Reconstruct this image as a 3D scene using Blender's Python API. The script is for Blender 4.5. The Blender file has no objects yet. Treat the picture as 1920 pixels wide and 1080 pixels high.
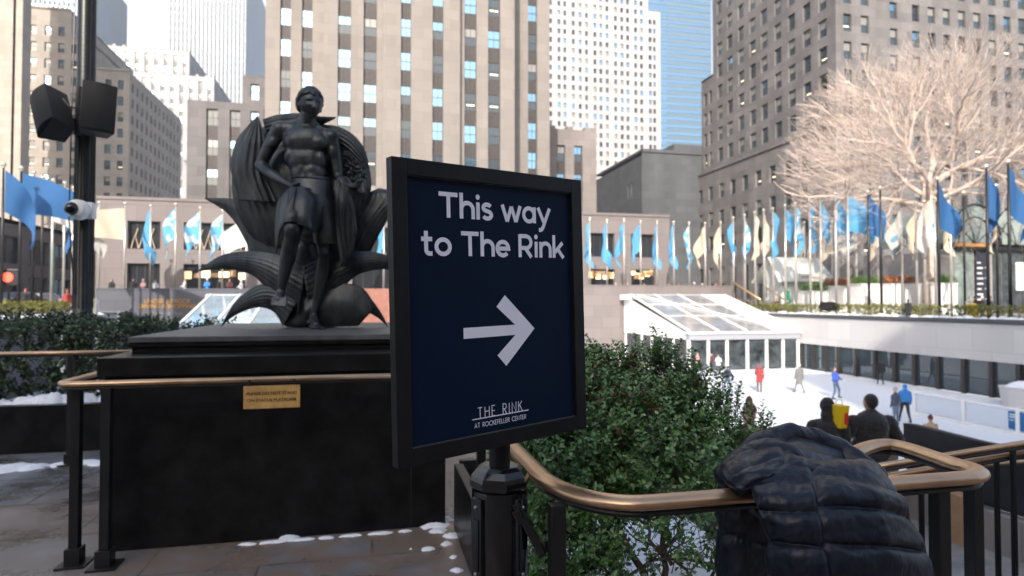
import bpy, bmesh, math, random
import numpy as np
from mathutils import Vector, Matrix, Euler, noise
random.seed(7); rng = np.random.default_rng(7)
R = math.radians
scene = bpy.context.scene
# ------------------------------------------------------------------ camera
F_PX = 1150.0
YAW = math.atan(260.0/F_PX); PITCH = math.atan(26.0/F_PX); EYE = 1.5
cf = Vector((math.sin(YAW)*math.cos(PITCH), math.cos(YAW)*math.cos(PITCH), math.sin(PITCH)))
cr = Vector((math.cos(YAW), -math.sin(YAW), 0))
cu = cr.cross(cf)
cam_d = bpy.data.cameras.new('camera'); cam = bpy.data.objects.new('camera', cam_d)
scene.collection.objects.link(cam); scene.camera = cam
cam.matrix_world = Matrix(((cr.x, cu.x, -cf.x, 0), (cr.y, cu.y, -cf.y, 0), (cr.z, cu.z, -cf.z, EYE), (0, 0, 0, 1)))
cam_d.sensor_width = 36.0; cam_d.lens = 36.0*F_PX/1920.0
cam_d.clip_start = 0.05; cam_d.clip_end = 4000
cam_d.dof.use_dof = True; cam_d.dof.focus_distance = 1.66; cam_d.dof.aperture_fstop = 3.6
# ------------------------------------------------------------------ light
SUN_AZ = 66.0; SUN_EL = 28.0          # direction the light travels over the ground, and its elevation
world = bpy.data.worlds.new('World'); scene.world = world; world.use_nodes = True
nt = world.node_tree; bg = nt.nodes['Background']
sky = nt.nodes.new('ShaderNodeTexSky'); sky.sky_type = 'NISHITA'; sky.sun_disc = False
sky.sun_elevation = R(SUN_EL)
sx, sy = -math.cos(R(SUN_AZ)), -math.sin(R(SUN_AZ))
sky.sun_rotation = math.atan2(sx, sy); sky.dust_density = 4.0; sky.air_density = 1.0; sky.ozone_density = 2.0
_n = nt.nodes; _l = nt.links
_tc = _n.new('ShaderNodeTexCoord'); _sp = _n.new('ShaderNodeSeparateXYZ'); _l.new(_tc.outputs['Generated'], _sp.inputs[0])
_mr = _n.new('ShaderNodeMapRange'); _mr.interpolation_type = 'SMOOTHSTEP'; _mr.inputs['From Min'].default_value = 0.25; _mr.inputs['From Max'].default_value = 0.75; _l.new(_sp.outputs[1], _mr.inputs['Value'])
_ns = _n.new('ShaderNodeTexNoise'); _ns.inputs['Scale'].default_value = 3.0; _ns.inputs['Detail'].default_value = 5; _l.new(_tc.outputs['Generated'], _ns.inputs['Vector'])
_m2 = _n.new('ShaderNodeMapRange'); _m2.inputs['From Min'].default_value = 0.3; _m2.inputs['From Max'].default_value = 0.55; _l.new(_ns.outputs['Fac'], _m2.inputs['Value'])
_mm = _n.new('ShaderNodeMath'); _mm.operation = 'MULTIPLY'; _l.new(_mr.outputs[0], _mm.inputs[0]); _l.new(_m2.outputs[0], _mm.inputs[1])
_mx = _n.new('ShaderNodeMix'); _mx.data_type = 'RGBA'; _mx.inputs[7].default_value = (3.9, 4.0, 4.15, 1); _l.new(_mm.outputs[0], _mx.inputs[0]); _l.new(sky.outputs[0], _mx.inputs[6])
_l.new(_mx.outputs[2], bg.inputs[0]); bg.inputs[1].default_value = 0.15
sd = bpy.data.lights.new('sun', 'SUN'); sd.energy = 3.6; sd.angle = R(0.6); sd.color = (1.0, 0.925, 0.84)
sun = bpy.data.objects.new('sun', sd); scene.collection.objects.link(sun)
tv = Vector((math.cos(R(SUN_AZ))*math.cos(R(SUN_EL)), math.sin(R(SUN_AZ))*math.cos(R(SUN_EL)), -math.sin(R(SUN_EL))))
sun.rotation_euler = (-tv).to_track_quat('Z', 'Y').to_euler(); sun.location = -tv*200
scene.view_settings.view_transform = 'Standard'; scene.view_settings.look = 'None'
scene.view_settings.exposure = 1.08; scene.view_settings.gamma = 1.0
scene.cycles.max_bounces = 6; scene.cycles.transparent_max_bounces = 8
scene.cycles.sample_clamp_indirect = 6.0
# ------------------------------------------------------------------ measuring helpers
def ray(px, py):
    return cf + cr*((px-960.0)/F_PX) + cu*((540.0-py)/F_PX)
def at(px, py, d=None, X=None, Y=None, Z=None):
    r = ray(px, py)
    if d is not None: t = d
    elif X is not None: t = X/r.x
    elif Y is not None: t = Y/r.y
    else: t = (Z-EYE)/r.z
    return Vector((r.x*t, r.y*t, EYE+r.z*t))
def xat(px, Y): return at(px, 566, Y=Y).x
def zat(px, py, X=None, Y=None): return at(px, py, X=X, Y=Y).z
def yat(px, X): return at(px, 566, X=X).y
# ------------------------------------------------------------------ object helpers
COL = scene.collection
def empty(name, loc=(0, 0, 0), rz=0.0, label=None, cat=None, group=None):
    o = bpy.data.objects.new(name, None); COL.objects.link(o); o.location = loc; o.rotation_euler = (0, 0, rz)
    o.empty_display_size = 0.1
    if label: o['label'] = label; o['category'] = cat
    if group: o['group'] = group
    return o
def tag(o, label, cat, group=None, kind=None):
    o['label'] = label; o['category'] = cat
    if group: o['group'] = group
    if kind: o['kind'] = kind
    return o
def link(name, me, mats=None, parent=None, smooth=False):
    o = bpy.data.objects.new(name, me); COL.objects.link(o)
    if mats is not None:
        if not isinstance(mats, (list, tuple)): mats = [mats]
        if len(me.materials) == 0:
            for m in mats: me.materials.append(m)
    if smooth:
        me.polygons.foreach_set('use_smooth', [True]*len(me.polygons))
    if parent is not None: o.parent = parent
    return o
class MB:
    """collects faces (with a material slot) into one mesh"""
    def __init__(s): s.v = []; s.f = []; s.m = []
    def add(s, vs, fs, mi=0):
        b = len(s.v); s.v += [tuple(v) for v in vs]
        for f in fs: s.f.append(tuple(b+i for i in f)); s.m.append(mi)
    def quad(s, a, b, c, d, mi=0): s.add([a, b, c, d], [(0, 1, 2, 3)], mi)
    def box(s, x0, y0, z0, x1, y1, z1, mi=0, M=None):
        vs = [Vector(p) for p in ((x0,y0,z0),(x1,y0,z0),(x1,y1,z0),(x0,y1,z0),(x0,y0,z1),(x1,y0,z1),(x1,y1,z1),(x0,y1,z1))]
        if M is not None: vs = [M @ v for v in vs]
        s.add(vs, [(0,3,2,1),(4,5,6,7),(0,1,5,4),(1,2,6,5),(2,3,7,6),(3,0,4,7)], mi)
    def cbox(s, c, sx, sy, sz, mi=0, M=None):
        s.box(c[0]-sx/2, c[1]-sy/2, c[2]-sz/2, c[0]+sx/2, c[1]+sy/2, c[2]+sz/2, mi, M)
    def prism(s, poly, z0, z1, mi=0):
        n = len(poly)
        s.add([(p[0], p[1], z0) for p in poly]+[(p[0], p[1], z1) for p in poly],
              [tuple(range(n-1, -1, -1)), tuple(range(n, 2*n))]+[(i, (i+1) % n, n+(i+1) % n, n+i) for i in range(n)], mi)
    def tube(s, pts, rad, seg=8, mi=0, caps=True, flat=1.0, ref=None):
        pts = [Vector(p) for p in pts]; n = len(pts)
        rads = rad if isinstance(rad, (list, tuple)) else [rad]*n
        up = Vector(ref) if ref else None
        t0 = (pts[1]-pts[0]).normalized()
        if up is None: up = Vector((0, 0, 1)) if abs(t0.z) < 0.9 else Vector((1, 0, 0))
        vs = []
        for i in range(n):
            t = (pts[min(i+1, n-1)]-pts[max(i-1, 0)])
            t = t.normalized() if t.length > 1e-9 else t0
            side = t.cross(up)
            side = side.normalized() if side.length > 1e-6 else Vector((1, 0, 0))
            w = side.cross(t).normalized()
            if ref is None: up = w
            for k in range(seg):
                a = 2*math.pi*k/seg
                vs.append(pts[i]+side*(math.cos(a)*rads[i])+w*(math.sin(a)*rads[i]*flat))
        fs = []
        for i in range(n-1):
            for k in range(seg):
                k2 = (k+1) % seg
                fs.append((i*seg+k, i*seg+k2, (i+1)*seg+k2, (i+1)*seg+k))
        if caps: fs += [tuple(range(seg-1, -1, -1)), tuple((n-1)*seg+k for k in range(seg))]
        s.add(vs, fs, mi)
    def lathe(s, prof, c=(0, 0, 0), seg=16, mi=0, axis='Z', M=None):
        vs = []
        for r, z in prof:
            for k in range(seg):
                a = 2*math.pi*k/seg
                p = Vector((r*math.cos(a), r*math.sin(a), z))
                if axis == 'Y': p = Vector((p.x, p.z, p.y))
                if axis == 'X': p = Vector((p.z, p.x, p.y))
                if M is not None: p = M @ p
                vs.append(p+Vector(c))
        fs = []
        for i in range(len(prof)-1):
            for k in range(seg):
                k2 = (k+1) % seg
                fs.append((i*seg+k, i*seg+k2, (i+1)*seg+k2, (i+1)*seg+k))
        fs += [tuple(range(seg-1, -1, -1)), tuple((len(prof)-1)*seg+k for k in range(seg))]
        s.add(vs, fs, mi)
    def ball(s, c, r, rot=None, mi=0, nu=12, nv=8):
        if not isinstance(r, (tuple, list)): r = (r, r, r)
        vs = [Vector((0, 0, -r[2]))]
        for j in range(1, nv):
            b = -math.pi/2+math.pi*j/nv
            for k in range(nu):
                a = 2*math.pi*k/nu
                vs.append(Vector((r[0]*math.cos(a)*math.cos(b), r[1]*math.sin(a)*math.cos(b), r[2]*math.sin(b))))
        vs.append(Vector((0, 0, r[2])))
        if rot is not None: vs = [rot @ v for v in vs]
        vs = [v+Vector(c) for v in vs]
        fs = [(0, 1+(k+1) % nu, 1+k) for k in range(nu)]
        for j in range(nv-2):
            for k in range(nu):
                k2 = (k+1) % nu
                fs.append((1+j*nu+k, 1+j*nu+k2, 1+(j+1)*nu+k2, 1+(j+1)*nu+k))
        L = len(vs)-1
        fs += [(L, 1+(nv-2)*nu+k, 1+(nv-2)*nu+(k+1) % nu) for k in range(nu)]
        s.add(vs, fs, mi)
    def cap(s, a, b, ra, rb, mi=0, seg=12):
        """tapered capsule"""
        a = Vector(a); b = Vector(b); d = b-a; L = max(d.length, 1e-5); d = d/L
        prof = []
        for j in range(5): t = math.pi/2*(j/4.0); prof.append((ra*math.sin(t)+1e-4, -ra*math.cos(t)))
        for j in range(1, 4): q = j/4.0; prof.append((ra+(rb-ra)*q, L*q))
        for j in range(5): t = math.pi/2*(1-j/4.0); prof.append((rb*math.sin(t)+1e-4, L+rb*math.cos(t)))
        M = d.to_track_quat('Z', 'Y').to_matrix()
        s.lathe(prof, a, seg, mi, M=M)
    def mesh(s, name='m'):
        me = bpy.data.meshes.new(name)
        me.from_pydata([tuple(v) for v in s.v], [], s.f)
        if max(s.m, default=0) > 0: me.polygons.foreach_set('material_index', s.m)
        me.update(); return me
    def build(s, name, mats, parent=None, smooth=False, label=None, bevel=0.0, auto=None):
        me = s.mesh(name)
        if bevel > 0 or auto:
            bm = bmesh.new(); bm.from_mesh(me)
            if bevel > 0:
                es = [e for e in bm.edges if len(e.link_faces) == 2 and e.calc_face_angle(0) > 0.5]
                bmesh.ops.bevel(bm, geom=es, offset=bevel, segments=2, affect='EDGES', profile=0.6)
            if auto:
                for f in bm.faces: f.smooth = True
                for e in bm.edges:
                    if len(e.link_faces) == 2 and e.calc_face_angle(0) > auto: e.smooth = False
            bm.to_mesh(me); bm.free()
        o = link(name, me, mats, parent, smooth)
        if label: o['label'] = label
        return o
def remesh(mb, name, mats, parent=None, voxel=0.01, it=6, fac=0.5, disp=None):
    me0 = mb.mesh('tmp'); o = bpy.data.objects.new('tmp', me0); COL.objects.link(o)
    md = o.modifiers.new('r', 'REMESH'); md.mode = 'VOXEL'; md.voxel_size = voxel; md.use_smooth_shade = True
    if it:
        sm = o.modifiers.new('s', 'SMOOTH'); sm.iterations = it; sm.factor = fac
    dg = bpy.context.evaluated_depsgraph_get(); dg.update()
    me = bpy.data.meshes.new_from_object(o.evaluated_get(dg)); bpy.data.objects.remove(o); bpy.data.meshes.remove(me0)
    me.materials.clear(); me.name = name
    if disp:
        for v in me.vertices: v.co = disp(v.co.copy(), v.normal.copy())
        me.update()
    return link(name, me, mats, parent, True)
# ------------------------------------------------------------------ materials
MC = {}
def mat(name, col, rough=0.6, metal=0.0, var=0.0, vscale=3.0, bump=0.0, bscale=30.0, spec=0.5, col2=None, detail=4.0,
        emit=None, estr=0.0, trans=0.0, coat=0.0, sheen=0.0, rvar=0.0, stretch=None, alpha=1.0, sub=0.0):
    if name in MC: return MC[name]
    m = bpy.data.materials.new(name); m.use_nodes = True; n = m.node_tree.nodes; l = m.node_tree.links
    p = n['Principled BSDF']
    p.inputs['Base Color'].default_value = (*col, 1); p.inputs['Roughness'].default_value = rough
    p.inputs['Metallic'].default_value = metal; p.inputs['Specular IOR Level'].default_value = spec
    p.inputs['Coat Weight'].default_value = coat; p.inputs['Transmission Weight'].default_value = trans
    p.inputs['Sheen Weight'].default_value = sheen; p.inputs['Alpha'].default_value = alpha
    if emit: p.inputs['Emission Color'].default_value = (*emit, 1); p.inputs['Emission Strength'].default_value = estr
    tc = n.new('ShaderNodeTexCoord'); src = tc.outputs['Object']
    if stretch:
        mp = n.new('ShaderNodeMapping'); mp.inputs['Scale'].default_value = stretch; l.new(src, mp.inputs[0]); src = mp.outputs[0]
    if var > 0 or col2:
        t = n.new('ShaderNodeTexNoise'); t.inputs['Scale'].default_value = vscale; t.inputs['Detail'].default_value = detail
        t.inputs['Roughness'].default_value = 0.65
        l.new(src, t.inputs['Vector'])
        cr_ = n.new('ShaderNodeValToRGB')
        c2 = col2 if col2 else tuple(min(1, c*(1+var)) for c in col)
        c1 = col if col2 else tuple(c*(1-var) for c in col)
        cr_.color_ramp.elements[0].position = 0.32; cr_.color_ramp.elements[1].position = 0.68
        cr_.color_ramp.elements[0].color = (*c1, 1); cr_.color_ramp.elements[1].color = (*c2, 1)
        l.new(t.outputs['Fac'], cr_.inputs[0]); l.new(cr_.outputs[0], p.inputs['Base Color'])
        if rvar:
            mr = n.new('ShaderNodeMapRange'); mr.inputs['To Min'].default_value = max(0.03, rough-rvar); mr.inputs['To Max'].default_value = min(1, rough+rvar)
            l.new(t.outputs['Fac'], mr.inputs['Value']); l.new(mr.outputs[0], p.inputs['Roughness'])
    if bump > 0:
        t2 = n.new('ShaderNodeTexNoise'); t2.inputs['Scale'].default_value = bscale; t2.inputs['Detail'].default_value = 6
        l.new(src, t2.inputs['Vector'])
        b = n.new('ShaderNodeBump'); b.inputs['Strength'].default_value = bump; b.inputs['Distance'].default_value = 0.02
        l.new(t2.outputs['Fac'], b.inputs['Height']); l.new(b.outputs[0], p.inputs['Normal'])
    MC[name] = m; return m
def stone(name, col, var=0.10, course=1.2, joint=0.82):
    """ashlar stone: courses with thin darker joints, block-to-block tone changes and rain streaks"""
    m = mat(name, col, 0.85, spec=0.3); n = m.node_tree.nodes; l = m.node_tree.links; p = n['Principled BSDF']
    g = n.new('ShaderNodeNewGeometry'); sp = n.new('ShaderNodeSeparateXYZ'); l.new(g.outputs['Position'], sp.inputs[0])
    ad = n.new('ShaderNodeMath'); ad.operation = 'ADD'; l.new(sp.outputs[0], ad.inputs[0]); l.new(sp.outputs[1], ad.inputs[1])
    cb = n.new('ShaderNodeCombineXYZ'); l.new(ad.outputs[0], cb.inputs[0]); l.new(sp.outputs[2], cb.inputs[1])
    br = n.new('ShaderNodeTexBrick'); br.inputs['Scale'].default_value = 1.0; br.inputs['Brick Width'].default_value = course*1.7
    br.inputs['Row Height'].default_value = course; br.inputs['Mortar Size'].default_value = 0.03*course
    br.inputs['Mortar Smooth'].default_value = 0.4
    br.inputs['Color1'].default_value = (*[c*(1-var) for c in col], 1); br.inputs['Color2'].default_value = (*[min(1, c*(1+var)) for c in col], 1)
    br.inputs['Mortar'].default_value = (*[c*joint for c in col], 1)
    l.new(cb.outputs[0], br.inputs['Vector'])
    ns = n.new('ShaderNodeTexNoise'); ns.inputs['Scale'].default_value = 0.35; ns.inputs['Detail'].default_value = 6
    mp = n.new('ShaderNodeMapping'); mp.inputs['Scale'].default_value = (1, 1, 0.3); l.new(g.outputs['Position'], mp.inputs[0]); l.new(mp.outputs[0], ns.inputs['Vector'])
    mr = n.new('ShaderNodeMapRange'); mr.inputs['From Min'].default_value = 0.3; mr.inputs['From Max'].default_value = 0.7
    mr.inputs['To Min'].default_value = 1-var*1.3; mr.inputs['To Max'].default_value = 1+var*0.7; l.new(ns.outputs['Fac'], mr.inputs['Value'])
    vm = n.new('ShaderNodeVectorMath'); vm.operation = 'SCALE'; l.new(br.outputs['Color'], vm.inputs[0]); l.new(mr.outputs[0], vm.inputs['Scale'])
    l.new(vm.outputs[0], p.inputs['Base Color'])
    return m
# ------------------------------------------------------------------ shared materials
M_frame = mat('window_frame_metal', (0.045, 0.045, 0.05), 0.5, 0.3)
M_glassA = mat('glass_sky', (0.26, 0.44, 0.58), 0.04, 0.9, spec=0.9)
M_glassB = mat('glass_dim', (0.035, 0.05, 0.06), 0.12, 0.0, spec=0.9)
M_glassC = mat('glass_blind', (0.20, 0.20, 0.19), 0.35, 0.0, spec=0.8)
M_glassD = mat('glass_dark', (0.018, 0.02, 0.024), 0.15, 0.0, spec=0.6)
M_lit = mat('window_lamp', (0.9, 0.8, 0.6), 0.5, emit=(1.0, 0.78, 0.45), estr=1.6)
M_spandrel = mat('spandrel_metal', (0.050, 0.042, 0.040), 0.6, 0.2, var=0.25, vscale=2)
M_white = mat('white_paint', (0.78, 0.77, 0.75), 0.45, var=0.04, vscale=5)
M_black = mat('black_metal', (0.012, 0.012, 0.013), 0.38, 0.2, var=0.3, vscale=8, bump=0.05, bscale=60)
def window_mesh(w, h, depth, kind, mull=1, sash=True, frame=0.07, shallow=False):
    """one window: frame, sashes and panes, standing in its opening (local x along the wall, y inwards)"""
    mb = MB(); d = depth; f = min(frame, w*0.08)
    mb.box(0, d-0.05, 0, f, d+0.03, h); mb.box(w-f, d-0.05, 0, w, d+0.03, h)
    mb.box(f, d-0.05, 0, w-f, d+0.03, f); mb.box(f, d-0.05, h-f, w-f, d+0.03, h)
    if sash: mb.box(f, d-0.03, h*0.5-f*0.45, w-f, d+0.03, h*0.5+f*0.45)
    for i in range(mull-1):
        x = w*(i+1)/mull; mb.box(x-f*0.35, d-0.028, f, x+f*0.35, d+0.028, h-f)
    gA, gB = {'sky': (1, 1), 'dim': (2, 2), 'blind': (3, 2), 'dark': (4, 4), 'lit': (2, 2), 'mix': (1, 2), 'blind2': (3, 3)}[kind]
    tl = {'sky': 0.004, 'mix': -0.006, 'dim': 0.01}.get(kind, 0.0)*w
    hm = h*0.5
    mb.quad((f, d+0.012, f), (w-f, d+0.012+tl, f), (w-f, d+0.016+tl, hm), (f, d+0.016, hm), gB)
    mb.quad((f, d+0.022, hm), (w-f, d+0.022-tl, hm), (w-f, d+0.018-tl, h-f), (f, d+0.018, h-f), gA)
    if kind == 'lit':
        z = h*0.3; mb.box(w*0.2, d-0.01, z, w*0.85, d+0.005, z+h*0.05, 5)
    return mb
WMATS = [M_frame, M_glassA, M_glassB, M_glassC, M_glassD, M_lit]
WCACHE = {}
def get_window(w, h, depth, kind, mull, sash):
    k = (round(w, 2), round(h, 2), depth, kind, mull, sash)
    if k not in WCACHE:
        me = window_mesh(w, h, depth, kind, mull, sash).mesh('window'); 
        for m in WMATS: me.materials.append(m)
        WCACHE[k] = me
    return WCACHE[k]
class Building:
    def __init__(s, name, label, cat, wall_mat, loc, group=None):
        s.root = empty(name, loc, 0, label, cat, group); s.loc = Vector(loc); s.wall = MB(); s.wm = wall_mat; s.wins = []; s.pan = []; s.spm = M_spandrel
    def facade(s, p0, u, width, z0, z1, cols, rows, depth=0.35, kinds=('dim',), mull=1, sash=True, spandrel=False, sp_top=None):
        """p0: left foot (x,y); u: unit direction along the wall, outward normal is (u.y,-u.x)"""
        u = Vector((u[0], u[1], 0)); inn = Vector((-u.y, u.x, 0)); P = Vector((p0[0], p0[1], 0))-Vector((s.loc.x, s.loc.y, 0))
        def pt(a, z, dd=0.0): return P+u*a+inn*dd+Vector((0, 0, z-s.loc.z))
        cols = [c for c in cols if c[1] < width and c[0] > 0]
        if spandrel and rows:
            op = [(rows[0][0], rows[-1][1])]
        else: op = rows
        xs = [0.0]+[e for c in cols for e in c]+[width]; zs = [z0]+[e for r in op for e in r]+[z1]
        W = s.wall
        for i in range(len(xs)-1):
            if i % 2 == 0 or not op:
                if xs[i+1]-xs[i] > 1e-4: W.quad(pt(xs[i], z0), pt(xs[i+1], z0), pt(xs[i+1], z1), pt(xs[i], z1))
                continue
            for j in range(len(zs)-1):
                a, b, c, d = xs[i], xs[i+1], zs[j], zs[j+1]
                if j % 2 == 0:
                    if d-c > 1e-4: W.quad(pt(a, c), pt(b, c), pt(b, d), pt(a, d))
                else:
                    D = depth+0.1
                    W.quad(pt(a, c), pt(a, d), pt(a, d, D), pt(a, c, D)); W.quad(pt(b, c, D), pt(b, d, D), pt(b, d), pt(b, c))
                    W.quad(pt(a, c), pt(a, c, D), pt(b, c, D), pt(b, c)); W.quad(pt(a, d, D), pt(a, d), pt(b, d), pt(b, d, D))
                    W.quad(pt(a, c, D), pt(a, d, D), pt(b, d, D), pt(b, c, D))
        ang = math.atan2(u.y, u.x)
        for (a, b) in cols:
            for ri, (c, d) in enumerate(rows):
                k = random.choice(kinds)
                s.wins.append((pt(a, c), ang, b-a, d-c, depth, k, mull, sash))
                if spandrel and ri < len(rows)-1:
                    s.pan.append((pt(a, d), ang, b-a, rows[ri+1][0]-d, depth-0.06))
    def plain(s, p0, u, width, z0, z1): s.facade(p0, u, width, z0, z1, [], [])
    def finish(s, roof=None, max_parts=100, parapet=None):
        s.wall.build('wall', s.wm, s.root)
        ws = sorted(s.wins, key=lambda w: (w[0]+s.loc-Vector((0, 0, EYE))).length-w[0].z*0.0)
        def inview(w):
            q = w[0]+s.loc-Vector((0, 0, EYE)); d = q.dot(cf)
            if d <= 0: return False
            X = 960+F_PX*q.dot(cr)/d; Yp = 540-F_PX*q.dot(cu)/d
            return -40 < X < 1960 and -60 < Yp < 640
        ws = [w for w in ws if inview(w)]+[w for w in ws if not inview(w)]
        for w in ws[:max_parts]:
            o = bpy.data.objects.new('window', get_window(*w[2:])); COL.objects.link(o); o.parent = s.root
            o.location = w[0]; o.rotation_euler = (0, 0, w[1])
        rest = ws[max_parts:]
        if rest:
            mb = MB()
            for w in rest:
                t = window_mesh(*w[2:5], w[5], w[6], w[7]); Mx = Matrix.Translation(w[0]) @ Matrix.Rotation(w[1], 4, 'Z')
                b = len(mb.v); mb.v += [tuple(Mx @ Vector(v)) for v in t.v]; mb.f += [tuple(b+i for i in f) for f in t.f]; mb.m += t.m
            o = mb.build('windows', WMATS, s.root); o['kind'] = 'stuff'
        ps = [w for w in s.pan if inview(w)]+[w for w in s.pan if not inview(w)]
        def panel(w, h, d):
            mb = MB(); mb.box(0, d+0.04, 0, w, d+0.16, h)
            n = 5
            for i in range(n):
                x = w*(i+0.5)/n; mb.box(x-w*0.035, d-0.02, 0.03, x+w*0.035, d+0.04, h-0.03)
            return mb
        cache = {}
        for w in ps[:max_parts]:
            k = (round(w[2], 2), round(w[3], 2), w[4])
            if k not in cache:
                cache[k] = panel(w[2], w[3], w[4]).mesh('spandrel'); cache[k].materials.append(s.spm)
            o = bpy.data.objects.new('spandrel', cache[k]); COL.objects.link(o); o.parent = s.root; o.location = w[0]; o.rotation_euler = (0, 0, w[1])
        if ps[max_parts:]:
            mb = MB()
            for w in ps[max_parts:]:
                t = panel(w[2], w[3], w[4]); Mx = Matrix.Translation(w[0]) @ Matrix.Rotation(w[1], 4, 'Z')
                b = len(mb.v); mb.v += [tuple(Mx @ Vector(v)) for v in t.v]; mb.f += [tuple(b+i for i in f) for f in t.f]; mb.m += t.m
            o = mb.build('spandrels', s.spm, s.root); o['kind'] = 'stuff'
        if roof:
            mb = MB()
            for (x0, y0, x1, y1, z) in roof:
                mb.box(x0-s.loc.x, y0-s.loc.y, z-s.loc.z-0.4, x1-s.loc.x, y1-s.loc.y, z-s.loc.z+0.002)
            mb.build('roof', s.wm, s.root)
        return s.root
def rows(z0, pitch, h, n): return [(z0+i*pitch, z0+i*pitch+h) for i in range(n)]
def cols_px(pairs, Y, x0): return [(xat(a, Y)-x0, xat(b, Y)-x0) for a, b in pairs]
# ------------------------------------------------------------------ ground, rink and terraces
def slab_mat():
    m = mat('slate_paving', (0.1, 0.1, 0.1), 0.55); n = m.node_tree.nodes; l = m.node_tree.links; p = n['Principled BSDF']
    g = n.new('ShaderNodeNewGeometry')
    mp = n.new('ShaderNodeMapping'); mp.inputs['Rotation'].default_value = (0, 0, 0.0); l.new(g.outputs['Position'], mp.inputs[0])
    br = n.new('ShaderNodeTexBrick'); br.inputs['Scale'].default_value = 1; br.inputs['Brick Width'].default_value = 1.25; br.inputs['Row Height'].default_value = 0.75
    br.inputs['Mortar Size'].default_value = 0.008; br.inputs['Color1'].default_value = (0.125, 0.095, 0.075, 1); br.inputs['Color2'].default_value = (0.125, 0.145, 0.165, 1)
    br.inputs['Mortar'].default_value = (0.015, 0.015, 0.015, 1); br.inputs['Bias'].default_value = 0.1; l.new(mp.outputs[0], br.inputs['Vector'])
    n1 = n.new('ShaderNodeTexNoise'); n1.inputs['Scale'].default_value = 1.7; n1.inputs['Detail'].default_value = 8; n1.inputs['Roughness'].default_value = 0.65
    l.new(g.outputs['Position'], n1.inputs['Vector'])
    cr1 = n.new('ShaderNodeValToRGB'); e = cr1.color_ramp.elements; e[0].position = 0.35; e[0].color = (0.55, 0.5, 0.48, 1); e[1].position = 0.68; e[1].color = (1.9, 1.8, 1.75, 1)
    l.new(n1.outputs['Fac'], cr1.inputs[0])
    mx = n.new('ShaderNodeMix'); mx.data_type = 'RGBA'; mx.blend_type = 'MULTIPLY'; mx.inputs[0].default_value = 1.0
    l.new(br.outputs['Color'], mx.inputs[6]); l.new(cr1.outputs[0], mx.inputs[7])
    n2 = n.new('ShaderNodeTexNoise'); n2.inputs['Scale'].default_value = 5; n2.inputs['Detail'].default_value = 5; l.new(g.outputs['Position'], n2.inputs['Vector'])
    cr2 = n.new('ShaderNodeValToRGB'); e = cr2.color_ramp.elements; e[0].position = 0.45; e[0].color = (0, 0, 0, 1); e[1].position = 0.7; e[1].color = (1, 1, 1, 1)
    l.new(n2.outputs['Fac'], cr2.inputs[0])
    cr3 = n.new('ShaderNodeValToRGB'); e = cr3.color_ramp.elements; e[0].position = 0.25; e[0].color = (0.1, 0.1, 0.1, 1); e[1].position = 0.55; e[1].color = (1, 1, 1, 1); l.new(n2.outputs['Fac'], cr3.inputs[0])
    mx2 = n.new('ShaderNodeMix'); mx2.data_type = 'RGBA'; mx2.inputs[7].default_value = (0.20, 0.145, 0.105, 1)
    ml = n.new('ShaderNodeMath'); ml.operation = 'MULTIPLY'; ml.inputs[1].default_value = 0.85; sp_ = n.new('ShaderNodeSeparateXYZ'); l.new(g.outputs['Position'], sp_.inputs[0]); mz = n.new('ShaderNodeMapRange'); mz.inputs['From Min'].default_value = -2.2; mz.inputs['From Max'].default_value = -1.2; mz.inputs['To Min'].default_value = 0.15; l.new(sp_.outputs[0], mz.inputs['Value']); ax_ = n.new('ShaderNodeMath'); ax_.operation = 'MULTIPLY_ADD'; ax_.inputs[2].default_value = 0.0; l.new(mz.outputs[0], ax_.inputs[0]); l.new(cr3.outputs[0], ax_.inputs[1]); l.new(ax_.outputs[0], ml.inputs[0]); l.new(ml.outputs[0], mx2.inputs[0])
    l.new(mx.outputs[2], mx2.inputs[6]); l.new(mx2.outputs[2], p.inputs['Base Color'])
    mr = n.new('ShaderNodeMapRange'); mr.inputs['From Min'].default_value = 0.35; mr.inputs['From Max'].default_value = 0.65; mr.inputs['To Min'].default_value = 0.16; mr.inputs['To Max'].default_value = 0.5
    l.new(n1.outputs['Fac'], mr.inputs['Value']); l.new(mr.outputs[0], p.inputs['Roughness'])
    bp = n.new('ShaderNodeBump'); bp.inputs['Strength'].default_value = 0.25; bp.inputs['Distance'].default_value = 0.01
    l.new(n2.outputs['Fac'], bp.inputs['Height']); l.new(bp.outputs[0], p.inputs['Normal'])
    return m
M_slab = slab_mat()
M_conc = mat('concrete_floor', (0.20, 0.20, 0.20), 0.8, var=0.25, vscale=2.5, bump=0.2, bscale=40)
M_pave = mat('plaza_paving', (0.22, 0.21, 0.20), 0.8, var=0.2, vscale=0.6)
M_ice = mat('rink_ice', (0.80, 0.84, 0.88), 0.32, var=0.07, vscale=0.5, bump=0.08, bscale=6)
def ice_marks():
    n = M_ice.node_tree.nodes; l = M_ice.node_tree.links; p = n['Principled BSDF']; g = n.new('ShaderNodeNewGeometry')
    w = n.new('ShaderNodeTexWave'); w.inputs['Scale'].default_value = 0.35; w.inputs['Distortion'].default_value = 14; w.inputs['Detail'].default_value = 3; w.inputs['Detail Scale'].default_value = 0.6
    l.new(g.outputs['Position'], w.inputs['Vector']); r = n.new('ShaderNodeValToRGB'); e = r.color_ramp.elements; e[0].position = 0.0; e[0].color = (0.86, 0.88, 0.90, 1); e[1].position = 0.06; e[1].color = (0.74, 0.79, 0.84, 1)
    l.new(w.outputs['Fac'], r.inputs[0]); l.new(r.outputs[0], p.inputs['Base Color'])
ice_marks()
M_snow = mat('snow', (0.80, 0.83, 0.88), 0.7, var=0.07, vscale=7, bump=0.6, bscale=25)
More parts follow.
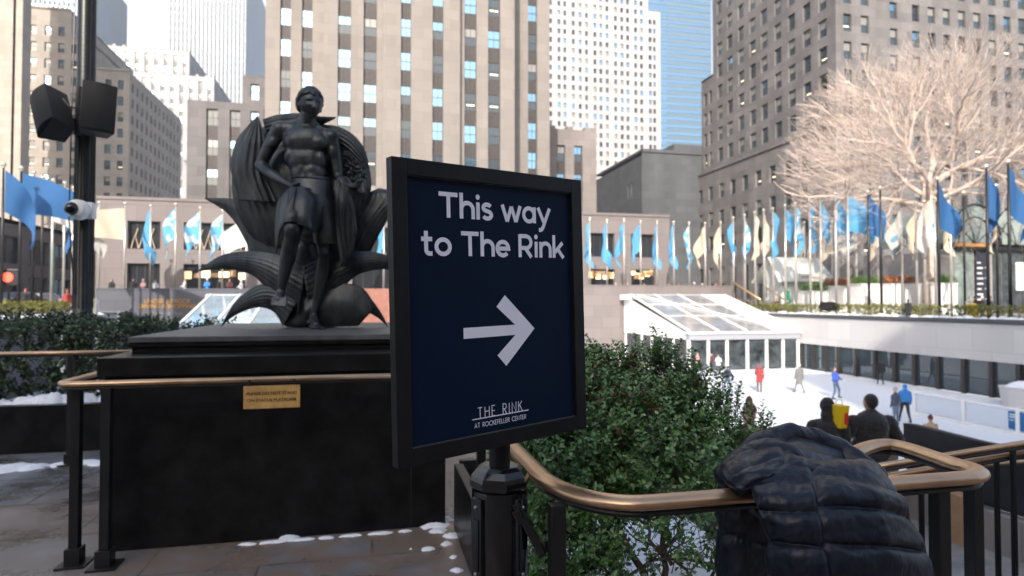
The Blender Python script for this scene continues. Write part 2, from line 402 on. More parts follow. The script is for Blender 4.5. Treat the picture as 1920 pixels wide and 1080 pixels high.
S_grey = stone('grey_limestone', (0.10, 0.104, 0.122), 0.06, 1.6)  # kept dark and bluish: the far wall's shade is put into this colour
S_pier = stone('pink_grey_limestone', (0.185, 0.163, 0.160), 0.07, 1.1)
S_buff = stone('buff_limestone', (0.212, 0.192, 0.176), 0.07, 1.25, 0.86)
S_wing = stone('wing_limestone', (0.20, 0.178, 0.168), 0.10, 1.25)
S_cream = stone('cream_limestone', (0.33, 0.29, 0.25), 0.08, 1.3)
S_pale = stone('pale_limestone', (0.34, 0.335, 0.34), 0.06, 2.0, 0.9)
S_right = stone('shade_toned_limestone', (0.150, 0.142, 0.142), 0.16, 1.3, 0.8)  # tone lowered to stand in for shade that the sun here does not cast
S_rinkwall = stone('white_rink_stone', (0.54, 0.525, 0.515), 0.05, 1.4, 0.9)
def struct(name, mb, m):
    o = mb.build(name, m); o['kind'] = 'structure'; return o
PX0, PX1, PY0, PY1 = -20.0, 34.7, 8.3, 58.0      # the sunken rink
FARZ = 1.75
mb = MB()
mb.quad((-1400, -400, 0), (1.9, -400, 0), (1.9, PY0, 0), (-1400, PY0, 0))
mb.quad((1.9, -400, 0), (1400, -400, 0), (1400, 1.62, 0), (1.9, 1.62, 0))
mb.quad((PX1, 1.62, 0), (1400, 1.62, 0), (1400, PY0, 0), (PX1, PY0, 0))
struct('plaza_ground', mb, M_slab)
mb = MB()
mb.quad((-1400, PY0, 0), (PX0, PY0, 0), (PX0, PY1, 0.7), (-1400, PY1, 0.7))
mb.quad((PX1, PY0, 0), (1400, PY0, 0), (1400, PY1, 0.2), (PX1, PY1, 0.2))
struct('promenade_ground', mb, M_pave)
mb = MB(); mb.quad((-1400, PY1, -0.3), (1400, PY1, -0.3), (1400, 1700, -0.3), (-1400, 1700, -0.3))
struct('street_ground', mb, M_pave)
mb = MB(); mb.box(-30, PY1+0.5, -0.2, 38.4, 67.9, FARZ); struct('upper_terrace_ground', mb, M_pave)
mb = MB(); mb.quad((7.6, 1.62, -4), (26.0, 1.62, -4), (26.0, PY0, -4), (7.6, PY0, -4)); mb.quad((PX0, PY0, -4), (26.0, PY0, -4), (26.0, PY1, -4), (PX0, PY1, -4)); struct('rink_ice', mb, M_ice)
mb = MB(); mb.quad((26.0, 1.62, -4.02), (PX1, 1.62, -4.02), (PX1, PY1, -4.02), (26.0, PY1, -4.02)); struct('rink_side_path', mb, M_snow)
mb = MB(); mb.quad((1.9, 1.62, -1.5), (7.6, 1.62, -1.5), (7.6, PY0, -1.5), (1.9, PY0, -1.5)); struct('landing_floor', mb, M_conc)
mb = MB()
mb.quad((1.9, 1.62, -4), (1.9, 1.62, -0.01), (PX1, 1.62, -0.01), (PX1, 1.62, -4)); mb.quad((7.6, 1.62, -4), (7.6, 1.62, -1.504), (7.6, PY0, -1.504), (7.6, PY0, -4)); mb.quad((1.9, PY0, -4), (1.9, PY0, -1.504), (7.6, PY0, -1.504), (7.6, PY0, -4))
mb.quad((1.9, 1.62, -1.5), (1.9, PY0, -1.5), (1.9, PY0, -0.01), (1.9, 1.62, -0.01))
tag(mb.build('stair_well_wall', S_grey), 'plain grey stone side walls of the sunken stair landing', 'retaining wall')
mb = MB()
mb.quad((PX0, PY0, -4), (PX0, PY0, -0.02), (1.9, PY0, -0.02), (1.9, PY0, -4)); mb.quad((PX0, PY0, -4), (PX0, PY1, -4), (PX0, PY1, 0.7), (PX0, PY0, 0))
tag(mb.build('rink_retaining_wall', S_grey), 'grey stone retaining wall under the near and left edges of the rink', 'retaining wall')
# far rink wall with its writing, left and right pieces
t = empty('stone_wall', (-5, PY1, -4), 0, 'long grey stone wall behind the rink with small gold lettering at its left', 'wall')
mb = MB(); zt = zat(283, 543, Y=PY1)+4
mb.box(xat(180, PY1)+5, 0, 0, xat(735, PY1)+5, 0.5, zt); mb.build('wall_face', S_grey, t)
mb = MB(); mb.box(xat(180, PY1)+4.9, -0.06, zt, xat(735, PY1)+5, 0.56, zt+0.12); mb.build('coping', S_grey, t)
def text(name, body, size, loc, rz, m, parent=None, extrude=0.01, ax='CENTER', tilt=R(90), spacing=1.0, bold=0.0, sx=1.0):
    c = bpy.data.curves.new(name, 'FONT'); c.body = body; c.size = size; c.extrude = extrude; c.align_x = ax; c.space_character = spacing; c.offset = bold
    c.materials.append(m); o = bpy.data.objects.new(name, c); COL.objects.link(o); o.rotation_euler = (tilt, 0, rz); o.scale = (sx, 1, 1); o.location = loc
    bpy.context.view_layer.update(); dg = bpy.context.evaluated_depsgraph_get()
    me = bpy.data.meshes.new_from_object(o.evaluated_get(dg)); mw = o.matrix_basis.copy(); bpy.data.objects.remove(o); bpy.data.curves.remove(c)
    o = bpy.data.objects.new(name, me); COL.objects.link(o)
    if parent is not None: o.parent = parent
    o.matrix_basis = mw
    return o
M_gold = mat('gilt_letters', (0.55, 0.30, 0.08), 0.35, 0.6)
M_greyletter = mat('grey_letters', (0.17, 0.17, 0.18), 0.5)
for i, (s_, z_, m_) in enumerate((('UNDER 30 ROCK', 568, M_gold), ('DINING & SHOPPING', 577.5, M_gold), ('Events & Plaza', 590, M_greyletter))):
    p = at(314, z_, Y=PY1-0.03); text('lettering', s_, 0.47 if i < 2 else 0.40, (p.x+5, -0.03, p.z+4), 0, m_, t, 0.02, bold=0.008)
t = empty('stone_wall', (22, PY1-1, -4), 0, 'plain sunlit stone wall behind the white rink pavilion', 'wall')
mb = MB(); zr = zat(1235, 537, Y=PY1)+4
mb.box(xat(735, PY1)-22+0.01, 1, 0, xat(1372, PY1)-22, 1.5, zr); mb.build('wall_face', S_pier, t)
mb = MB(); mb.box(xat(735, PY1)-22+0.01, 0.94, zr, xat(1372, PY1)-22+0.05, 1.56, zr+0.12); mb.build('coping', S_pier, t)
# right rink wall: white stone band over a glazed arcade
t = empty('glazed_rink_wall', (PX1, 30, -4), 0, 'long white stone wall with a dark glazed arcade along the right side of the rink', 'wall')
zb = -1.93+4; zc = 0.52+4
mb = MB(); Y0, Y1 = -28, 27.9
mb.box(0, Y0, zb, 3, Y1, zc-0.22); mb.build('stone_band', S_rinkwall, t)
mb = MB(); mb.box(-0.14, Y0, zc-0.22, 3, Y1, zc-0.02); mb.box(-0.08, Y0, zc-0.30, -0.002, Y1, zc-0.222)
mb.build('coping', mat('dark_coping', (0.07, 0.075, 0.08), 0.5), t)
MULL = [1475, 1500, 1523, 1547, 1570, 1603, 1638, 1675, 1712, 1756, 1804, 1856, 1907, 1975, 2060]
ym = [yat(p, PX1)-30 for p in MULL]
M_mull = mat('bronze_mullion', (0.05, 0.045, 0.042), 0.45, 0.4)
M_shopglass = mat('shop_glass', (0.06, 0.085, 0.10), 0.03, 0.35, spec=1.0)
for i, y in enumerate(ym):
    mb = MB(); mb.box(-0.05, y-0.12, 0, 0.25, y+0.12, zb-0.004); mb.build('mullion', M_mull, t)
    if i:
        mb = MB(); mb.quad((0.14, ym[i-1]-0.12, 0.1), (0.14, y+0.12, 0.1), (0.14, y+0.12, zb), (0.14, ym[i-1]-0.12, zb))
        mb.box(0.10, y+0.12, 0.02, 0.18, ym[i-1]-0.12, 0.1, 1); mb.box(0.10, y+0.12, 0.95, 0.139, ym[i-1]-0.12, 1.02, 1)
        mb.build('pane', [M_shopglass, M_mull], t)
mb = MB(); mb.box(0.3, Y0, 0, 3, Y1, zb-0.01); mb.build('room_behind', mat('dark_interior', (0.05, 0.045, 0.04), 0.9), t)
# ------------------------------------------------------------------ far and near towers
def X_of(px, Y): return xat(px, Y)
KB = ('sky', 'sky', 'dim', 'mix', 'dim', 'blind', 'lit')
def tower_cols(x0, pxs, Y): return [(xat(a, Y)-x0, xat(b, Y)-x0) for a, b in pxs]
# big slab tower in the middle
B = Building('office_tower', 'tall buff limestone slab tower with dark window strips behind the statue', 'tower', S_buff, (5, 80, 0))
H = 74
secs = [(493, 604, 79, [(521, 541), (562, 582)], 3.86, (530, 103)), (604, 716, 73.2, [(630.5, 655), (679, 704)], 3.95, (665, 126)),
        (716, 862, 72, [(750, 769), (810, 830)], 4.0, (830, 136)), (862, 965, 72.7, [(870.5, 893), (915, 938)], 3.95, (880, 145)), (965, 1031, 76, [(990.5, 1007.5)], 3.85, (1000, 149))]
edges = []
for a, b, Y, cp, pitch, (rp, ry) in secs:
    x0, x1 = xat(a, Y), xat(b, Y); edges.append((x0, x1, Y))
    zref = (zat(rp, ry, Y=Y)-7.5) % pitch
    rr = [(zref+7.5+i*pitch, zref+7.5+i*pitch+2.2) for i in range(16)]
    B.facade((x0, Y), (1, 0), x1-x0, 1.0, H, tower_cols(x0, cp, Y), rr, 0.45,
             ('sky', 'sky', 'sky', 'mix', 'dim') if a in (493, 716) else ('dim', 'mix', 'sky', 'sky', 'blind', 'lit', 'dim'), 2, True, True)
for (x0, x1, Y), (nx0, nx1, nY) in zip(edges[:-1], edges[1:]):
    if nY < Y: B.plain((nx0, Y+0.0), (0, -1), Y-nY, 1, H); B.plain((x1-0.0, Y), (1, 0), max(0.01, nx0-x1), 1, H)
    else:
        B.plain((x1, Y), (0, 1), nY-Y, 1, H)
        if nx0 < x1: pass
        else: B.plain((x1, nY), (1, 0), nx0-x1, 1, H)
B.plain((edges[-1][1], 76), (0, 1), 66, 1, H); B.plain((edges[0][0], 142), (0, -1), 63, 1, H)
B.finish([(edges[0][0], 79.1, edges[-1][1], 142, H)])
# wings of the slab tower
S_dwing = stone('grey_wing_limestone', (0.125, 0.118, 0.12), 0.12, 1.3)
B = Building('wing_building', 'lower grey stone wing with stepped top and tall window strips left of the slab tower', 'building', S_dwing, (-20, 88, 0))
Yf = 88; x0 = xat(347, Yf); x1 = xat(492, Yf); zt = zat(400, 190, Y=Yf)
B.facade((x0, Yf), (1, 0), x1-x0, 1, zt, tower_cols(x0, [(383, 405), (427, 447), (466, 482)], Yf), rows(zt-3.2-4.0*7, 4.0, 2.2, 8), 0.4, ('sky', 'dim', 'dim', 'mix', 'blind'), 2, True, True)
x2 = xat(445, Yf); z2 = zat(470, 132, Y=Yf)
B.plain((x0, 110), (0, -1), 22, 1, zt)
B.facade((x2, Yf+2), (1, 0), x1-x2, zt, z2, tower_cols(x2, [(466, 482)], Yf+2), rows(zt+1.2, 4.0, 2.2, 1), 0.4, ('sky',), 2, True)
B.plain((x2, 110), (0, -1), 20, zt, z2)
B.finish([(x0, Yf+0.05, x1, 110, zt-0.05), (x2+0.02, Yf+2.02, x1, 110, z2)])
B = Building('wing_building', 'short buff stone wing with notched parapet at the right foot of the slab tower', 'building', S_wing, (25, 84, 0))
Yf = 84; x0 = xat(1024, Yf); x1 = xat(1119, Yf); zt = zat(1070, 243, Y=Yf)
B.facade((x0, Yf), (1, 0), x1-x0, 1, zt, tower_cols(x0, [(1045, 1060), (1077, 1093)], Yf), rows(zt-4.6-4.1*5, 4.1, 2.3, 6), 0.4, ('sky', 'blind2', 'blind', 'mix'), 2, True, True)
for a, b in ((1024, 1042), (1063, 1075), (1097, 1119)):
    B.wall.box(xat(a, Yf)-25, 0.003, zt, xat(b, Yf)-25, 1.0, zt+0.45)
B.plain((x1, Yf), (0, 1), 40, 1, zt)
B.finish([(x0, Yf+0.05, x1, 120, zt-0.05)])
# long low base across the end of the plaza
S_base = stone('rose_grey_limestone', (0.18, 0.158, 0.154), 0.05, 1.6)
B = Building('store_building', 'long low rose-grey stone building with wide shop windows across the end of the rink', 'building', S_base, (5, 68, FARZ))
Yf = 68; x0 = xat(178, Yf); x1 = xat(1256, Yf); zt = 11.7
M_shopwarm = mat('shop_interior', (0.10, 0.07, 0.045), 0.5, var=0.9, vscale=1.6, emit=(1.0, 0.62, 0.25), estr=0.0)
ups = [(237, 299), (343, 463), (520, 620), (660, 740), (800, 900), (960, 1040), (1104, 1153), (1184, 1227)]
zu0, zu1 = zat(283, 467, Y=Yf), zat(283, 415, Y=Yf); zl0, zl1 = FARZ+0.05, zat(283, 494, Y=Yf)
B.facade((x0, Yf), (1, 0), x1-x0, FARZ, zt, tower_cols(x0, ups, Yf), [(zl0, zl1), (zu0, zu1)], 0.5, ('dark',), 4, False)
B.plain((x1, Yf), (0, 1), 3.9, FARZ, zt); B.plain((x0, 84), (0, -1), 16, FARZ, zt)
B.wall.box(x0-5, -0.12, zt-FARZ, x1-5, 0.5, zt-FARZ+0.3)
root = B.finish([(x0, Yf+0.52, x1, 71.9, zt)])
M_warm = mat('shop_lamps', (1, .8, .5), .5, emit=(1.0, 0.66, 0.3), estr=0.5)
M_goods = mat('shop_goods', (0.32, 0.2, 0.11), 0.7, var=0.6, vscale=4)
for a, b in ((343, 463), (1104, 1153), (1184, 1227)):
    mb = MB()
    for k in range(7):
        q = a+(b-a)*(k+0.5)/7; p = at(q, 515+random.uniform(-6, 6), Y=Yf+0.42); mb.cbox((p.x-5, 0.40, p.z-FARZ), 0.5+random.random()*0.5, 0.06, 0.4+random.random()*0.4, k % 2)
    mb.build('lit_display', [M_warm, M_goods], root)
M_wood = mat('pale_wood', (0.55, 0.42, 0.28), 0.7)
for (a, b) in ((243, 293), (350, 400), (405, 455)):
    mb = MB()
    for q in range(3):
        xx = a+(b-a)*(0.2+0.3*q); p = at(xx, 465, Y=Yf+0.3); X_ = p.x-5; Z_ = zu0-FARZ+0.1
        mb.tube([(X_-0.35, 0.3, Z_), (X_, 0.3, Z_+1.3), (X_+0.35, 0.3, Z_)], 0.06, 5); mb.tube([(X_, 0.3, Z_+1.2), (X_+0.25, 0.3, Z_+2.0)], 0.05, 5)
    mb.build('timber_display', M_wood, root)
# far-left tall buildings
kfar = ('sky', 'dim', 'dark', 'blind', 'dim', 'lit')
B = Building('stone_tower', 'tall sunlit stone building cut off by the left edge of the photo', 'building', S_cream, (-75, 136, 0))
Yf = 136; x1 = xat(33, Yf); x0 = x1-26
B.facade((x0, Yf), (1, 0), 26, 0, 100, [(26-(xat(33, Yf)-xat(20, Yf))-0.0-4.0*k, 26-(xat(33, Yf)-xat(7, Yf))+2*(xat(20, Yf)-xat(7, Yf))-1.6-4.0*k) for k in (4, 3, 2, 1, 0)], rows(4, 4.1, 2.3, 22), 0.35, kfar)
B.plain((x1, Yf), (0, 1), 3, 0, 100)
B.finish([(x0, Yf, x1, Yf+3, 100)])
B = Building('stepped_tower', 'cream stone office block stepping down to the right behind the lamp post', 'building', S_cream, (-70, 170, 0))
Yf = 170
segs = [(35, 125, 20, [(47, 60), (75, 88), (101, 113)]), (125, 157, 72, [(126, 137)]), (157, 237, 134, [(191, 203), (215, 226)])]
rws = rows(6, 4.05, 2.3, 24)
for a, b, ty, cp in segs:
    x0 = xat(a, Yf); x1 = xat(b, Yf); zt = zat(b, ty, Y=Yf)
    B.facade((x0, Yf), (1, 0), x1-x0, 0, zt, tower_cols(x0, cp, Yf), [r for r in rws if r[1] < zt-1.5], 0.35, ('sky', 'blind', 'mix', 'dim', 'lit', 'blind'))
    nb = 0 if b == 237 else zat(b, {125: 72, 157: 134}[b], Y=Yf)
    if b != 237: B.plain((x1, Yf), (0, 1), 40, nb, zt)
    B.wall.box(x0+70, -0.3, zt, x1+70, 0.0-0.002, zt+0.5)
x1 = xat(237, Yf); zt = zat(237, 134, Y=Yf); L = yat(336, x1)-Yf
B.facade((x1, Yf), (0, 1), L, 0, zt, [(1.6+k*3.35, 1.6+k*3.35+1.35) for k in range(int((L-2)/3.35))], [r for r in rws if r[1] < zt-1.5], 0.35, ('dim', 'dark', 'blind', 'sky'))
B.finish([(xat(35, Yf), Yf+.01, xat(125, Yf), Yf+40, zat(125, 20, Y=Yf)), (xat(125, Yf), Yf+.01, xat(157, Yf), Yf+40, zat(157, 72, Y=Yf)), (xat(157, Yf), Yf+.01, x1-.01, Yf+L, zt)])
B = Building('ribbed_block', 'pale stepped block with close vertical ribs seen past the left edge of the statue', 'building', S_pale, (-60, 250, 0)); B.spm = mat('lilac_spandrel', (0.17, 0.165, 0.175), 0.6)
for (a, b, c, ty, Yf, zlow) in ((185, 350, 381, 90, 262, 40), (236, 397, 429, 139, 244, 0)):
    x0, x1 = xat(a, Yf), xat(b, Yf); zt = zat((a+b)/2, ty, Y=Yf); n = 9
    w = (x1-x0)/n
    B.facade((x0, Yf), (1, 0), x1-x0, zlow, zt, [(w*(k+0.3), w*(k+0.7)) for k in range(n)], rows(zt-4.4-4.4*9, 4.4, 2.6, 10), 0.4, ('sky', 'dim', 'blind', 'mix'), 1, False, True)
    L = yat(c, x1)-Yf
    B.facade((x1, Yf), (0, 1), L, zlow, zt, [(L*(k+0.3)/6, L*(k+0.55)/6) for k in range(6)], rows(zt-4.4-4.4*9, 4.4, 2.6, 10), 0.3, ('dim', 'sky'), 1, False, True)
    for k in range(n+1): B.wall.box(x0+60+w*k-0.3*w*0+0, Yf-250, zt, x0+60+w*k+0.3*w if k < n else x0+60+w*k, Yf-250+1, zt+0.7)
B.finish([(xat(185, 262), 262.02, xat(350, 262), 300, zat(267, 90, Y=262)), (xat(236, 244), 244.02, xat(397, 244), 261.9, zat(316, 139, Y=244))])
# distant glass and fin towers
S_fin = mat('pale_fin_cladding', (0.26, 0.31, 0.36), 0.5, var=0.05, vscale=0.1)
def fin_tower(name, label, px0, px1, px2, Y, pitch_px, m, kinds, frac=0.45, floor=4.3, top=None, spand=True, side_plain=False, ztop=None, sash=False):
    x0, x1 = xat(px0, Y), xat(px1, Y); B = Building(name, label, 'tower', m, (x0, Y, 0)); B.spm = mat('blue_grey_spandrel', (0.10, 0.13, 0.17), 0.5)
    H = ztop if ztop else zat((px0+px1)/2, -90, Y=Y) if top is None else zat((px0+px1)/2, top, Y=Y)
    n = max(2, int(round((px1-px0)/pitch_px))); w = (x1-x0)/n
    zl = zat((px0+px1)/2, 330, Y=Y); nr = int((H-2-zl)/floor)
    B.facade((x0, Y), (1, 0), x1-x0, 0, H, [(w*(k+0.5-frac/2), w*(k+0.5+frac/2)) for k in range(n)], rows(H-1.5-floor*nr, floor, floor*0.52, nr), 0.5, kinds, 1, sash, spand)
    if px2 and px1 < 700:
        L = yat(px2, x1)-Y; B.plain((x1, Y), (0, 1), L, 0, H)
    elif px2:
        L = yat(px2, x0)-Y; B.plain((x0, Y+L), (0, -1), L, 0, H)
    B.finish([(x0, Y+0.02, x1, Y+20, H)], max_parts=100)
fin_tower('fin_tower', 'distant blue-grey tower with thin white vertical fins, left of the slab tower', 310, 456, 497, 360, 7.7, S_fin, ('dim',), 0.5)
fin_tower('glass_tower', 'distant pale blue tower filling the top left corner above the cream block', 34, 152, 231, 330, 9, S_fin, ('sky',), 0.6)
# white striped tower right of the slab
Y = 250; B = Building('striped_tower', 'distant white stone tower with regular narrow window columns right of the slab tower', 'tower', S_pale, (60, Y, 0))
x0 = xat(1000, Y); xs = xat(1218, Y); x1 = xat(1241, Y)
cp = [1033, 1049, 1060, 1076, 1089, 1101, 1117, 1128, 1140, 1156, 1168, 1179, 1194, 1205]
H = zat(1100, -60, Y=Y); zlo = zat(1100, 330, Y=Y); nr = int((H-3-zlo)/4.0)
B.facade((x0, Y), (1, 0), xs-x0, 0, H, [(xat(c-2.8, Y)-x0, xat(c+2.8, Y)-x0) for c in cp], rows(H-2-4*nr, 4.0, 2.2, nr), 0.5, ('dim', 'dark', 'sky', 'dim', 'blind2'), 1, False, False)
H2 = zat(1230, 22, Y=Y); nr2 = int((H2-3-zlo)/4.0)
B.facade((xs, Y), (1, 0), x1-xs, 0, H2, [(xat(1219+4-2.8-4, Y)-xs+0.6, xat(1222, Y)-xs+0.6), (xat(1227, Y)-xs, xat(1232, Y)-xs)], rows(H2-2-4*nr2, 4.0, 2.2, nr2), 0.5, ('dim', 'dark', 'sky'), 1, False, False)
B.finish([(x0, Y+.02, xs, Y+30, H), (xs, Y+.02, x1, Y+30, H2)])
# banded glass tower
Y = 340; x0 = xat(1190, Y); x1 = xat(1337, Y); B = Building('banded_tower', 'distant blue glass tower with horizontal bands between the striped tower and the right-hand block', 'tower', mat('blue_spandrel', (0.12, 0.19, 0.25), 0.35, 0.3), (x0, Y, 0))
H = zat(1270, -60, Y=Y); nr = 26; fl = (H-zat(1270, 300, Y=Y))/nr
B.facade((x0, Y), (1, 0), x1-x0, 0, H, [(0.4, x1-x0-0.4)], rows(H-fl*nr, fl, fl*0.78, nr), 0.3, ('sky',), 24, False, False)
B.plain((x1, Y), (0, 1), 30, 0, H)
B.finish([(x0, Y+.02, x1, Y+30, H)])
# low dark block behind
B = Building('service_block', 'low windowless grey stone block between the striped tower and the right-hand block', 'building', stone('slate_grey_limestone', (0.080, 0.086, 0.094), 0.12, 1.3), (48, 105, 0))
xc = 48.4; Yc = 105; x1 = xat(1325, Yc); zt = zat(1205, 279, Y=Yc); L = yat(1119, xc)-Yc
B.facade((xc, Yc+L), (0, -1), L, 0, zt-1.2, [(L*0.72, L*0.75), (L*0.79, L*0.82)], [(zt-8.5, zt-5.5)], 0.3, ('dark',), 1, False)
B.plain((xc, Yc), (1, 0), x1-xc, 0, zt)
B.wall.box(xc-48, -0.25, zt-0.6, x1-48, -0.003, zt); B.wall.box(xat(1265, Yc)-48, 0, zt, x1-48, 8, zt+1.3)
B.finish([(xc, Yc+.02, x1, Yc+L, zt-.02)])
# right-hand block
B = Building('corner_block', 'massive shade-toned stone office block with rows of small sash windows on the right', 'building', S_right, (60.5, 70, 0))
XF = 60.5; Yc = 70.1; Yt = yat(1340, XF); Ye = yat(1318, XF); Yb = yat(1180, XF); H = 78; zl = 25.2
rw = [(zc-1.2, zc+1.2) for zc in [27.9+3.8*i for i in range(13)]]
zsh = zat(1330, 143, X=XF)
def yc_(c, w=1.3): return (c-w/2, c+w/2)
ccs = [yat(p, XF) for p in (1548, 1518, 1489, 1463, 1437, 1415, 1393, 1372, 1353)]
kk = ('blind', 'dim', 'mix', 'blind', 'blind', 'dim', 'dark', 'blind', 'dim', 'lit', 'dark', 'blind')
B.facade((XF, Yt), (0, -1), Yt-Yc, zl, H, sorted([(Yt-c-0.8, Yt-c+0.8) for c in ccs]), rw, 0.3, kk)
B.facade((XF, Ye), (0, -1), Ye-Yt, zl, zsh, [(0.8, 1.9), (2.6, 3.6)], [r for r in rw if r[1] < zsh-1], 0.3, kk)
B.plain((XF, Yt), (1, 0), 20, zsh, H)
# base, 0.5 m proud, with ledge
n = int((Yb-Yc-2)/3.6)
bc = [(1.6+k*3.55, 1.6+k*3.55+1.5) for k in range(n)]
B.facade((XF-0.5, Yb), (0, -1), Yb-Yc+0.5, 0, zl, bc, [(2.0, 7.6), (10.9, 13.4), (15.3, 17.8), (20.0, 22.5)], 0.35, ('blind', 'dim', 'dark', 'lit', 'dim'))
B.wall.box(-0.75, -0.25, zl, 0.002, Yb-70, zl+0.35)
# fronts
xb = xat(1650, 70.1); xr = 125.0
B.facade((XF, Yc), (1, 0), xb-XF, 0, H, tower_cols(XF, [(1588, 1603), (1621, 1636)], Yc), [(z_-1.2, z_+1.2) for z_ in [5.1+3.8*i for i in range(19)]], 0.3, kk)
B.plain((xb, Yc), (0, 1), 2.4, 0, H)
Yf = 72.5; xq = xb
cps = [(1676, 1690)]+[(c-7, c+7) for c in (1725, 1755, 1783, 1812, 1841, 1870, 1898, 1926, 1954, 1982)]
B.facade((xq, Yf), (1, 0), xr-xq, 0, H, tower_cols(xq, cps, Yf), [(z_-1.2, z_+1.2) for z_ in [5.1+3.8*i for i in range(19)]], 0.3, kk)
B.finish([(XF, Yc+0.01, xr, Yt, H), (XF, Yt, XF+20, Ye, zsh)])
# left low shops
B = Building('shop_block', 'low brown stone shop building with dark shopfronts behind the left flagpoles', 'building', S_pier, (-34, 60, 0.7))
XL = -34; Y0_, Y1_ = 38, 87
B.facade((XL, Y0_), (0, 1), Y1_-Y0_, 0.7, 9.4, [(2+k*5.2, 2+k*5.2+3.8) for k in range(9)], [(0.9, 4.0), (5.2, 7.8)], 0.4, ('dim', 'dark', 'blind', 'mix'), 2, False)
M_green = mat('verdigris_panel', (0.16, 0.36, 0.31), 0.5)
B.finish([(XL-20, Y0_, XL, Y1_, 9.4)])
for k in (1, 4, 7):
    mb = MB(); mb.box(-0.3, -22+2+k*5.2-1.3, 0, 0.08, -22+2+k*5.2-0.1, 7.2); mb.build('green_panel', M_green, B.root)
B = Building('side_street_block', 'cream stone building of plain sash windows above the low shops at far left', 'building', S_cream, (-48, 60, 0))
B.facade((-48, 30), (0, 1), 56, 9, 24 if False else 13.5, [(1.5+k*3.3, 1.5+k*3.3+1.3) for k in range(16)], [(10.0, 12.0)], 0.3, ('dim', 'blind'))
B.finish([(-60, 30, -48, 86, 13.5)])
# unseen blocks added behind the camera, sized to shade the near plaza
S_back = stone('behind_limestone', (0.36, 0.32, 0.28), 0.06, 1.3)
for (x0, x1, y1, H, lab) in ((-110, -7.5, -45, 35.6, 'unseen stone block added behind the viewer for shade, left one'), (-7.5, 90, -45, 46.0, 'taller unseen stone block added behind the viewer for shade, right one')):
    B = Building('shade_block', lab, 'building', S_back, ((x0+x1)/2, -57, 0))
    B.facade((x1, y1), (-1, 0), x1-x0, 0, H, [(2+k*3.6, 2+k*3.6+1.4) for k in range(int((x1-x0-3)/3.6))], rows(1.2, 3.9, 2.2, int((H-3)/3.9)), 0.3, ('dim',))
    B.plain((x0, -70), (1, 0), x1-x0, 0, H); B.plain((x0, y1), (0, -1), 25, 0, H); B.plain((x1, -70), (0, 1), 25, 0, H)
    B.finish([(x0, -70, x1, y1, H)], max_parts=4)
# ================================================================== foreground
M_ped = mat('pedestal_granite', (0.008, 0.008, 0.0085), 0.34, var=0.6, vscale=6, bump=0.05, bscale=80, spec=0.22, rvar=0.12)
M_bronze = mat('dark_bronze', (0.048, 0.054, 0.058), 0.42, 0.65, var=0.6, vscale=7, bump=0.10, bscale=45, rvar=0.14, stretch=(1, 1, 0.35))
M_rail = mat('worn_bronze_rail', (0.56, 0.37, 0.225), 0.33, 0.9, var=0.18, vscale=3, rvar=0.08, bump=0.008, bscale=90)
# ---- pedestal
PX_, PY_ = -0.67, 5.45
ped = empty('statue_pedestal', (PX_, PY_, 0), 0, 'black polished granite pedestal under the bronze youth', 'pedestal')
def pbox(x0, x1, y0, y1, z0, z1, nm, m=M_ped, bev=0.006):
    mb = MB(); mb.box(x0-PX_, y0-PY_, z0, x1-PX_, y1-PY_, z1); return mb.build(nm, m, ped, bevel=bev)
XA, XB = -1.59, 0.50
pbox(XA+0.02, XB-0.02, 4.15, 7.0, 0, 1.05, 'base')
pbox(XA-0.015, XB+0.015, 4.115, 7.03, 1.05, 1.165, 'plinth_band')
mb = MB(); gx = xat(772, 4.14)-PX_; mb.box(gx-0.002, 4.1485-PY_, 0.02, gx+0.002, 4.151-PY_, 1.04); mb.build('joint', mat('joint_line', (0.03, 0.03, 0.03), 0.8), ped)
xs_ = at(247, 640, Y=4.45).x
M_ledge = mat('pedestal_top_stone', (0.075, 0.077, 0.08), 0.5, var=0.3, vscale=6)
pbox(xs_, -0.67*2-xs_, 4.45, 6.95, 1.165, 1.205, 'step'); pbox(xs_-0.02, -0.67*2-xs_+0.02, 4.43, 6.97, 1.205, 1.235, 'step')
zc_ = zat(247, 632, Y=4.41)
pbox(xs_-0.01, -0.67*2-xs_+0.01, 4.42, 6.99, 1.235, zc_, 'cap', M_ledge, 0.005)
# ---- the statue
SD = 5.28          # distance of the figure along the view axis
def S(px, py, w=0.0): return at(px, py, d=SD-w)
SX0, SY0 = at(578, 612, d=SD).xy
st = empty('bronze_statue', (SX0, SY0, zc_), 0, 'dark bronze statue of a bare-chested youth stepping forward before curling leaves', 'statue')
OFF = Vector((SX0, SY0, zc_))
def L_(p): return p-OFF
b = MB()
def E(px, py, w, rx, ry, rz, ang=0):
    rot = Matrix((cr, -Vector((cf.x, cf.y, 0)).normalized(), Vector((0, 0, 1)))).transposed()
    rot = rot @ Matrix.Rotation(R(ang), 3, 'Y')
    b.ball(L_(S(px, py, w)), (rx, ry, rz), rot, nu=16, nv=10)
def C(p, q, ra, rb): b.cap(L_(S(*p)), L_(S(*q)), ra, rb, seg=14)
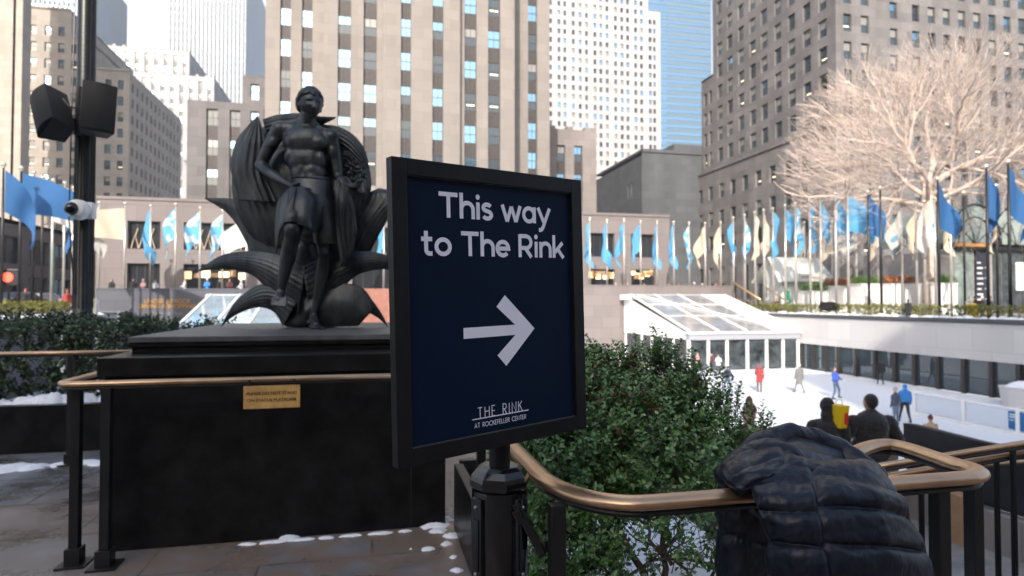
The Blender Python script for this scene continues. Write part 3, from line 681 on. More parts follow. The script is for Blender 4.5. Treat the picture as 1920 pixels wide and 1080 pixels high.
# torso: rib cage, chest, belly, pelvis
E(575, 266, 0.00, 0.210, 0.125, 0.150); E(575, 298, 0.00, 0.185, 0.112, 0.15); E(579, 325, 0.0, 0.162, 0.104, 0.12)
E(583, 358, 0.0, 0.178, 0.122, 0.11); C((540, 242, -0.01), (611, 255, -0.01), 0.068, 0.068)
E(554, 263, 0.066, 0.092, 0.052, 0.076, -8); E(596, 268, 0.064, 0.086, 0.052, 0.074, 8)          # pectorals
for (px, py) in ((566, 300), (583, 301), (567, 315), (584, 317), (570, 331), (584, 332)): E(px, py, 0.070, 0.038, 0.036, 0.038)
E(545, 292, 0.02, 0.05, 0.07, 0.09, 12); E(604, 298, 0.02, 0.045, 0.07, 0.09, -12)
C((548, 238, -0.03), (575, 226, -0.02), 0.050, 0.045); C((602, 250, -0.03), (578, 228, -0.02), 0.05, 0.045)
C((575, 240, -0.01), (578, 214, 0.02), 0.072, 0.066)                                                # neck
E(525, 243, 0.0, 0.076, 0.070, 0.074); E(622, 257, 0.0, 0.070, 0.068, 0.072)                         # shoulders
# left-hand arm of the picture: elbow out, hand at the hip
C((521, 248, 0.0), (504, 278, -0.02), 0.066, 0.058); C((504, 278, -0.02), (489, 309, -0.03), 0.058, 0.047)
E(513, 266, 0.02, 0.048, 0.045, 0.065, 25); C((488, 310, -0.03), (508, 327, 0.05), 0.051, 0.049); C((508, 327, 0.05), (538, 344, 0.145), 0.049, 0.031)
C((538, 344, 0.145), (553, 351, 0.18), 0.030, 0.034)
for k, (dx, dy, l) in enumerate(((0, -6, 14), (3, -1, 17), (3, 5, 16), (0, 11, 13))):
    C((552+dx, 349+dy, 0.20), (552+dx+l*0.6, 352+dy, 0.215), 0.0125, 0.012); C((552+dx+l*0.6, 352+dy, 0.215), (552+dx+l*0.85, 361+dy, 0.19), 0.012, 0.010)
C((549, 345, 0.20), (562, 343, 0.235), 0.015, 0.011)
# right-hand arm: upper arm down, forearm forward
C((622, 262, 0.0), (629, 295, -0.01), 0.062, 0.054); C((629, 295, -0.01), (635, 330, 0.0), 0.053, 0.043); E(624, 284, 0.02, 0.042, 0.042, 0.07, -8)
C((634, 332, 0.0), (650, 346, 0.12), 0.040, 0.034); C((650, 346, 0.12), (664, 349, 0.20), 0.033, 0.026)
C((664, 349, 0.20), (674, 347, 0.22), 0.030, 0.032)
for k, (dy, l) in enumerate(((-7, 11), (-1, 13), (5, 12), (10, 9))):
    C((674, 347+dy, 0.23), (674+l, 345+dy, 0.245), 0.0125, 0.0115); C((674+l, 345+dy, 0.245), (674+l-3, 353+dy, 0.255), 0.0115, 0.0095)
C((668, 341, 0.24), (680, 337, 0.26), 0.014, 0.010)
# raised leg
C((560, 375, 0.03), (551, 426, 0.30), 0.105, 0.076); E(549, 431, 0.325, 0.072, 0.07, 0.085); C((549, 440, 0.30), (538, 490, 0.22), 0.066, 0.060)
E(541, 482, 0.19, 0.06, 0.066, 0.11, 8); C((538, 490, 0.22), (527, 545, 0.15), 0.058, 0.034)
C((527, 545, 0.14), (522, 562, 0.22), 0.036, 0.044); E(525, 550, 0.10, 0.028, 0.035, 0.03)
for k in range(5): C((512+k*6.2, 561-k*0.6, 0.23), (510+k*6.4, 575-abs(k-3)*0.9, 0.27), 0.0165-(k < 4)*0.002, 0.0135)
# standing leg
C((600, 378, 0.02), (606, 440, 0.04), 0.102, 0.076); C((606, 440, 0.04), (609, 474, 0.045), 0.074, 0.060); E(609, 473, 0.06, 0.050, 0.055, 0.052)
C((609, 480, 0.04), (603, 520, 0.01), 0.052, 0.055); E(603, 512, -0.01, 0.052, 0.06, 0.085, 6); C((603, 520, 0.01), (589, 585, 0.0), 0.052, 0.029)
C((588, 590, -0.02), (587, 602, 0.0), 0.034, 0.034); C((588, 597, 0.02), (592, 609, 0.18), 0.034, 0.033); E(583, 604, -0.01, 0.035, 0.05, 0.03)
for k in range(5): C((582+k*6.0, 611.5+0.6*k, 0.185), (583+k*6.3, 613.5+0.6*k, 0.225+0.01*(2-abs(k-2))), 0.016, 0.012)
body = remesh(b, 'body', M_bronze, st, 0.0085, 8, 0.55)
# head, turned to the right of the picture
hc = L_(S(581.5, 196, 0.02)); hy = R(36)
HM = Matrix.Translation(hc) @ Matrix.Rotation(-YAW+hy, 4, 'Z') @ Matrix.Rotation(R(7), 4, 'X') @ Matrix.Diagonal((1.30, 1.26, 1.18, 1))
def head_surface(x, y, z):
    """unit direction to a point of the modelled head (front is -y)"""
    j = max(0.0, min(1.0, (-z-0.05)/0.95)); j = j*j*(3-2*j)
    X = x*0.077*(1-0.36*j); Y = y*(0.090 if y < 0 else 0.100*(1-0.38*j)); Z = z*0.118
    if y < 0: Y *= (1-0.16*j) if True else 1
    if z > 0.3: X *= 1-0.05*(z-0.3)
    if y < 0.15:
        def g(a, b): return math.exp(-(a/b)**2)
        f = min(1, max(0, (0.15-y)/0.5)); d = 0.0
        tz = min(1, max(0, (0.020-Z)/0.052)); d += g(X, 0.0085+0.005*tz)*(0.004+0.022*tz)*(g(min(0, 0.026-Z) if Z > 0.026 else 0, 0.01)*g(max(0, -0.036-Z), 0.005))
        for s_ in (-1, 1):
            d += 0.0065*g(X-s_*0.026, 0.022)*g(Z-0.024, 0.009); d -= 0.0120*g(X-s_*0.029, 0.014)*g(Z-0.005, 0.010); d += 0.0060*g(X-s_*0.029, 0.009)*g(Z-0.003, 0.005)
            d += 0.0050*g(X-s_*0.040, 0.016)*g(Z+0.024, 0.015); d += 0.004*g(X-s_*0.011, 0.006)*g(Z+0.033, 0.006)
        d += 0.0075*g(X, 0.017)*g(Z+0.0515, 0.0048)+0.0080*g(X, 0.014)*g(Z+0.0640, 0.0055)-0.004*g(X, 0.018)*g(Z+0.0575, 0.0022)-0.003*g(X, 0.02)*g(Z+0.075, 0.005)
        d += 0.008*g(X, 0.018)*g(Z+0.094, 0.014)
        Y -= d*f
    return Vector((X, Y, Z))
def head_mesh(fn, NU, NV):
    mb = MB(); vs = [HM @ fn(0, 0, -1)]; fs = []
    for v in range(1, NV):
        b_ = -math.pi/2+math.pi*v/NV
        for u in range(NU): a = 2*math.pi*u/NU; vs.append(HM @ fn(math.cos(a)*math.cos(b_), math.sin(a)*math.cos(b_), math.sin(b_)))
    vs.append(HM @ fn(0, 0, 1)); T = len(vs)-1
    for u in range(NU): u2 = (u+1) % NU; fs.append((0, 1+u2, 1+u)); fs.append((T, 1+(NV-2)*NU+u, 1+(NV-2)*NU+u2))
    for v in range(NV-2):
        for u in range(NU): u2 = (u+1) % NU; fs.append((1+v*NU+u, 1+v*NU+u2, 1+(v+1)*NU+u2, 1+(v+1)*NU+u))
    mb.add(vs, fs); return mb
mb = head_mesh(head_surface, 128, 110); HR = HM.to_3x3().normalized()
for s_ in (-1, 1):
    mb.ball(HM @ Vector((s_*0.0765, 0.014, -0.012)), (0.010, 0.022, 0.038), HR, nu=12, nv=8)
mb.cap(HM @ Vector((0, 0.025, -0.03)), L_(S(577, 226, 0.0)), 0.062, 0.070, seg=18)
mb.build('head', M_bronze, st, smooth=True)
def hair_surface(x, y, z):
    p = head_surface(x, y, z); n_ = Vector((x, y, z))
    line = 0.050-0.006*math.cos(x*9) if y < -0.45 else (0.050+(y+0.45)*-0.115 if y < 0.1 else -0.013-0.055*min(1, (y-0.1)/0.5))
    m = min(1, max(0, (p.z-line)/0.010)); m = m*m*(3-2*m)
    c = noise.noise(Vector((x*9, y*9, z*9)))*0.6+0.5*abs(noise.noise(Vector((x*17+3, y*17, z*17))))
    return p*(1-0.03*(1-m))+n_*(m*(0.011+0.011*c))
head_mesh(hair_surface, 110, 90).build('hair', M_bronze, st, smooth=True)
# loincloth: hip wrap, cloth over the raised thigh and hanging cloak
def wrap(px0, px1, y0, y1, w, r, name, folds=5): pass
def sheet(rowsP, name, thick=0.008, m=M_bronze, parent=None, sub=1, folds=0.0, nf=6, seed=0, smooth=True):
    """surface through rows of control points, given a little thickness"""
    n = len(rowsP); k = len(rowsP[0]); NU = 44; NV = 30
    P = np.array([[tuple(p) for p in r] for r in rowsP])
    def interp(A, t):
        x = t*(len(A)-1); i = min(int(x), len(A)-2); f = x-i
        p0 = A[max(i-1, 0)]; p1 = A[i]; p2 = A[i+1]; p3 = A[min(i+2, len(A)-1)]
        return 0.5*((2*p1)+(-p0+p2)*f+(2*p0-5*p1+4*p2-p3)*f*f+(-p0+3*p1-3*p2+p3)*f**3)
    G = np.array([interp(P, v/(NV-1)) for v in range(NV)])
    G = np.array([[interp(G[v], u/(NU-1)) for u in range(NU)] for v in range(NV)])
    du = np.gradient(G, axis=1); dv = np.gradient(G, axis=0); N = np.cross(du, dv); N /= (np.linalg.norm(N, axis=2, keepdims=True)+1e-9)
    if folds:
        for v in range(NV):
            for u in range(NU):
                q = noise.noise(Vector((u/NU*nf+seed, v/NV*nf*0.35, seed)))
                G[v, u] += N[v, u]*folds*(math.sin(u/NU*nf*3.1+1.5*q+v/NV*1.2)*0.6+q*0.8)
    me = MB(); vs = [tuple(p) for p in (G-N*thick/2).reshape(-1, 3)]+[tuple(p) for p in (G+N*thick/2).reshape(-1, 3)]; fs = []; T = NU*NV
    for v in range(NV-1):
        for u in range(NU-1):
            a = v*NU+u; fs.append((a, a+1, a+NU+1, a+NU)); fs.append((T+a, T+a+NU, T+a+NU+1, T+a+1))
    for v in range(NV-1):
        a = v*NU; fs.append((a, a+NU, T+a+NU, T+a)); a = v*NU+NU-1; fs.append((a, T+a, T+a+NU, a+NU))
    for u in range(NU-1):
        fs.append((u, T+u, T+u+1, u+1)); a = (NV-1)*NU+u; fs.append((a, a+1, T+a+1, T+a))
    me.add(vs, fs); return me.build(name, m, parent, smooth=True)
def ring_rows(spec, closed=True):
    """rows of points round a limb: spec = (px, py, w, rx, rd[, tilt]) from the waist down"""
    out = []
    for (px, py, w, rx, rd, *tl) in spec:
        t_ = tl[0] if tl else 0; r = []
        for k in range(17):
            a = 2*math.pi*k/16-math.pi/2
            r.append(L_(S(px, py, w)+cr*(rx*math.sin(a))+Vector((0, 0, t_*math.sin(a)))-Vector((cf.x, cf.y, 0))*(rd*math.cos(a))))
        out.append(r)
    return out
sheet(ring_rows([(583, 334, 0, 0.150, 0.112), (584, 350, 0, 0.172, 0.130), (584, 372, 0.01, 0.190, 0.15), (586, 392, 0.02, 0.195, 0.16)]), 'loincloth', folds=0.0025, nf=3, parent=st, seed=2)
sheet(ring_rows([(601, 380, 0.01, 0.125, 0.14), (606, 410, 0.03, 0.108, 0.118), (609, 438, 0.04, 0.098, 0.10), (611, 459, 0.04, 0.094, 0.096)]), 'loincloth_leg', folds=0.002, nf=3, parent=st, seed=5)
sheet(ring_rows([(566, 356, 0.07, 0.12, 0.12), (560, 378, 0.13, 0.135, 0.15), (556, 402, 0.22, 0.125, 0.15), (552, 420, 0.27, 0.105, 0.12)]), 'thigh_drape', folds=0.003, nf=3, parent=st, seed=9)
sheet([[L_(S(521, 378, 0.14)), L_(S(533, 362, 0.2)), L_(S(548, 352, 0.24)), L_(S(556, 352, 0.25))],
       [L_(S(516, 410, 0.16)), L_(S(526, 398, 0.3)), L_(S(540, 385, 0.35)), L_(S(552, 372, 0.33))],
       [L_(S(515, 440, 0.14)), L_(S(521, 430, 0.30)), L_(S(533, 412, 0.37)), L_(S(549, 406, 0.38))],
       [L_(S(517, 475, 0.10)), L_(S(520, 462, 0.22)), L_(S(529, 426, 0.35)), L_(S(547, 411, 0.39))]], 'thigh_drape', folds=0.005, nf=2, parent=st, seed=12)
sheet([[L_(S(542, 352, 0.235)), L_(S(566, 350, 0.24)), L_(S(580, 358, 0.22)), L_(S(598, 366, 0.17))],
       [L_(S(538, 378, 0.335)), L_(S(568, 372, 0.31)), L_(S(584, 376, 0.27)), L_(S(604, 378, 0.19))],
       [L_(S(535, 408, 0.36)), L_(S(568, 402, 0.36)), L_(S(585, 400, 0.29)), L_(S(603, 398, 0.19))],
       [L_(S(535, 414, 0.36)), L_(S(574, 425, 0.36)), L_(S(590, 436, 0.28)), L_(S(600, 427, 0.18))]], 'thigh_drape', folds=0.009, nf=3, parent=st, seed=15)
mb = MB(); mb.tube([L_(S(583, 337, 0)+cr*(0.156*math.sin(a))-Vector((cf.x, cf.y, 0))*(0.118*math.cos(a))+Vector((0, 0, -0.012*math.sin(a)))) for a in [2*math.pi*k/24 for k in range(25)]], 0.012, 8)
mb.build('belt', M_bronze, st, smooth=True)
sheet([[L_(S(626, 346, 0.0)), L_(S(632, 336, 0.07)), L_(S(640, 334, 0.10)), L_(S(648, 342, 0.14))],
       [L_(S(626, 375, 0.02)), L_(S(636, 372, 0.09)), L_(S(648, 372, 0.12)), L_(S(660, 372, 0.16))],
       [L_(S(627, 420, 0.02)), L_(S(637, 420, 0.07)), L_(S(652, 425, 0.10)), L_(S(667, 425, 0.14))],
       [L_(S(640, 500, 0.0)), L_(S(648, 490, 0.05)), L_(S(657, 478, 0.08)), L_(S(668, 438, 0.12))]], 'cloak', folds=0.016, nf=8, parent=st, seed=21, thick=0.014)
sheet([[L_(S(636, 336, -0.05)), L_(S(642, 330, 0.05)), L_(S(652, 334, 0.15)), L_(S(657, 348, 0.20))],
       [L_(S(634, 350, -0.07)), L_(S(638, 352, 0.0)), L_(S(648, 358, 0.10)), L_(S(655, 362, 0.18))],
       [L_(S(634, 400, -0.08)), L_(S(640, 402, -0.02)), L_(S(650, 400, 0.08)), L_(S(664, 400, 0.15))],
       [L_(S(636, 470, -0.08)), L_(S(641, 480, -0.04)), L_(S(650, 480, 0.04)), L_(S(662, 470, 0.10))]], 'cloak', folds=0.012, nf=6, parent=st, seed=25, thick=0.012)
# leaves and the ribbed husk behind the figure
def blade(e1, e2, w0, w1, name='leaf', bulge=0.05, ribs=9, thick=0.03, amp=0.004, NU=26, NV=40):
    def rs(E_, t):
        x = t*(len(E_)-1); i = min(int(x), len(E_)-2); f = x-i
        p = [np.array(E_[max(0, min(len(E_)-1, j))], float) for j in (i-1, i, i+1, i+2)]
        return 0.5*((2*p[1])+(-p[0]+p[2])*f+(2*p[0]-5*p[1]+4*p[2]-p[3])*f*f+(-p[0]+3*p[1]-3*p[2]+p[3])*f**3)
    F_, Bk = [], []
    for v in range(NV):
        t_ = v/(NV-1); a = rs(e1, t_); c = rs(e2, t_); w = w0+(w1-w0)*t_
        for u in range(NU):
            s_ = u/(NU-1); p = a+(c-a)*s_; wid = np.linalg.norm(c-a)/220
            ww = w+bulge*math.sin(math.pi*s_)*min(1, wid*4)+amp*min(1, wid*5)*math.cos(s_*ribs*2*math.pi)
            F_.append(L_(S(p[0], p[1], ww)))
            edge = min(s_, 1-s_)*2; tt = thick*(0.25+0.75*min(1, edge*4))*min(1, 0.15+wid*3)
            Bk.append(L_(S(p[0], p[1], ww-tt)))
    T = NU*NV; fs = []
    for v in range(NV-1):
        for u in range(NU-1):
            a = v*NU+u; fs += [(a, a+NU, a+NU+1, a+1), (T+a, T+a+1, T+a+NU+1, T+a+NU)]
    for v in range(NV-1):
        a = v*NU; fs.append((a, T+a, T+a+NU, a+NU)); a = a+NU-1; fs.append((a, a+NU, T+a+NU, T+a))
    for u in range(NU-1):
        fs.append((u, u+1, T+u+1, T+u)); a = (NV-1)*NU+u; fs.append((a, T+a, T+a+1, a+1))
    mb = MB(); mb.add(F_+Bk, fs); return mb.build(name, M_bronze, st, smooth=True)
CX = 571
def mir(E_): return [(2*CX-x, y) for x, y in E_]
for f_ in (lambda e: e, mir):
    blade(f_([(384, 371), (440, 373), (490, 391), (540, 410), (575, 430)]), f_([(384, 373), (428, 402), (460, 452), (486, 520), (560, 560)]), -0.42, -0.22, ribs=12, amp=0.005, thick=0.05)
    blade(f_([(370, 508), (412, 480), (460, 471), (515, 476), (575, 500)]), f_([(370, 509), (425, 505), (470, 515), (500, 540), (560, 590)]), -0.22, -0.08, ribs=8, thick=0.07)
    blade(f_([(414, 613), (428, 585), (455, 552), (500, 531), (570, 548)]), f_([(415, 613), (440, 592), (480, 577), (512, 584), (530, 612)]), -0.20, -0.10, ribs=7, thick=0.09)
blade([(571, 560), (600, 540), (640, 531), (680, 540), (705, 575)], [(571, 612), (600, 612), (630, 612), (655, 612), (672, 611)], -0.06, -0.16, ribs=2, thick=0.10, amp=0.002)
b = MB(); C((572, 600, -0.24), (571, 470, -0.24), 0.15, 0.12); C((610, 600, -0.22), (585, 500, -0.24), 0.14, 0.12); C((553, 600, -0.22), (565, 520, -0.24), 0.11, 0.11)
b.v = [(v[0], v[1], max(v[2], 0.004)) for v in b.v]; remesh(b, 'leaf_base', M_bronze, st, 0.02, 4)
blade([(712, 352), (690, 362), (668, 380), (655, 420), (640, 470)], [(713, 353), (735, 358), (768, 372), (735, 400), (690, 480)], -0.30, -0.24, ribs=8)
# husk: a ribbed rounded mass
HC = (563, 352); NU = 120; NV = 44; F_ = []
for v in range(NV):
    q = v/(NV-1); ph = q*math.pi/2*1.16
    for u in range(NU):
        a = 2*math.pi*u/NU; rr = 131+4*math.sin(3*a+0.6)-(10*max(0, math.cos(a-R(-20)))**3 if False else 0)
        swirl = math.cos((q*1.0+0.10*math.sin(a*2+0.8))*2*math.pi*13)
        rad = rr*math.sin(min(ph, math.pi))
        F_.append(L_(S(HC[0]+rad*math.cos(a), HC[1]-rad*math.sin(a), -0.30+0.20*math.cos(ph)+0.006*swirl*min(1, q*3))))
mb = MB(); fs = []
for v in range(NV-1):
    for u in range(NU): u2 = (u+1) % NU; fs.append((v*NU+u, (v+1)*NU+u, (v+1)*NU+u2, v*NU+u2))
F_.append(L_(S(HC[0], HC[1], -0.42))); fs += [((NV-1)*NU+(u+1) % NU, (NV-1)*NU+u, len(F_)-1)[::-1] for u in range(NU)]
mb.add(F_, fs); mb.build('husk', M_bronze, st, smooth=True)
blade([(484, 216), (464, 236), (441, 268), (433, 320), (448, 376)], [(484, 217), (492, 240), (500, 280), (500, 330), (520, 380)], -0.16, -0.10, 'husk_leaf', ribs=5, amp=0.006)
blade([(492, 224), (520, 215), (560, 212), (600, 218), (629, 219)], [(500, 250), (530, 245), (570, 244), (600, 236), (629, 222)], -0.16, -0.14, 'husk_leaf', ribs=4, amp=0.006)
blade([(598, 234), (630, 236), (662, 252), (684, 280), (693, 315)], [(590, 240), (618, 262), (645, 280), (668, 300), (692, 317)], -0.12, -0.10, 'husk_leaf', ribs=5, amp=0.007)
mb = MB()
for i in range(130):
    q = random.random(); w = random.random(); px = 645+38*w+random.uniform(-4, 4); py = 285+q*65+w*14
    if py < 268+ (px-620)*0.6: continue
    mb.ball(L_(S(px, py, -0.10-0.02*random.random())), 0.017, nu=7, nv=5)
mb.build('seed_cluster', M_bronze, st, smooth=True)
b = MB(); b.ball(L_(S(768, 474, -0.05)), (0.20, 0.16, 0.21)); b.ball(L_(S(768, 474, 0.02)), (0.10, 0.16, 0.11)); remesh(b, 'leaf_curl', M_bronze, st, 0.012, 2)
# ---- rails round the pedestal
def rail_obj(label, pts, posts, rad=0.026, flat=0.7, group=None, loc=None, rail_m=M_rail, postw=0.034, foot=True, zf=None):
    loc = Vector(loc); t = empty('handrail', loc, 0, label, 'railing', group)
    mb = MB(); mb.tube([Vector(p)-loc for p in pts], rad, 14, flat=flat, ref=(0, 0, 1)); mb.build('rail', rail_m, t, smooth=True)
    mb = MB(); mb.tube([Vector(p)-loc-Vector((0, 0, rad*flat+0.006)) for p in pts], 0.014, 6, flat=0.8, ref=(0, 0, 1)); mb.build('under_bar', M_black, t)
    for (x, y, zb, zt_) in posts:
        mb = MB(); mb.box(x-loc.x-postw/2, y-loc.y-postw/2, zb-loc.z, x-loc.x+postw/2, y-loc.y+postw/2, zt_-loc.z)
        if foot:
            mb.box(x-loc.x-postw*0.8, y-loc.y-postw*0.8, zb-loc.z, x-loc.x+postw*0.8, y-loc.y+postw*0.8, zb-loc.z+0.10)
            mb.box(x-loc.x-0.075, y-loc.y-0.075, zb-loc.z, x-loc.x+0.075, y-loc.y+0.075, zb-loc.z+0.012)
        mb.build('post', M_black, t, bevel=0.003)
    return t
def arc_pts(c, r, a0, a1, n, z): return [(c[0]+r*math.cos(R(a0+(a1-a0)*i/(n-1))), c[1]+r*math.sin(R(a0+(a1-a0)*i/(n-1))), z) for i in range(n)]
ZR = 1.035
pA = at(195, 705, Z=ZR); 
c0 = at(152, 712, Z=ZR)
yr = 3.93; xl = at(142, 712, Z=ZR).x
rp = [(xl, 4.62, ZR)]+arc_pts((xl+0.09, yr+0.09), 0.09, 180, 270, 7, ZR)+[(0.45, yr, ZR)]
p1 = at(160, 1032, Z=0); p2 = at(198, 1042, Z=0)
rail_obj('slim bronze handrail on black posts in front of the statue pedestal', rp, [(xl+0.075, yr+0.07, 0, ZR-0.02), (at(199, 900, Y=yr-0.0).x, yr+0.0, 0, ZR-0.02)], 0.026, loc=(xl, yr, 0), postw=0.05)
y2 = 6.45; xL2 = at(-60, 657, Y=y2).x
rail_obj('slim bronze handrail in front of the left hedge', [(xL2, y2, 1.03), (at(252, 655, Y=y2).x, y2, 1.03)], [(at(133, 700, Y=y2).x, y2, 0, 1.01), (at(-30, 700, Y=y2).x, y2, 0, 1.01)], 0.026, loc=(-3, y2, 0), postw=0.045)
# notice
pn = at(510, 744, Y=yr-0.035)
t = empty('notice_plate', pn, 0, 'small yellowed notice plate hanging under the bronze rail before the pedestal', 'notice')
w_ = (at(564, 744, Y=yr-0.035).x-at(458, 744, Y=yr-0.035).x); h_ = 0.135
mb = MB(); mb.box(-w_/2, -0.004, -h_/2, w_/2, 0.004, h_/2); mb.build('plate', mat('aged_yellow_plate', (0.50, 0.30, 0.10), 0.45, var=0.3, vscale=9), t, bevel=0.002)
M_brownink = mat('brown_ink', (0.09, 0.04, 0.01), 0.6)
text('lettering', 'PLEASE DO NOT STAND', w_*0.082, (0, -0.0055, 0.014), 0, M_brownink, t, 0.0005, bold=0.0004)
text('lettering', 'ON STATUS PLATFORM', w_*0.082, (0, -0.0055, -0.026), 0, M_brownink, t, 0.0005, bold=0.0004)
for s_ in (-1, 1):
    mb = MB(); mb.box(s_*w_*0.4-0.006, 0.004, h_/2-0.02, s_*w_*0.4+0.006, 0.010, h_/2+0.035); mb.build('bracket', M_black, t)
# ---- planter with the big boxwood and its bronze rail
PZ = 0.20
t = empty('stone_planter', (1.2, 3.0, 0), 0, 'black-edged planter bed below the curved bronze rail holding the big bush', 'planter')
mb = MB(); mb.box(0.53-1.2, 1.50-3, 0, 0.59-1.2, 4.10-3, 0.42); mb.box(0.53-1.2, 1.44-3, 0, 1.88-1.2, 1.5-3, 0.14); mb.box(1.82-1.2, 1.502-3, -1.5, 1.88-1.2, 4.3-3, 0.30); mb.box(0.592-1.2, 4.24-3, 0, 1.818-1.2, 4.3-3, 0.40)
mb.build('planter_wall', M_ped, t, bevel=0.004)
def terrain(x0, x1, y0, y1, z, amp, n, seed, sc=4.0):
    vs = []; fs = []
    for j in range(n+1):
        for i in range(n+1):
            x = x0+(x1-x0)*i/n; y = y0+(y1-y0)*j/n
            e = min(1, min(i, j, n-i, n-j)/3.0)
            vs.append((x, y, z+amp*e*(noise.noise(Vector((x*sc, y*sc, seed)))+0.5*noise.noise(Vector((x*sc*2.7, y*sc*2.7, seed))))))
    for j in range(n):
        for i in range(n): a = j*(n+1)+i; fs.append((a, a+1, a+n+2, a+n+1))
    return vs, fs
mb = MB(); vs, fs = terrain(0.592, 1.818, 1.505, 4.235, 0.15, 0.03, 40, 3); mb.add(vs, fs); o = mb.build('planter_soil', mat('dark_soil', (0.03, 0.022, 0.016), 0.95, var=0.4, vscale=20, bump=0.6), None, smooth=True); o['kind'] = 'stuff'
mb = MB(); vs, fs = terrain(0.75, 1.80, 1.7, 4.1, 0.23, 0.10, 60, 11, 2.2); mb.add(vs, fs); o = mb.build('planter_snow', M_snow, None, smooth=True); o['kind'] = 'stuff'
ZQ = 0.985
y_b = 3.95
XR0 = 0.485; YF = 1.47
rp = [(XR0, 4.0, ZQ), (XR0, 3.0, ZQ), (XR0, 2.4, ZQ), (XR0, 2.0, ZQ)]+[(XR0+0.20-0.20*math.cos(a), YF+0.30-0.30*math.sin(a), ZQ) for a in [math.pi/2*k/8 for k in range(9)]]
rp += [(0.85, YF, ZQ), (1.1, YF, ZQ), (1.4, YF, ZQ), (1.70, YF, ZQ)]+arc_pts((1.70, YF+0.11), 0.11, -90, 20, 8, ZQ)
q1 = at(1700, 838, Z=ZQ); q2 = at(1650, 830, Z=ZQ)
rp += [tuple(q1), tuple(q2)]+[tuple(at(1600, 850, Z=ZQ)), tuple(at(1540, 878, Z=ZQ-0.03))]
def smooth_path(P, k=4):
    P = [Vector(p) for p in P]; out = []
    for i in range(len(P)-1):
        p0 = P[max(i-1, 0)]; p1 = P[i]; p2 = P[i+1]; p3 = P[min(i+2, len(P)-1)]
        for j in range(k):
            f = j/k; out.append(0.5*((2*p1)+(-p0+p2)*f+(2*p0-5*p1+4*p2-p3)*f*f+(-p0+3*p1-3*p2+p3)*f**3))
    out.append(P[-1]); return out
rp = smooth_path(rp, 8)
for it_ in range(30): rp = [rp[0]]+[(rp[i-1]+rp[i]*2+rp[i+1])/4 for i in range(1, len(rp)-1)]+[rp[-1]]
t = rail_obj('thick polished bronze handrail curving round the planter', rp, [(at(1044, 1000, Y=YF+0.10).x, YF+0.10, 0, ZQ-0.02), (at(1762, 1000, Y=YF+0.02).x, YF+0.02, -1.5, ZQ-0.02), (at(1826, 1000, Y=YF+0.18).x, YF+0.18, -1.5, ZQ-0.02), (XR0+0.02, 2.9, 0, ZQ-0.02)], 0.031, 0.62, loc=(XR0, YF, 0), postw=0.04, foot=False)
# stair rails going down to the right
def stair_rail(pa, pb, label, posts, rad=0.019):
    pts = [pa+(pb-pa)*k/4 for k in range(5)]
    return rail_obj(label, pts, posts, rad, 0.85, loc=pa, foot=False, postw=0.022)
a_, b_ = at(1560, 888, d=3.3), at(2040, 812, d=3.3); stair_rail(a_, b_, 'upper thin bronze stair rail behind the draped coat', [(at(p, 900, d=3.3).x, at(p, 900, d=3.3).y, -1.5, at(p, 845, d=3.3).z-0.0) for p in (1900, 1990)])
a_, b_ = at(1560, 912, d=3.3), at(2040, 825, d=3.35); stair_rail(a_, b_, 'second thin bronze stair rail just below the upper one', [(at(1727, 900, d=3.5).x, at(1727, 900, d=3.5).y, -1.5, at(1727, 880, d=3.5).z), (at(1869, 900, d=3.5).x, at(1869, 900, d=3.5).y, -1.0, at(1869, 852, d=3.5).z)])
a_, b_ = at(1700, 884, d=4.6), at(2040, 856, d=4.8); stair_rail(a_, b_, 'lowest thin bronze stair rail against the dark parapet', [(at(1940, 900, d=4.7).x, at(1940, 900, d=4.7).y, -1.5, at(1940, 862, d=4.7).z)])
# ---- the sign on its belt post
a0 = at(740, 585, d=1.50); a1 = at(1095, 569, d=1.90)
hu = Vector((a1.x-a0.x, a1.y-a0.y, 0)); W_ = hu.length; hu.normalize(); sn = Vector((hu.y, -hu.x, 0))   # normal towards the viewer
rzS = math.atan2(hu.y, hu.x)
z_tl, z_bl = at(740, 291, d=1.50).z, at(740, 880, d=1.50).z; z_tr, z_br = at(1095, 338, d=1.90).z, at(1095, 802, d=1.90).z
Hs = ((z_tl-z_bl)+(z_tr-z_br))/2; zc0 = (z_tl+z_bl)/2; zc1 = (z_tr+z_br)/2
slope = math.atan2(zc1-zc0, W_)
cS = (a0+a1)/2; cS.z = (zc0+zc1)/2
pole_xy = at(937, 860, d=1.76)
sg = empty('sign_stand', (pole_xy.x, pole_xy.y, 0), 0, 'navy board in a black frame pointing the way to the rink on a belt post', 'sign')
SM = Matrix.Translation(cS-Vector((pole_xy.x, pole_xy.y, 0))) @ Matrix.Rotation(rzS, 4, 'Z') @ Matrix.Rotation(-slope, 4, 'Y')
M_navy = mat('navy_board', (0.0024, 0.0095, 0.030), 0.5, var=0.12, vscale=3, spec=0.12)
M_lav = mat('pale_print', (0.80, 0.81, 0.93), 0.5)
M_sframe = mat('sign_frame_black', (0.006, 0.006, 0.0065), 0.45, spec=0.3, var=0.4, vscale=12, bump=0.03, bscale=120)
fw = 0.042; D = 0.030
mb = MB(); w2, h2 = W_/2, Hs/2
mb.box(-w2, 0, -h2, -w2+fw, D, h2); mb.box(w2-fw, 0, -h2, w2, D, h2); mb.box(-w2+fw, 0, -h2, w2-fw, D, -h2+fw); mb.box(-w2+fw, 0, h2-fw, w2-fw, D, h2)
o = mb.build('sign_frame', M_sframe, sg, bevel=0.002); o.matrix_local = SM
mb = MB(); mb.box(-w2+fw-0.003, 0.012, -h2+fw-0.003, w2-fw+0.003, D-0.004, h2-fw+0.003); o = mb.build('sign_board', M_navy, sg); o.matrix_local = SM
mb = MB(); e_ = 0.0012
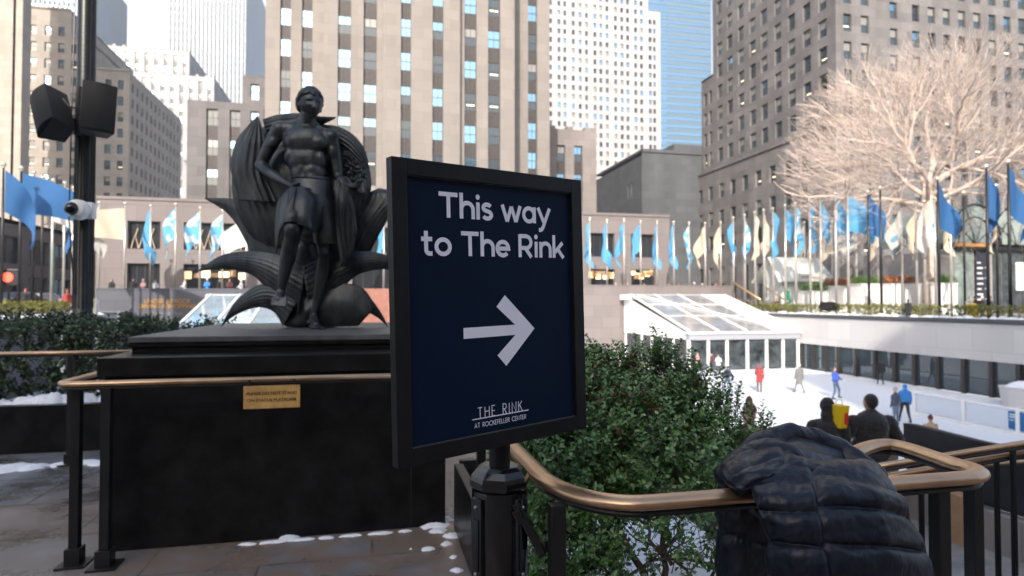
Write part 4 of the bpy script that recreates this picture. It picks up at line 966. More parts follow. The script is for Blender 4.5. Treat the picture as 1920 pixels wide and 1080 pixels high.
for (x0, z0, x1, z1) in ((-w2+fw, -h2+fw, w2-fw, -h2+fw+e_), (-w2+fw, h2-fw-e_, w2-fw, h2-fw), (-w2+fw, -h2+fw+e_, -w2+fw+e_, h2-fw-e_)): mb.box(x0, 0.006, z0, x1, 0.0118, z1)
o = mb.build('frame_lip', mat('worn_edge', (0.16, 0.14, 0.12), 0.4, 0.6), sg); o.matrix_local = SM
# stroke lettering
def arcp(cx, cy, rx, ry, a0, a1, n=14): return [(cx+rx*math.cos(R(a0+(a1-a0)*i/(n-1))), cy+ry*math.sin(R(a0+(a1-a0)*i/(n-1)))) for i in range(n)]
G = {
 'T': (0.56, [[(0.0, 0.66), (0.56, 0.66)], [(0.28, 0.66), (0.28, 0.0)]]),
 'h': (0.46, [[(0.06, 0.74), (0.06, 0.0)], [(0.06, 0.26)]+arcp(0.24, 0.27, 0.18, 0.19, 180, 0)+[(0.42, 0.0)]]),
 'i': (0.13, [[(0.065, 0.50), (0.065, 0.0)]]),
 's': (0.36, [arcp(0.18, 0.365, 0.125, 0.095, 25, 230, 12)+arcp(0.18, 0.155, 0.135, 0.105, 65, -155, 14)]),
 'w': (0.66, [[(0.02, 0.50), (0.18, 0.0)], [(0.18, 0.0), (0.33, 0.46)], [(0.33, 0.46), (0.48, 0.0)], [(0.48, 0.0), (0.64, 0.50)]]),
 'a': (0.50, [arcp(0.235, 0.25, 0.185, 0.205, 0, 360, 26), [(0.435, 0.50), (0.435, 0.0)]]),
 'y': (0.46, [[(0.02, 0.50), (0.235, 0.03)], [(0.45, 0.50), (0.20, -0.10)]+[(0.16, -0.17), (0.11, -0.20), (0.04, -0.20)]]),
 't': (0.34, [[(0.14, 0.68), (0.14, 0.17)]+arcp(0.24, 0.155, 0.10, 0.105, 180, 270, 6)+[(0.32, 0.05)], [(0.0, 0.455), (0.32, 0.455)]]),
 'o': (0.50, [arcp(0.25, 0.25, 0.20, 0.205, 0, 360, 28)]),
 'e': (0.49, [[(0.05, 0.25), (0.435, 0.25)]+arcp(0.245, 0.25, 0.195, 0.205, 0, 318, 26)]),
 'R': (0.54, [[(0.06, 0.715), (0.06, 0.0)], [(0.06, 0.66), (0.27, 0.66)]+arcp(0.28, 0.475, 0.185, 0.185, 90, -90, 12)+[(0.06, 0.29)], [(0.25, 0.29), (0.47, 0.0)]]),
 'n': (0.46, [[(0.06, 0.50), (0.06, 0.0)], [(0.06, 0.26)]+arcp(0.24, 0.27, 0.18, 0.19, 180, 0)+[(0.42, 0.0)]]),
 'k': (0.45, [[(0.06, 0.74), (0.06, 0.0)], [(0.40, 0.50), (0.10, 0.18)], [(0.20, 0.30), (0.43, 0.0)]]),
 ' ': (0.20, [])}
def strokes(mb, body, x, z, size, sw, width, track=0.05, glyphs=G, y=0.0105):
    tot = sum(glyphs[c][0]+track for c in body)-track; k = width/(tot*size) if width else 1.0; cx = x; lay = 0
    for c in body:
        gw, st_ = glyphs[c]
        for s_ in st_:
            lay += 1; yy = y-0.00012*(lay % 3); P = [Vector((cx+p[0]*size*k, z+p[1]*size)) for p in s_]; n = len(P)
            closed = (P[0]-P[-1]).length < 1e-5; vs = []
            for i in range(n):
                pa = P[i-1] if i > 0 else (P[-2] if closed else P[i]); pb = P[i+1] if i < n-1 else (P[1] if closed else P[i])
                d1 = (P[i]-pa); d2 = (pb-P[i])
                d1 = d1.normalized() if d1.length > 1e-9 else d2.normalized(); d2 = d2.normalized() if d2.length > 1e-9 else d1
                tt = (d1+d2).normalized(); nn = Vector((-tt.y, tt.x)); sc = min(1.8, 1/max(0.4, tt.dot(d1)))
                for sg_ in (1, -1): q = P[i]+nn*(sg_*sw/2*sc); vs.append((q.x, yy, q.y))
            mb.add(vs, [(2*i, 2*i+1, 2*i+3, 2*i+2) for i in range(n-1)])
        if c == 'i':
            q = [(cx+0.065*size*k+0.072*size*math.cos(2*math.pi*j/18), y, z+0.655*size+0.078*size*math.sin(2*math.pi*j/18)) for j in range(18)]; mb.add(q, [tuple(range(18))])
        cx += (gw+track)*size*k
def sign_xz(px, py):
    """board coordinates of a point seen on the sign"""
    r = ray(px, py); Mi = (Matrix.Translation((pole_xy.x, pole_xy.y, 0)) @ SM).inverted(); o_ = Mi @ Vector((0, 0, EYE)); d_ = Mi.to_3x3() @ r
    k = (0.011-o_.y)/d_.y; q = o_+d_*k; return q.x, q.z
mb = MB()
xa, za = sign_xz(823, 407); xb_, zb_ = sign_xz(1031, 425); _, ztp = sign_xz(823, 359)
size = (ztp-za)/0.715
strokes(mb, 'This way', xa, za, size, 0.125*size, xb_-xa)
xa, za = sign_xz(790, 479); xb_, _ = sign_xz(1057, 480); xm, zm = sign_xz(870, 480)
strokes(mb, 'to The Rink', xa, zm, size*0.985, 0.125*size, xb_-xa)
# arrow
x0, z0 = sign_xz(869, 626); x1, z1 = sign_xz(1000, 617); x2, z2 = sign_xz(943, 556); x3, z3 = sign_xz(943, 684); zm_ = (z2+z3)/2; th = 0.0145
z1 = zm_
mb.add([(x0, 0.0105, zm_-th), (x1-0.035, 0.0105, zm_-th), (x1-0.035, 0.0105, zm_+th), (x0, 0.0105, zm_+th)], [(0, 1, 2, 3)])
for s_ in (1, -1):
    hx = x2; hz = zm_+s_*(z2-zm_)*0.98; d = Vector((x1-hx, zm_-hz)).normalized(); nn = Vector((-d.y, d.x))*s_*-1*1.0
    a = Vector((hx, hz))+nn*-0.0; p_ = [Vector((hx-0.010, hz-0.012*s_)), Vector((x1, zm_)), Vector((x1-0.052, zm_)), Vector((hx-0.036, hz-0.036*s_*1.15))]
    p_ = [Vector((hx+0.006, hz+0.006*s_)), Vector((x1+0.004, zm_)), Vector((x1-0.050, zm_)), Vector((hx-0.024, hz-0.026*s_))]
    mb.add([(q.x, 0.0103, q.y) for q in p_], [(0, 1, 2, 3) if s_ < 0 else (3, 2, 1, 0)])
o = mb.build('lettering', M_lav, sg); o.matrix_local = SM
GC = {'T': (0.5, [[(0, 1), (0.5, 1)], [(0.25, 1), (0.25, 0)]]), 'H': (0.5, [[(0, 1), (0, 0)], [(0.5, 1), (0.5, 0)], [(0, 0.55), (0.5, 0.55)]]),
 'E': (0.36, [[(0.36, 1), (0, 1), (0, 0), (0.36, 0)], [(0, 0.5), (0.33, 0.5)]]), 'R': (0.42, [[(0, 0), (0, 1), (0.18, 1)]+arcp(0.2, 0.74, 0.2, 0.26, 90, -90, 9)+[(0.0, 0.48)], [(0.15, 0.48), (0.42, 0)]]),
 'I': (0.05, [[(0.02, 1), (0.02, 0)]]), 'N': (0.5, [[(0, 0), (0, 1), (0.5, 0), (0.5, 1)]]), 'K': (0.45, [[(0, 1), (0, 0)], [(0.42, 1), (0, 0.45)], [(0.14, 0.62), (0.45, 0)]]),
 'A': (0.6, [[(0, 0), (0.3, 1), (0.6, 0)], [(0.1, 0.33), (0.5, 0.33)]]), 'O': (0.85, [arcp(0.425, 0.5, 0.425, 0.5, 0, 360, 22)]), 'C': (0.7, [arcp(0.45, 0.5, 0.45, 0.5, 50, 310, 16)]),
 'F': (0.34, [[(0.34, 1), (0, 1), (0, 0)], [(0, 0.5), (0.3, 0.5)]]), 'L': (0.34, [[(0, 1), (0, 0), (0.34, 0)]]), ' ': (0.32, [])}
mb = MB()
xa, za = sign_xz(896, 781); xb_, zb_ = sign_xz(979, 769); _, ztp = sign_xz(896, 764)
sz = ztp-za; zb0 = sign_xz(937, 777)[1]
sz = sign_xz(898, 763)[1]-sign_xz(900, 782)[1]
strokes(mb, 'THE RINK', xa, zb0, sz, sz*0.085, xb_-xa, 0.32, GC)
lx0, lz0 = sign_xz(885, 786); lx1, lz1 = sign_xz(991, 768)
mb.add([(lx0, 0.0104, zb0-0.003), (lx1, 0.0104, zb0-0.003), (lx1, 0.0104, zb0-0.0002), (lx0, 0.0104, zb0-0.0002)], [(0, 1, 2, 3)])
xa, za = sign_xz(890, 801); xb_, _ = sign_xz(986, 787); zz = sign_xz(937, 794)[1]
strokes(mb, 'AT ROCKEFELLER CENTER', xa, zz, sz*0.43, sz*0.058, xb_-xa, 0.22, GC)
o = mb.build('logo_lettering', M_lav, sg); o.matrix_local = SM
# belt post
M_gloss = mat('gloss_black_plastic', (0.006, 0.006, 0.007), 0.14, spec=0.6, var=0.2, vscale=10)
zh = at(937, 872, d=1.76).z; zt2 = at(937, 905, d=1.76).z
mb = MB(); mb.lathe([(0.030, zh-0.10), (0.030, (z_bl+z_br)/2+0.03)], seg=24); mb.build('sign_pole', M_sframe, sg, smooth=False, auto=R(40))
zk = at(937, 880, d=1.72).z
mb = MB(); mb.lathe([(0.02, zk+0.004), (0.055, zk+0.002), (0.070, zk-0.006), (0.083, zk-0.022), (0.087, zk-0.034), (0.087, zk-0.05), (0.082, zk-0.058), (0.074, zk-0.06), (0.02, zk-0.06)], seg=8)
mb.build('post_cap', M_gloss, sg, bevel=0.003)
mb = MB(); mb.lathe([(0.080, zk-0.0605), (0.080, zk-0.30), (0.072, zk-0.302)], seg=32)
for k in range(4):
    a = R(45+90*k)-YAW; M_ = Matrix.Rotation(a, 4, 'Z'); mb.box(0.072, -0.020, zk-0.29, 0.092, 0.020, zk-0.075, 0, M_); mb.box(0.088, -0.013, zk-0.27, 0.0965, 0.013, zk-0.13, 0, M_)
mb.build('belt_head', M_gloss, sg, bevel=0.002, auto=R(35))
mb = MB()
for k in range(4):
    a = R(45+90*k)-YAW; M_ = Matrix.Rotation(a, 3, 'Z')
    for zz in (zk-0.098, zk-0.28): mb.lathe([(0.0055, 0.088), (0.0055, 0.0975), (0.002, 0.0985)], seg=10, axis='X', M=None) if False else mb.ball(M_ @ Vector((0.0925, 0, zz)), 0.0055, nu=8, nv=6)
mb.build('rivets', mat('steel_rivet', (0.35, 0.35, 0.36), 0.3, 0.9), sg, smooth=True)
mb = MB(); mb.lathe([(0.072, zk-0.302), (0.072, 0.03)], seg=28); mb.build('post', M_gloss, sg, auto=R(35))
mb = MB(); mb.lathe([(0.18, 0.0), (0.18, 0.02), (0.10, 0.032), (0.03, 0.034)], seg=32); mb.build('base', M_sframe, sg, auto=R(35))
# belt clip hanging at its side
pc = at(990, 985, d=1.70)-Vector((pole_xy.x, pole_xy.y, 0)); M_ = Matrix.Translation(pc) @ Matrix.Rotation(-YAW, 4, 'Z') @ Matrix.Rotation(R(-28), 4, 'Y')
mb = MB(); mb.box(-0.012, -0.022, -0.085, 0.012, 0.022, 0.075, 0, M_); mb.box(0.010, -0.018, -0.085, 0.026, 0.018, -0.055, 0, M_); mb.box(-0.020, -0.026, 0.02, 0.004, 0.026, 0.06, 0, M_)
mb.build('belt_clip', M_gloss, sg, bevel=0.003)
# ================================================================== foliage
def leaf_mesh(P, D, N, ln, wd, name, mats, parent=None, mi=None, stems=None):
    P = np.asarray(P); D = D/np.linalg.norm(D, axis=1, keepdims=True); Sd = np.cross(D, N); Sd /= (np.linalg.norm(Sd, axis=1, keepdims=True)+1e-9); Nn = np.cross(Sd, D)
    n = len(P); V = np.empty((n, 4, 3)); l_ = ln[:, None]; w_ = wd[:, None]
    V[:, 0] = P; V[:, 1] = P+D*l_*0.5+Sd*w_*0.5+Nn*w_*0.18; V[:, 2] = P+D*l_-Nn*w_*0.1; V[:, 3] = P+D*l_*0.5-Sd*w_*0.5+Nn*w_*0.18
    base = (np.arange(n)*4)[:, None]; Fc = np.concatenate([base+np.array([[0, 1, 2]]), base+np.array([[0, 2, 3]])], axis=1).reshape(-1, 3)
    V = V.reshape(-1, 3); mi_ = np.zeros(len(Fc), int) if mi is None else np.repeat(mi, 2)
    me = bpy.data.meshes.new(name)
    sv = []; sf = []
    if stems is not None:
        sv = np.array(stems.v); b = len(V); sf = [[b+i for i in f] for f in stems.f]
        V = np.concatenate([V, sv]) if len(sv) else V
    nv = len(V); loops = list(Fc.reshape(-1)); starts = list(range(0, len(loops), 3)); tot = [3]*len(Fc)
    for f in sf: starts.append(len(loops)); loops += f; tot.append(len(f))
    me.vertices.add(nv); me.vertices.foreach_set('co', V.reshape(-1)); me.loops.add(len(loops)); me.loops.foreach_set('vertex_index', loops)
    me.polygons.add(len(tot)); me.polygons.foreach_set('loop_start', starts); me.polygons.foreach_set('loop_total', tot)
    me.polygons.foreach_set('material_index', list(mi_)+[len(mats)-1]*len(sf)); me.update(calc_edges=True); me.validate()
    return link(name, me, mats, parent)
def leafmat(name, c1, c2, rough=0.42, scale=60.0):
    m = mat(name, c1, rough, var=0.5, col2=c2, vscale=scale, spec=0.5, detail=2); return m
M_leafG = leafmat('boxwood_leaf', (0.020, 0.085, 0.020), (0.13, 0.26, 0.06), 0.32)
M_leafL = leafmat('boxwood_pale_leaf', (0.14, 0.24, 0.09), (0.26, 0.33, 0.16))
M_leafB = leafmat('boxwood_brown_leaf', (0.10, 0.045, 0.015), (0.16, 0.08, 0.03))
M_twig = mat('twig_bark', (0.07, 0.05, 0.035), 0.8, var=0.3, vscale=20)
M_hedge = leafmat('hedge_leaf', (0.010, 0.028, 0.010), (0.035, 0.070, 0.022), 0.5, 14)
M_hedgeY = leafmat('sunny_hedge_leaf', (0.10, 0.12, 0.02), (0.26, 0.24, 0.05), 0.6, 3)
def unit(v): return v/np.linalg.norm(v, axis=1, keepdims=True)
def sprigs(centers, dirs, nl, sl, ll, lw, brown=None, pale=0.10, r=rng):
    """leafy sprigs: centers, growth directions, leaves per sprig, sprig length, leaf length/width"""
    n = len(centers); k = np.arange(nl)
    dirs = unit(dirs); a = unit(np.cross(dirs, r.normal(size=(n, 3)))); b = np.cross(dirs, a)
    tt = (k+1)/nl; ang = k*2.4
    P = centers[:, None]+dirs[:, None]*(tt[None, :, None]*sl[:, None, None])
    rad = a[:, None]*np.cos(ang)[None, :, None]+b[:, None]*np.sin(ang)[None, :, None]
    D = rad*1.0+dirs[:, None]*(0.35+0.5*tt)[None, :, None]+r.normal(size=(n, nl, 3))*0.25
    N = dirs[:, None]-rad*0.4+r.normal(size=(n, nl, 3))*0.35
    D = D.reshape(-1, 3); N = N.reshape(-1, 3); P = P.reshape(-1, 3); m = len(P)
    ln = ll*r.uniform(0.7, 1.25, m); wd = lw*r.uniform(0.8, 1.2, m)
    mi = (r.random(m) < pale).astype(int)
    if brown is not None: mi = np.where(np.repeat(brown, nl) & (r.random(m) < 0.6), 2, mi)
    return P, D, N, ln, wd, mi
bush = empty('boxwood_bush', (1.2, 2.9, 0.15), 0, 'big leafy boxwood bush in the planter behind the curved bronze rail', 'bush')
BO = np.array([1.2, 2.9, 0.15])
blobs = [(1075, 765, 2.9, .25), (1125, 785, 2.75, .26), (1215, 775, 2.9, .24), (1275, 805, 2.85, .22), (1318, 850, 2.75, .17), (1100, 850, 2.55, .30), (1215, 850, 2.5, .28), (1060, 900, 2.35, .22),
         (1372, 862, 2.7, .12), (1065, 1000, 2.25, .17), (1010, 850, 2.75, .28), (940, 880, 2.8, .2), (1080, 1070, 2.2, .16), (1235, 728, 2.95, .14), (1150, 728, 2.95, .15), (1085, 715, 2.95, .14), (1140, 900, 2.45, .15), (1290, 890, 2.55, .10)]
cs, ds = [], []
tot = sum(b_[3]**2 for b_ in blobs)
for (px, py, d, r_) in blobs:
    n = int(7000*r_*r_/tot); c = np.array(at(px, py, d=d)); u = unit(rng.normal(size=(n, 3))); q = rng.uniform(0.55, 1.0, n)**0.5
    u2 = u*np.array([1, 1, 0.95]); p = c+u2*(r_*q)[:, None]
    p[:, 0] = np.clip(p[:, 0], 0.60, 1.9); gap = np.array([noise.noise(Vector(a_)*5.5)+0.5*noise.noise(Vector(a_)*13) for a_ in p]); ok = (p[:, 1] > 1.62) & (gap > -0.20)
    cs.append(p[ok]); ds.append((u*0.7+np.array([0, 0, 0.75])+rng.normal(size=(n, 3))*0.3)[ok])
# loose shoots at the top and right edge
ex = [(1113, 660), (1128, 672), (1170, 668), (1200, 650), (1232, 640), (1255, 645), (1300, 672), (1345, 712), (1385, 745), (1432, 780), (1444, 796), (1410, 790), (1180, 660), (1090, 655), (1362, 728), (1218, 655), (1275, 655), (1140, 690), (1320, 690)]
for (px, py) in ex:
    for k in range(9):
        p = np.array(at(px+rng.normal()*5, py+10+k*7, d=2.85+rng.normal()*0.04))[None]; cs.append(p); ds.append(np.array([[rng.normal()*0.25, 0, 1.0]]))
# sparse low shoots in front of the snow
for k in range(80):
    px = rng.uniform(1200, 1440); py = rng.uniform(975, 1075); cs.append(np.array(at(px, py, d=2.2+rng.normal()*0.12))[None]); ds.append(rng.normal(size=(1, 3))*0.6+np.array([[0, 0, .5]]))
cs = np.concatenate(cs); ds = np.concatenate(ds)
def pix(p):
    q = p-np.array([0, 0, EYE]); d = q@np.array(cf); return 960+F_PX*(q@np.array(cr))/d, 540-F_PX*(q@np.array(cu))/d
PXs, PYs = pix(cs)
brown = ((PYs < 790) & (PXs < 1250) & (PYs > 690) & (rng.random(len(cs)) < 0.30)) | (rng.random(len(cs)) < 0.02)
P, D_, N_, ln, wd, mi = sprigs(cs-BO, ds, 13, rng.uniform(0.05, 0.11, len(cs)), 0.024, 0.0145, brown, 0.20)
mb = MB()
for i in range(0, len(cs), 2):
    a = Vector(cs[i]-BO); e = Vector(ds[i]).normalized()*0.08; mb.tube([a-e*0.9, a+e], [0.0022, 0.001], 3, caps=False)
leaf_mesh(P, D_, N_, ln, wd, 'foliage', [M_leafG, M_leafL, M_leafB, M_twig], bush, mi, mb)
mb = MB()
def limb(mb, p, q, r0, r1, wob=0.05, n=6, seg=7):
    p = Vector(p); q = Vector(q); pts = [p.lerp(q, i/n)+Vector((rng.normal(), rng.normal(), rng.normal()))*wob*math.sin(math.pi*i/n) for i in range(n+1)]
    mb.tube(pts, [r0+(r1-r0)*i/n for i in range(n+1)], seg); return pts
for (a, b_, r0, r1) in (((1215, 1100), (1150, 960), .016, .008), ((1245, 1110), (1238, 960), .014, .008), ((1245, 1040), (1285, 950), .010, .005), ((1160, 1080), (1120, 990), .018, .010), ((1260, 1060), (1200, 975), .008, .005), ((1290, 1070), (1180, 1000), .006, .003),
                        ((1330, 1090), (1350, 960), .007, .003), ((1365, 1090), (1325, 985), .006, .003), ((1150, 1085), (1300, 1010), .006, .003), ((1220, 1050), (1400, 1060), .006, .003), ((1390, 1085), (1420, 1000), .005, .002)):
    limb(mb, at(*a, d=2.25)-bush.location, at(*b_, d=2.35)-bush.location, r0, r1, 0.012)
mb.build('stems', M_twig, bush, smooth=True)
def hedge(name, label, box, n, ll, m, pale=0.05, nl=9, sl=0.2, top_sprigs=0, group=None, wave=0.08):
    x0, y0, z0, x1, y1, z1 = box; c = np.array([(x0+x1)/2, (y0+y1)/2, z0]); t = empty(name, tuple(c), 0, label, 'hedge', group)
    p = rng.uniform(size=(n, 3)); f = rng.integers(0, 4, n)
    p[f == 0, 2] = 1-rng.random((f == 0).sum())*0.15; p[f == 1, 1] = rng.random((f == 1).sum())*0.2; p[f == 2, 0] = rng.random((f == 2).sum())*0.2
    q = np.array([x0, y0, z0])+p*np.array([x1-x0, y1-y0, z1-z0])
    wv = np.array([noise.noise(Vector((a[0]*1.3, a[1]*1.3, 3.0)))+0.6*noise.noise(Vector((a[0]*4, a[1]*4, 8.0))) for a in q])
    q[:, 2] = z0+(q[:, 2]-z0)*(1+wave*wv*3); q[:, 1] += wave*wv; q[:, 0] += wave*wv*0.6
    d = (p-0.5)*np.array([1.2, 1.6, 1.4])+np.array([0, 0, 0.6])+rng.normal(size=(n, 3))*0.4
    P, D_, N_, ln, wd, mi = sprigs(q-c, d, nl, np.full(n, sl), ll, ll*0.6, None, pale)
    leaf_mesh(P, D_, N_, ln, wd, 'foliage', [m, m if pale == 0 else M_leafL, m, M_twig], t, mi)
    mb = MB()
    for k in range(int(max(3, max(x1-x0, y1-y0)/0.6))):
        s_ = (k+0.5)/int(max(3, max(x1-x0, y1-y0)/0.6)); a = Vector((x0+(x1-x0)*(s_ if x1-x0 > y1-y0 else 0.5)-c[0], y0+(y1-y0)*(s_ if y1-y0 >= x1-x0 else 0.5)-c[1], 0)); mb.tube([a, a+Vector((0.05, 0.03, (z1-z0)*0.8))], 0.02, 5)
    mb.build('stems', M_twig, t)['kind'] = 'stuff'; return t
xh = xat(400, 7.6)
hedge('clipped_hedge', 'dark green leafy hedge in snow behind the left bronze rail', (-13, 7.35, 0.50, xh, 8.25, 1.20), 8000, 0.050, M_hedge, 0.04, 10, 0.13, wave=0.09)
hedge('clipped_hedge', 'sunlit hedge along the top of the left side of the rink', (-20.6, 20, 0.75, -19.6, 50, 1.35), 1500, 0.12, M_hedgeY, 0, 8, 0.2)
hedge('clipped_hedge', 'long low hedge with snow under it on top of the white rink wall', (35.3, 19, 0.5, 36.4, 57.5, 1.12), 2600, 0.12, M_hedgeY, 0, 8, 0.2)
# planter wall behind the left rail, snow on it
t = empty('low_planter_wall', (-7.5, 7.6, 0), 0, 'low black granite planter wall under the snowy hedge on the left', 'planter')
mb = MB(); mb.box(-13+7.5, 7.0-7.6, 0, xh+0.1+7.5, 7.12-7.6, 0.47); mb.box(-13+7.5, 7.122-7.6, 0, xh+0.1+7.5, 8.28-7.6, 0.36); mb.build('planter_wall', M_ped, t, bevel=0.005)
def mound(mb, c, rx, ry, h, seed=0, n=10):
    c = Vector(c); vs = [c+Vector((0, 0, h))]; fs = []
    K = 14
    for j in range(1, n//2+1):
        q = j/(n//2)
        for k in range(K):
            a = 2*math.pi*k/K; w = 1+0.6*noise.noise(Vector((math.cos(a)*1.8, math.sin(a)*1.8, seed*1.37)))
            vs.append(c+Vector((rx*q*w*math.cos(a), ry*q*w*math.sin(a), h*(1-q**2.2)+(0.25*h*noise.noise(Vector((a*2, q*4, seed))) if j < n//2 else -0.003))))
    for k in range(K): fs.append((0, 1+k, 1+(k+1) % K))
    for j in range(n//2-1):
        for k in range(K): k2 = (k+1) % K; fs.append((1+j*K+k, 1+(j+1)*K+k, 1+(j+1)*K+k2, 1+j*K+k2))
    mb.add(vs, fs)
mb = MB()
for k in range(44):
    x = -12.5+(xh+12.3)*k/43.0; mound(mb, (x, 7.22+0.12*random.random(), 0.36), 0.30, 0.15+0.1*random.random(), 0.11+0.05*random.random()+(0.03 if -3.6 < x < -2.3 else 0), k)
for k in range(5): p = at(60+k*22, 745-8*(k % 2), Y=7.2); mound(mb, (p.x, 7.2, 0.42), 0.14, 0.10, 0.07+0.04*(k % 3), 60+k)
o = mb.build('hedge_snow', M_snow, None, smooth=True); o['kind'] = 'stuff'
mb = MB()
for (px, py, r_) in ((20, 880, .14), (60, 877, .10), (-10, 883, .15), (115, 872, .07), (160, 868, .08), (185, 869, .08), (548, 1006, .045), (540, 1009, .05), (812, 985, .07), (830, 975, .06), (822, 996, .045), (803, 1030, .030), (838, 1020, .03), (846, 1005, .04), (850, 1045, .02), (770, 1030, .008), (795, 975, .05), (856, 1070, .03)):
    p = at(px, py, Z=0.0); mound(mb, (p.x, p.y, 0), r_*1.35, r_*1.1, r_*0.28+0.006, px)
for k in range(24):
    a = k/23.0; px = 450+310*a; x_ = at(px, 990, Y=4.10).x; mound(mb, (x_, 4.095, 0), 0.05+0.02*random.random(), 0.022, 0.012, k+200) if math.sin(k*1.7) > 0.35 else None
o = mb.build('ground_snow', M_snow, None, smooth=True); o['kind'] = 'stuff'
mb = MB()
for k in range(70):
    y = 20+37*k/69.0; mound(mb, (35.0+0.2*random.random(), y, 0.50), 0.22, 0.45*random.random()+0.15, 0.16*random.random()+0.04, k+400)
o = mb.build('wall_top_snow', M_snow, None, smooth=True); o['kind'] = 'stuff'
mb = MB(); 
for k in range(26): mound(mb, (-19.2+random.random()*0.3, 21+k*1.1, 0.6), 0.5, 0.7, 0.16, k+500)
o = mb.build('left_edge_snow', M_snow, None, smooth=True); o['kind'] = 'stuff'
t = empty('low_planter_wall', (-19.8, 35, 0), 0, 'low grey planter wall under the sunlit hedge on the left side of the rink', 'planter')
mb = MB(); mb.box(-1, -15, 0, 0.9, 15.5, 0.72); mb.build('planter_wall', S_grey, t)
t = empty('low_planter_wall', (35.9, 38, 0), 0, 'low stone planter curb under the hedge on the white rink wall', 'planter')
mb = MB(); mb.box(-0.7, -19, 0, 0.7, 19.6, 0.515); mb.build('planter_wall', S_pier, t)
# ---- landing parapets
M_parap = stone('parapet_stone', (0.24, 0.225, 0.215), 0.06, 0.8)
t = empty('landing_parapet', (5, 7.8, -1.5), 0, 'grey stone parapet the people lean on above the ice', 'parapet')
mb = MB(); mb.box(-3.0, -0.45, -2.5, 2.3, 0.45, 0.92); mb.build('parapet_wall', M_parap, t)
mb = MB(); mb.box(-3.05, -0.52, 0.922, 2.3, 0.6, 1.04); mb.build('coping', mat('pale_coping', (0.36, 0.345, 0.33), 0.6, var=0.1, vscale=3), t, bevel=0.01)
t = empty('covered_barrier', (7.4, 6.2, -1.5), 0, 'barrier wrapped in dark tarpaulin behind the stair rails', 'barrier')
pa = Vector((7.38, 7.3, -0.22)); pb = Vector((7.42, 5.0, -0.22)); pc_ = Vector((7.42, 1.8, -0.22))
M_tarp = mat('dark_tarpaulin', (0.012, 0.014, 0.018), 0.5, var=0.3, vscale=3, bump=0.5, bscale=6)
O_ = t.location
def wallrows(pts, zb, n=3):
    top = [p-O_ for p in pts]; mid = [Vector((p.x, p.y, (p.z+zb)/2))-O_ for p in pts]; bot = [Vector((p.x, p.y, zb))-O_ for p in pts]
    return [top, mid, bot]
sheet(wallrows([pa, pa.lerp(pb, 0.5), pb, pc_], -1.0), 'tarpaulin', 0.10, M_tarp, t, folds=0.05, nf=5)
mb = MB()
for k in range(4): p = pa.lerp(pc_, 0.05+0.3*k)-O_; mb.box(p.x+0.09, p.y, 0, p.x+0.15, p.y+0.06, p.z-0.05)
mb.build('support_posts', M_black, t)
mb = MB(); mb.box(-0.12, -4.4, 0, 0.08, 1.1, 0.46); mb.build('curb', M_parap, t)
t = empty('paper_bag', at(1794, 965, d=8.9), 0, 'tan cardboard box standing by the stair wall behind the rail posts', 'box')
t.location.z = -1.5; pz = at(1794, 960, d=7.7)
t.location = (pz.x, pz.y, -1.5); hb = at(1794, 924, d=7.7).z+1.5
t.name = 'cardboard_box'
mb = MB(); mb.box(-0.095, -0.14, 0.0, 0.095, 0.14, hb); mb.build('carton', mat('cardboard', (0.32, 0.20, 0.11), 0.8, var=0.12, vscale=6), t, bevel=0.004)
mb = MB(); mb.lathe([(0.04, -0.001), (0.04, 0.0005)], (0, -0.1415, hb*0.62), 20, axis='Y'); mb.box(-0.05, -0.1425, hb*0.86, 0.05, -0.1402, hb*0.89); mb.build('printed_mark', mat('carton_print', (0.20, 0.11, 0.06), 0.8), t)
# ================================================================== flagpoles
def flagmat(name, c1, c2=None, thr=0.5, sc=1.1):
    m = bpy.data.materials.new(name); m.use_nodes = True; n = m.node_tree.nodes; l = m.node_tree.links
    p = n['Principled BSDF']; p.inputs['Roughness'].default_value = 0.8; p.inputs['Base Color'].default_value = (*c1, 1)
    tr = n.new('ShaderNodeBsdfTranslucent'); tr.inputs[0].default_value = (*c1, 1); mx = n.new('ShaderNodeMixShader'); mx.inputs[0].default_value = 0.4
    l.new(p.outputs[0], mx.inputs[1]); l.new(tr.outputs[0], mx.inputs[2]); l.new(mx.outputs[0], n['Material Output'].inputs[0])
    if c2:
        tc = n.new('ShaderNodeTexCoord'); ns = n.new('ShaderNodeTexNoise'); ns.inputs['Scale'].default_value = sc; ns.inputs['Detail'].default_value = 1; l.new(tc.outputs['Object'], ns.inputs['Vector'])
        r = n.new('ShaderNodeValToRGB'); e = r.color_ramp.elements; e[0].position = thr; e[0].color = (*c1, 1); e[1].position = thr+0.04; e[1].color = (*c2, 1)
        l.new(ns.outputs['Fac'], r.inputs[0]); l.new(r.outputs[0], p.inputs['Base Color']); l.new(r.outputs[0], tr.inputs[0])
    return m
F_B = flagmat('flag_blue', (0.12, 0.40, 0.66)); F_LB = flagmat('flag_light_blue', (0.16, 0.50, 0.76), (0.70, 0.76, 0.80), 0.56)
F_D = flagmat('flag_deep_blue', (0.035, 0.14, 0.34)); F_C = flagmat('flag_cream', (0.78, 0.66, 0.50)); F_W = flagmat('flag_white', (0.72, 0.70, 0.66), (0.2, 0.45, 0.65), 0.62)
M_pole_l = mat('bright_steel_pole', (0.55, 0.52, 0.48), 0.35, 0.6); M_pole_d = mat('shaded_steel_pole', (0.03, 0.03, 0.03), 0.4, 0.5)  # dark version puts shade into the colour of poles on the shaded side
M_ball = mat('gilt_ball', (0.75, 0.68, 0.55), 0.25, 0.7)
POLES = {}
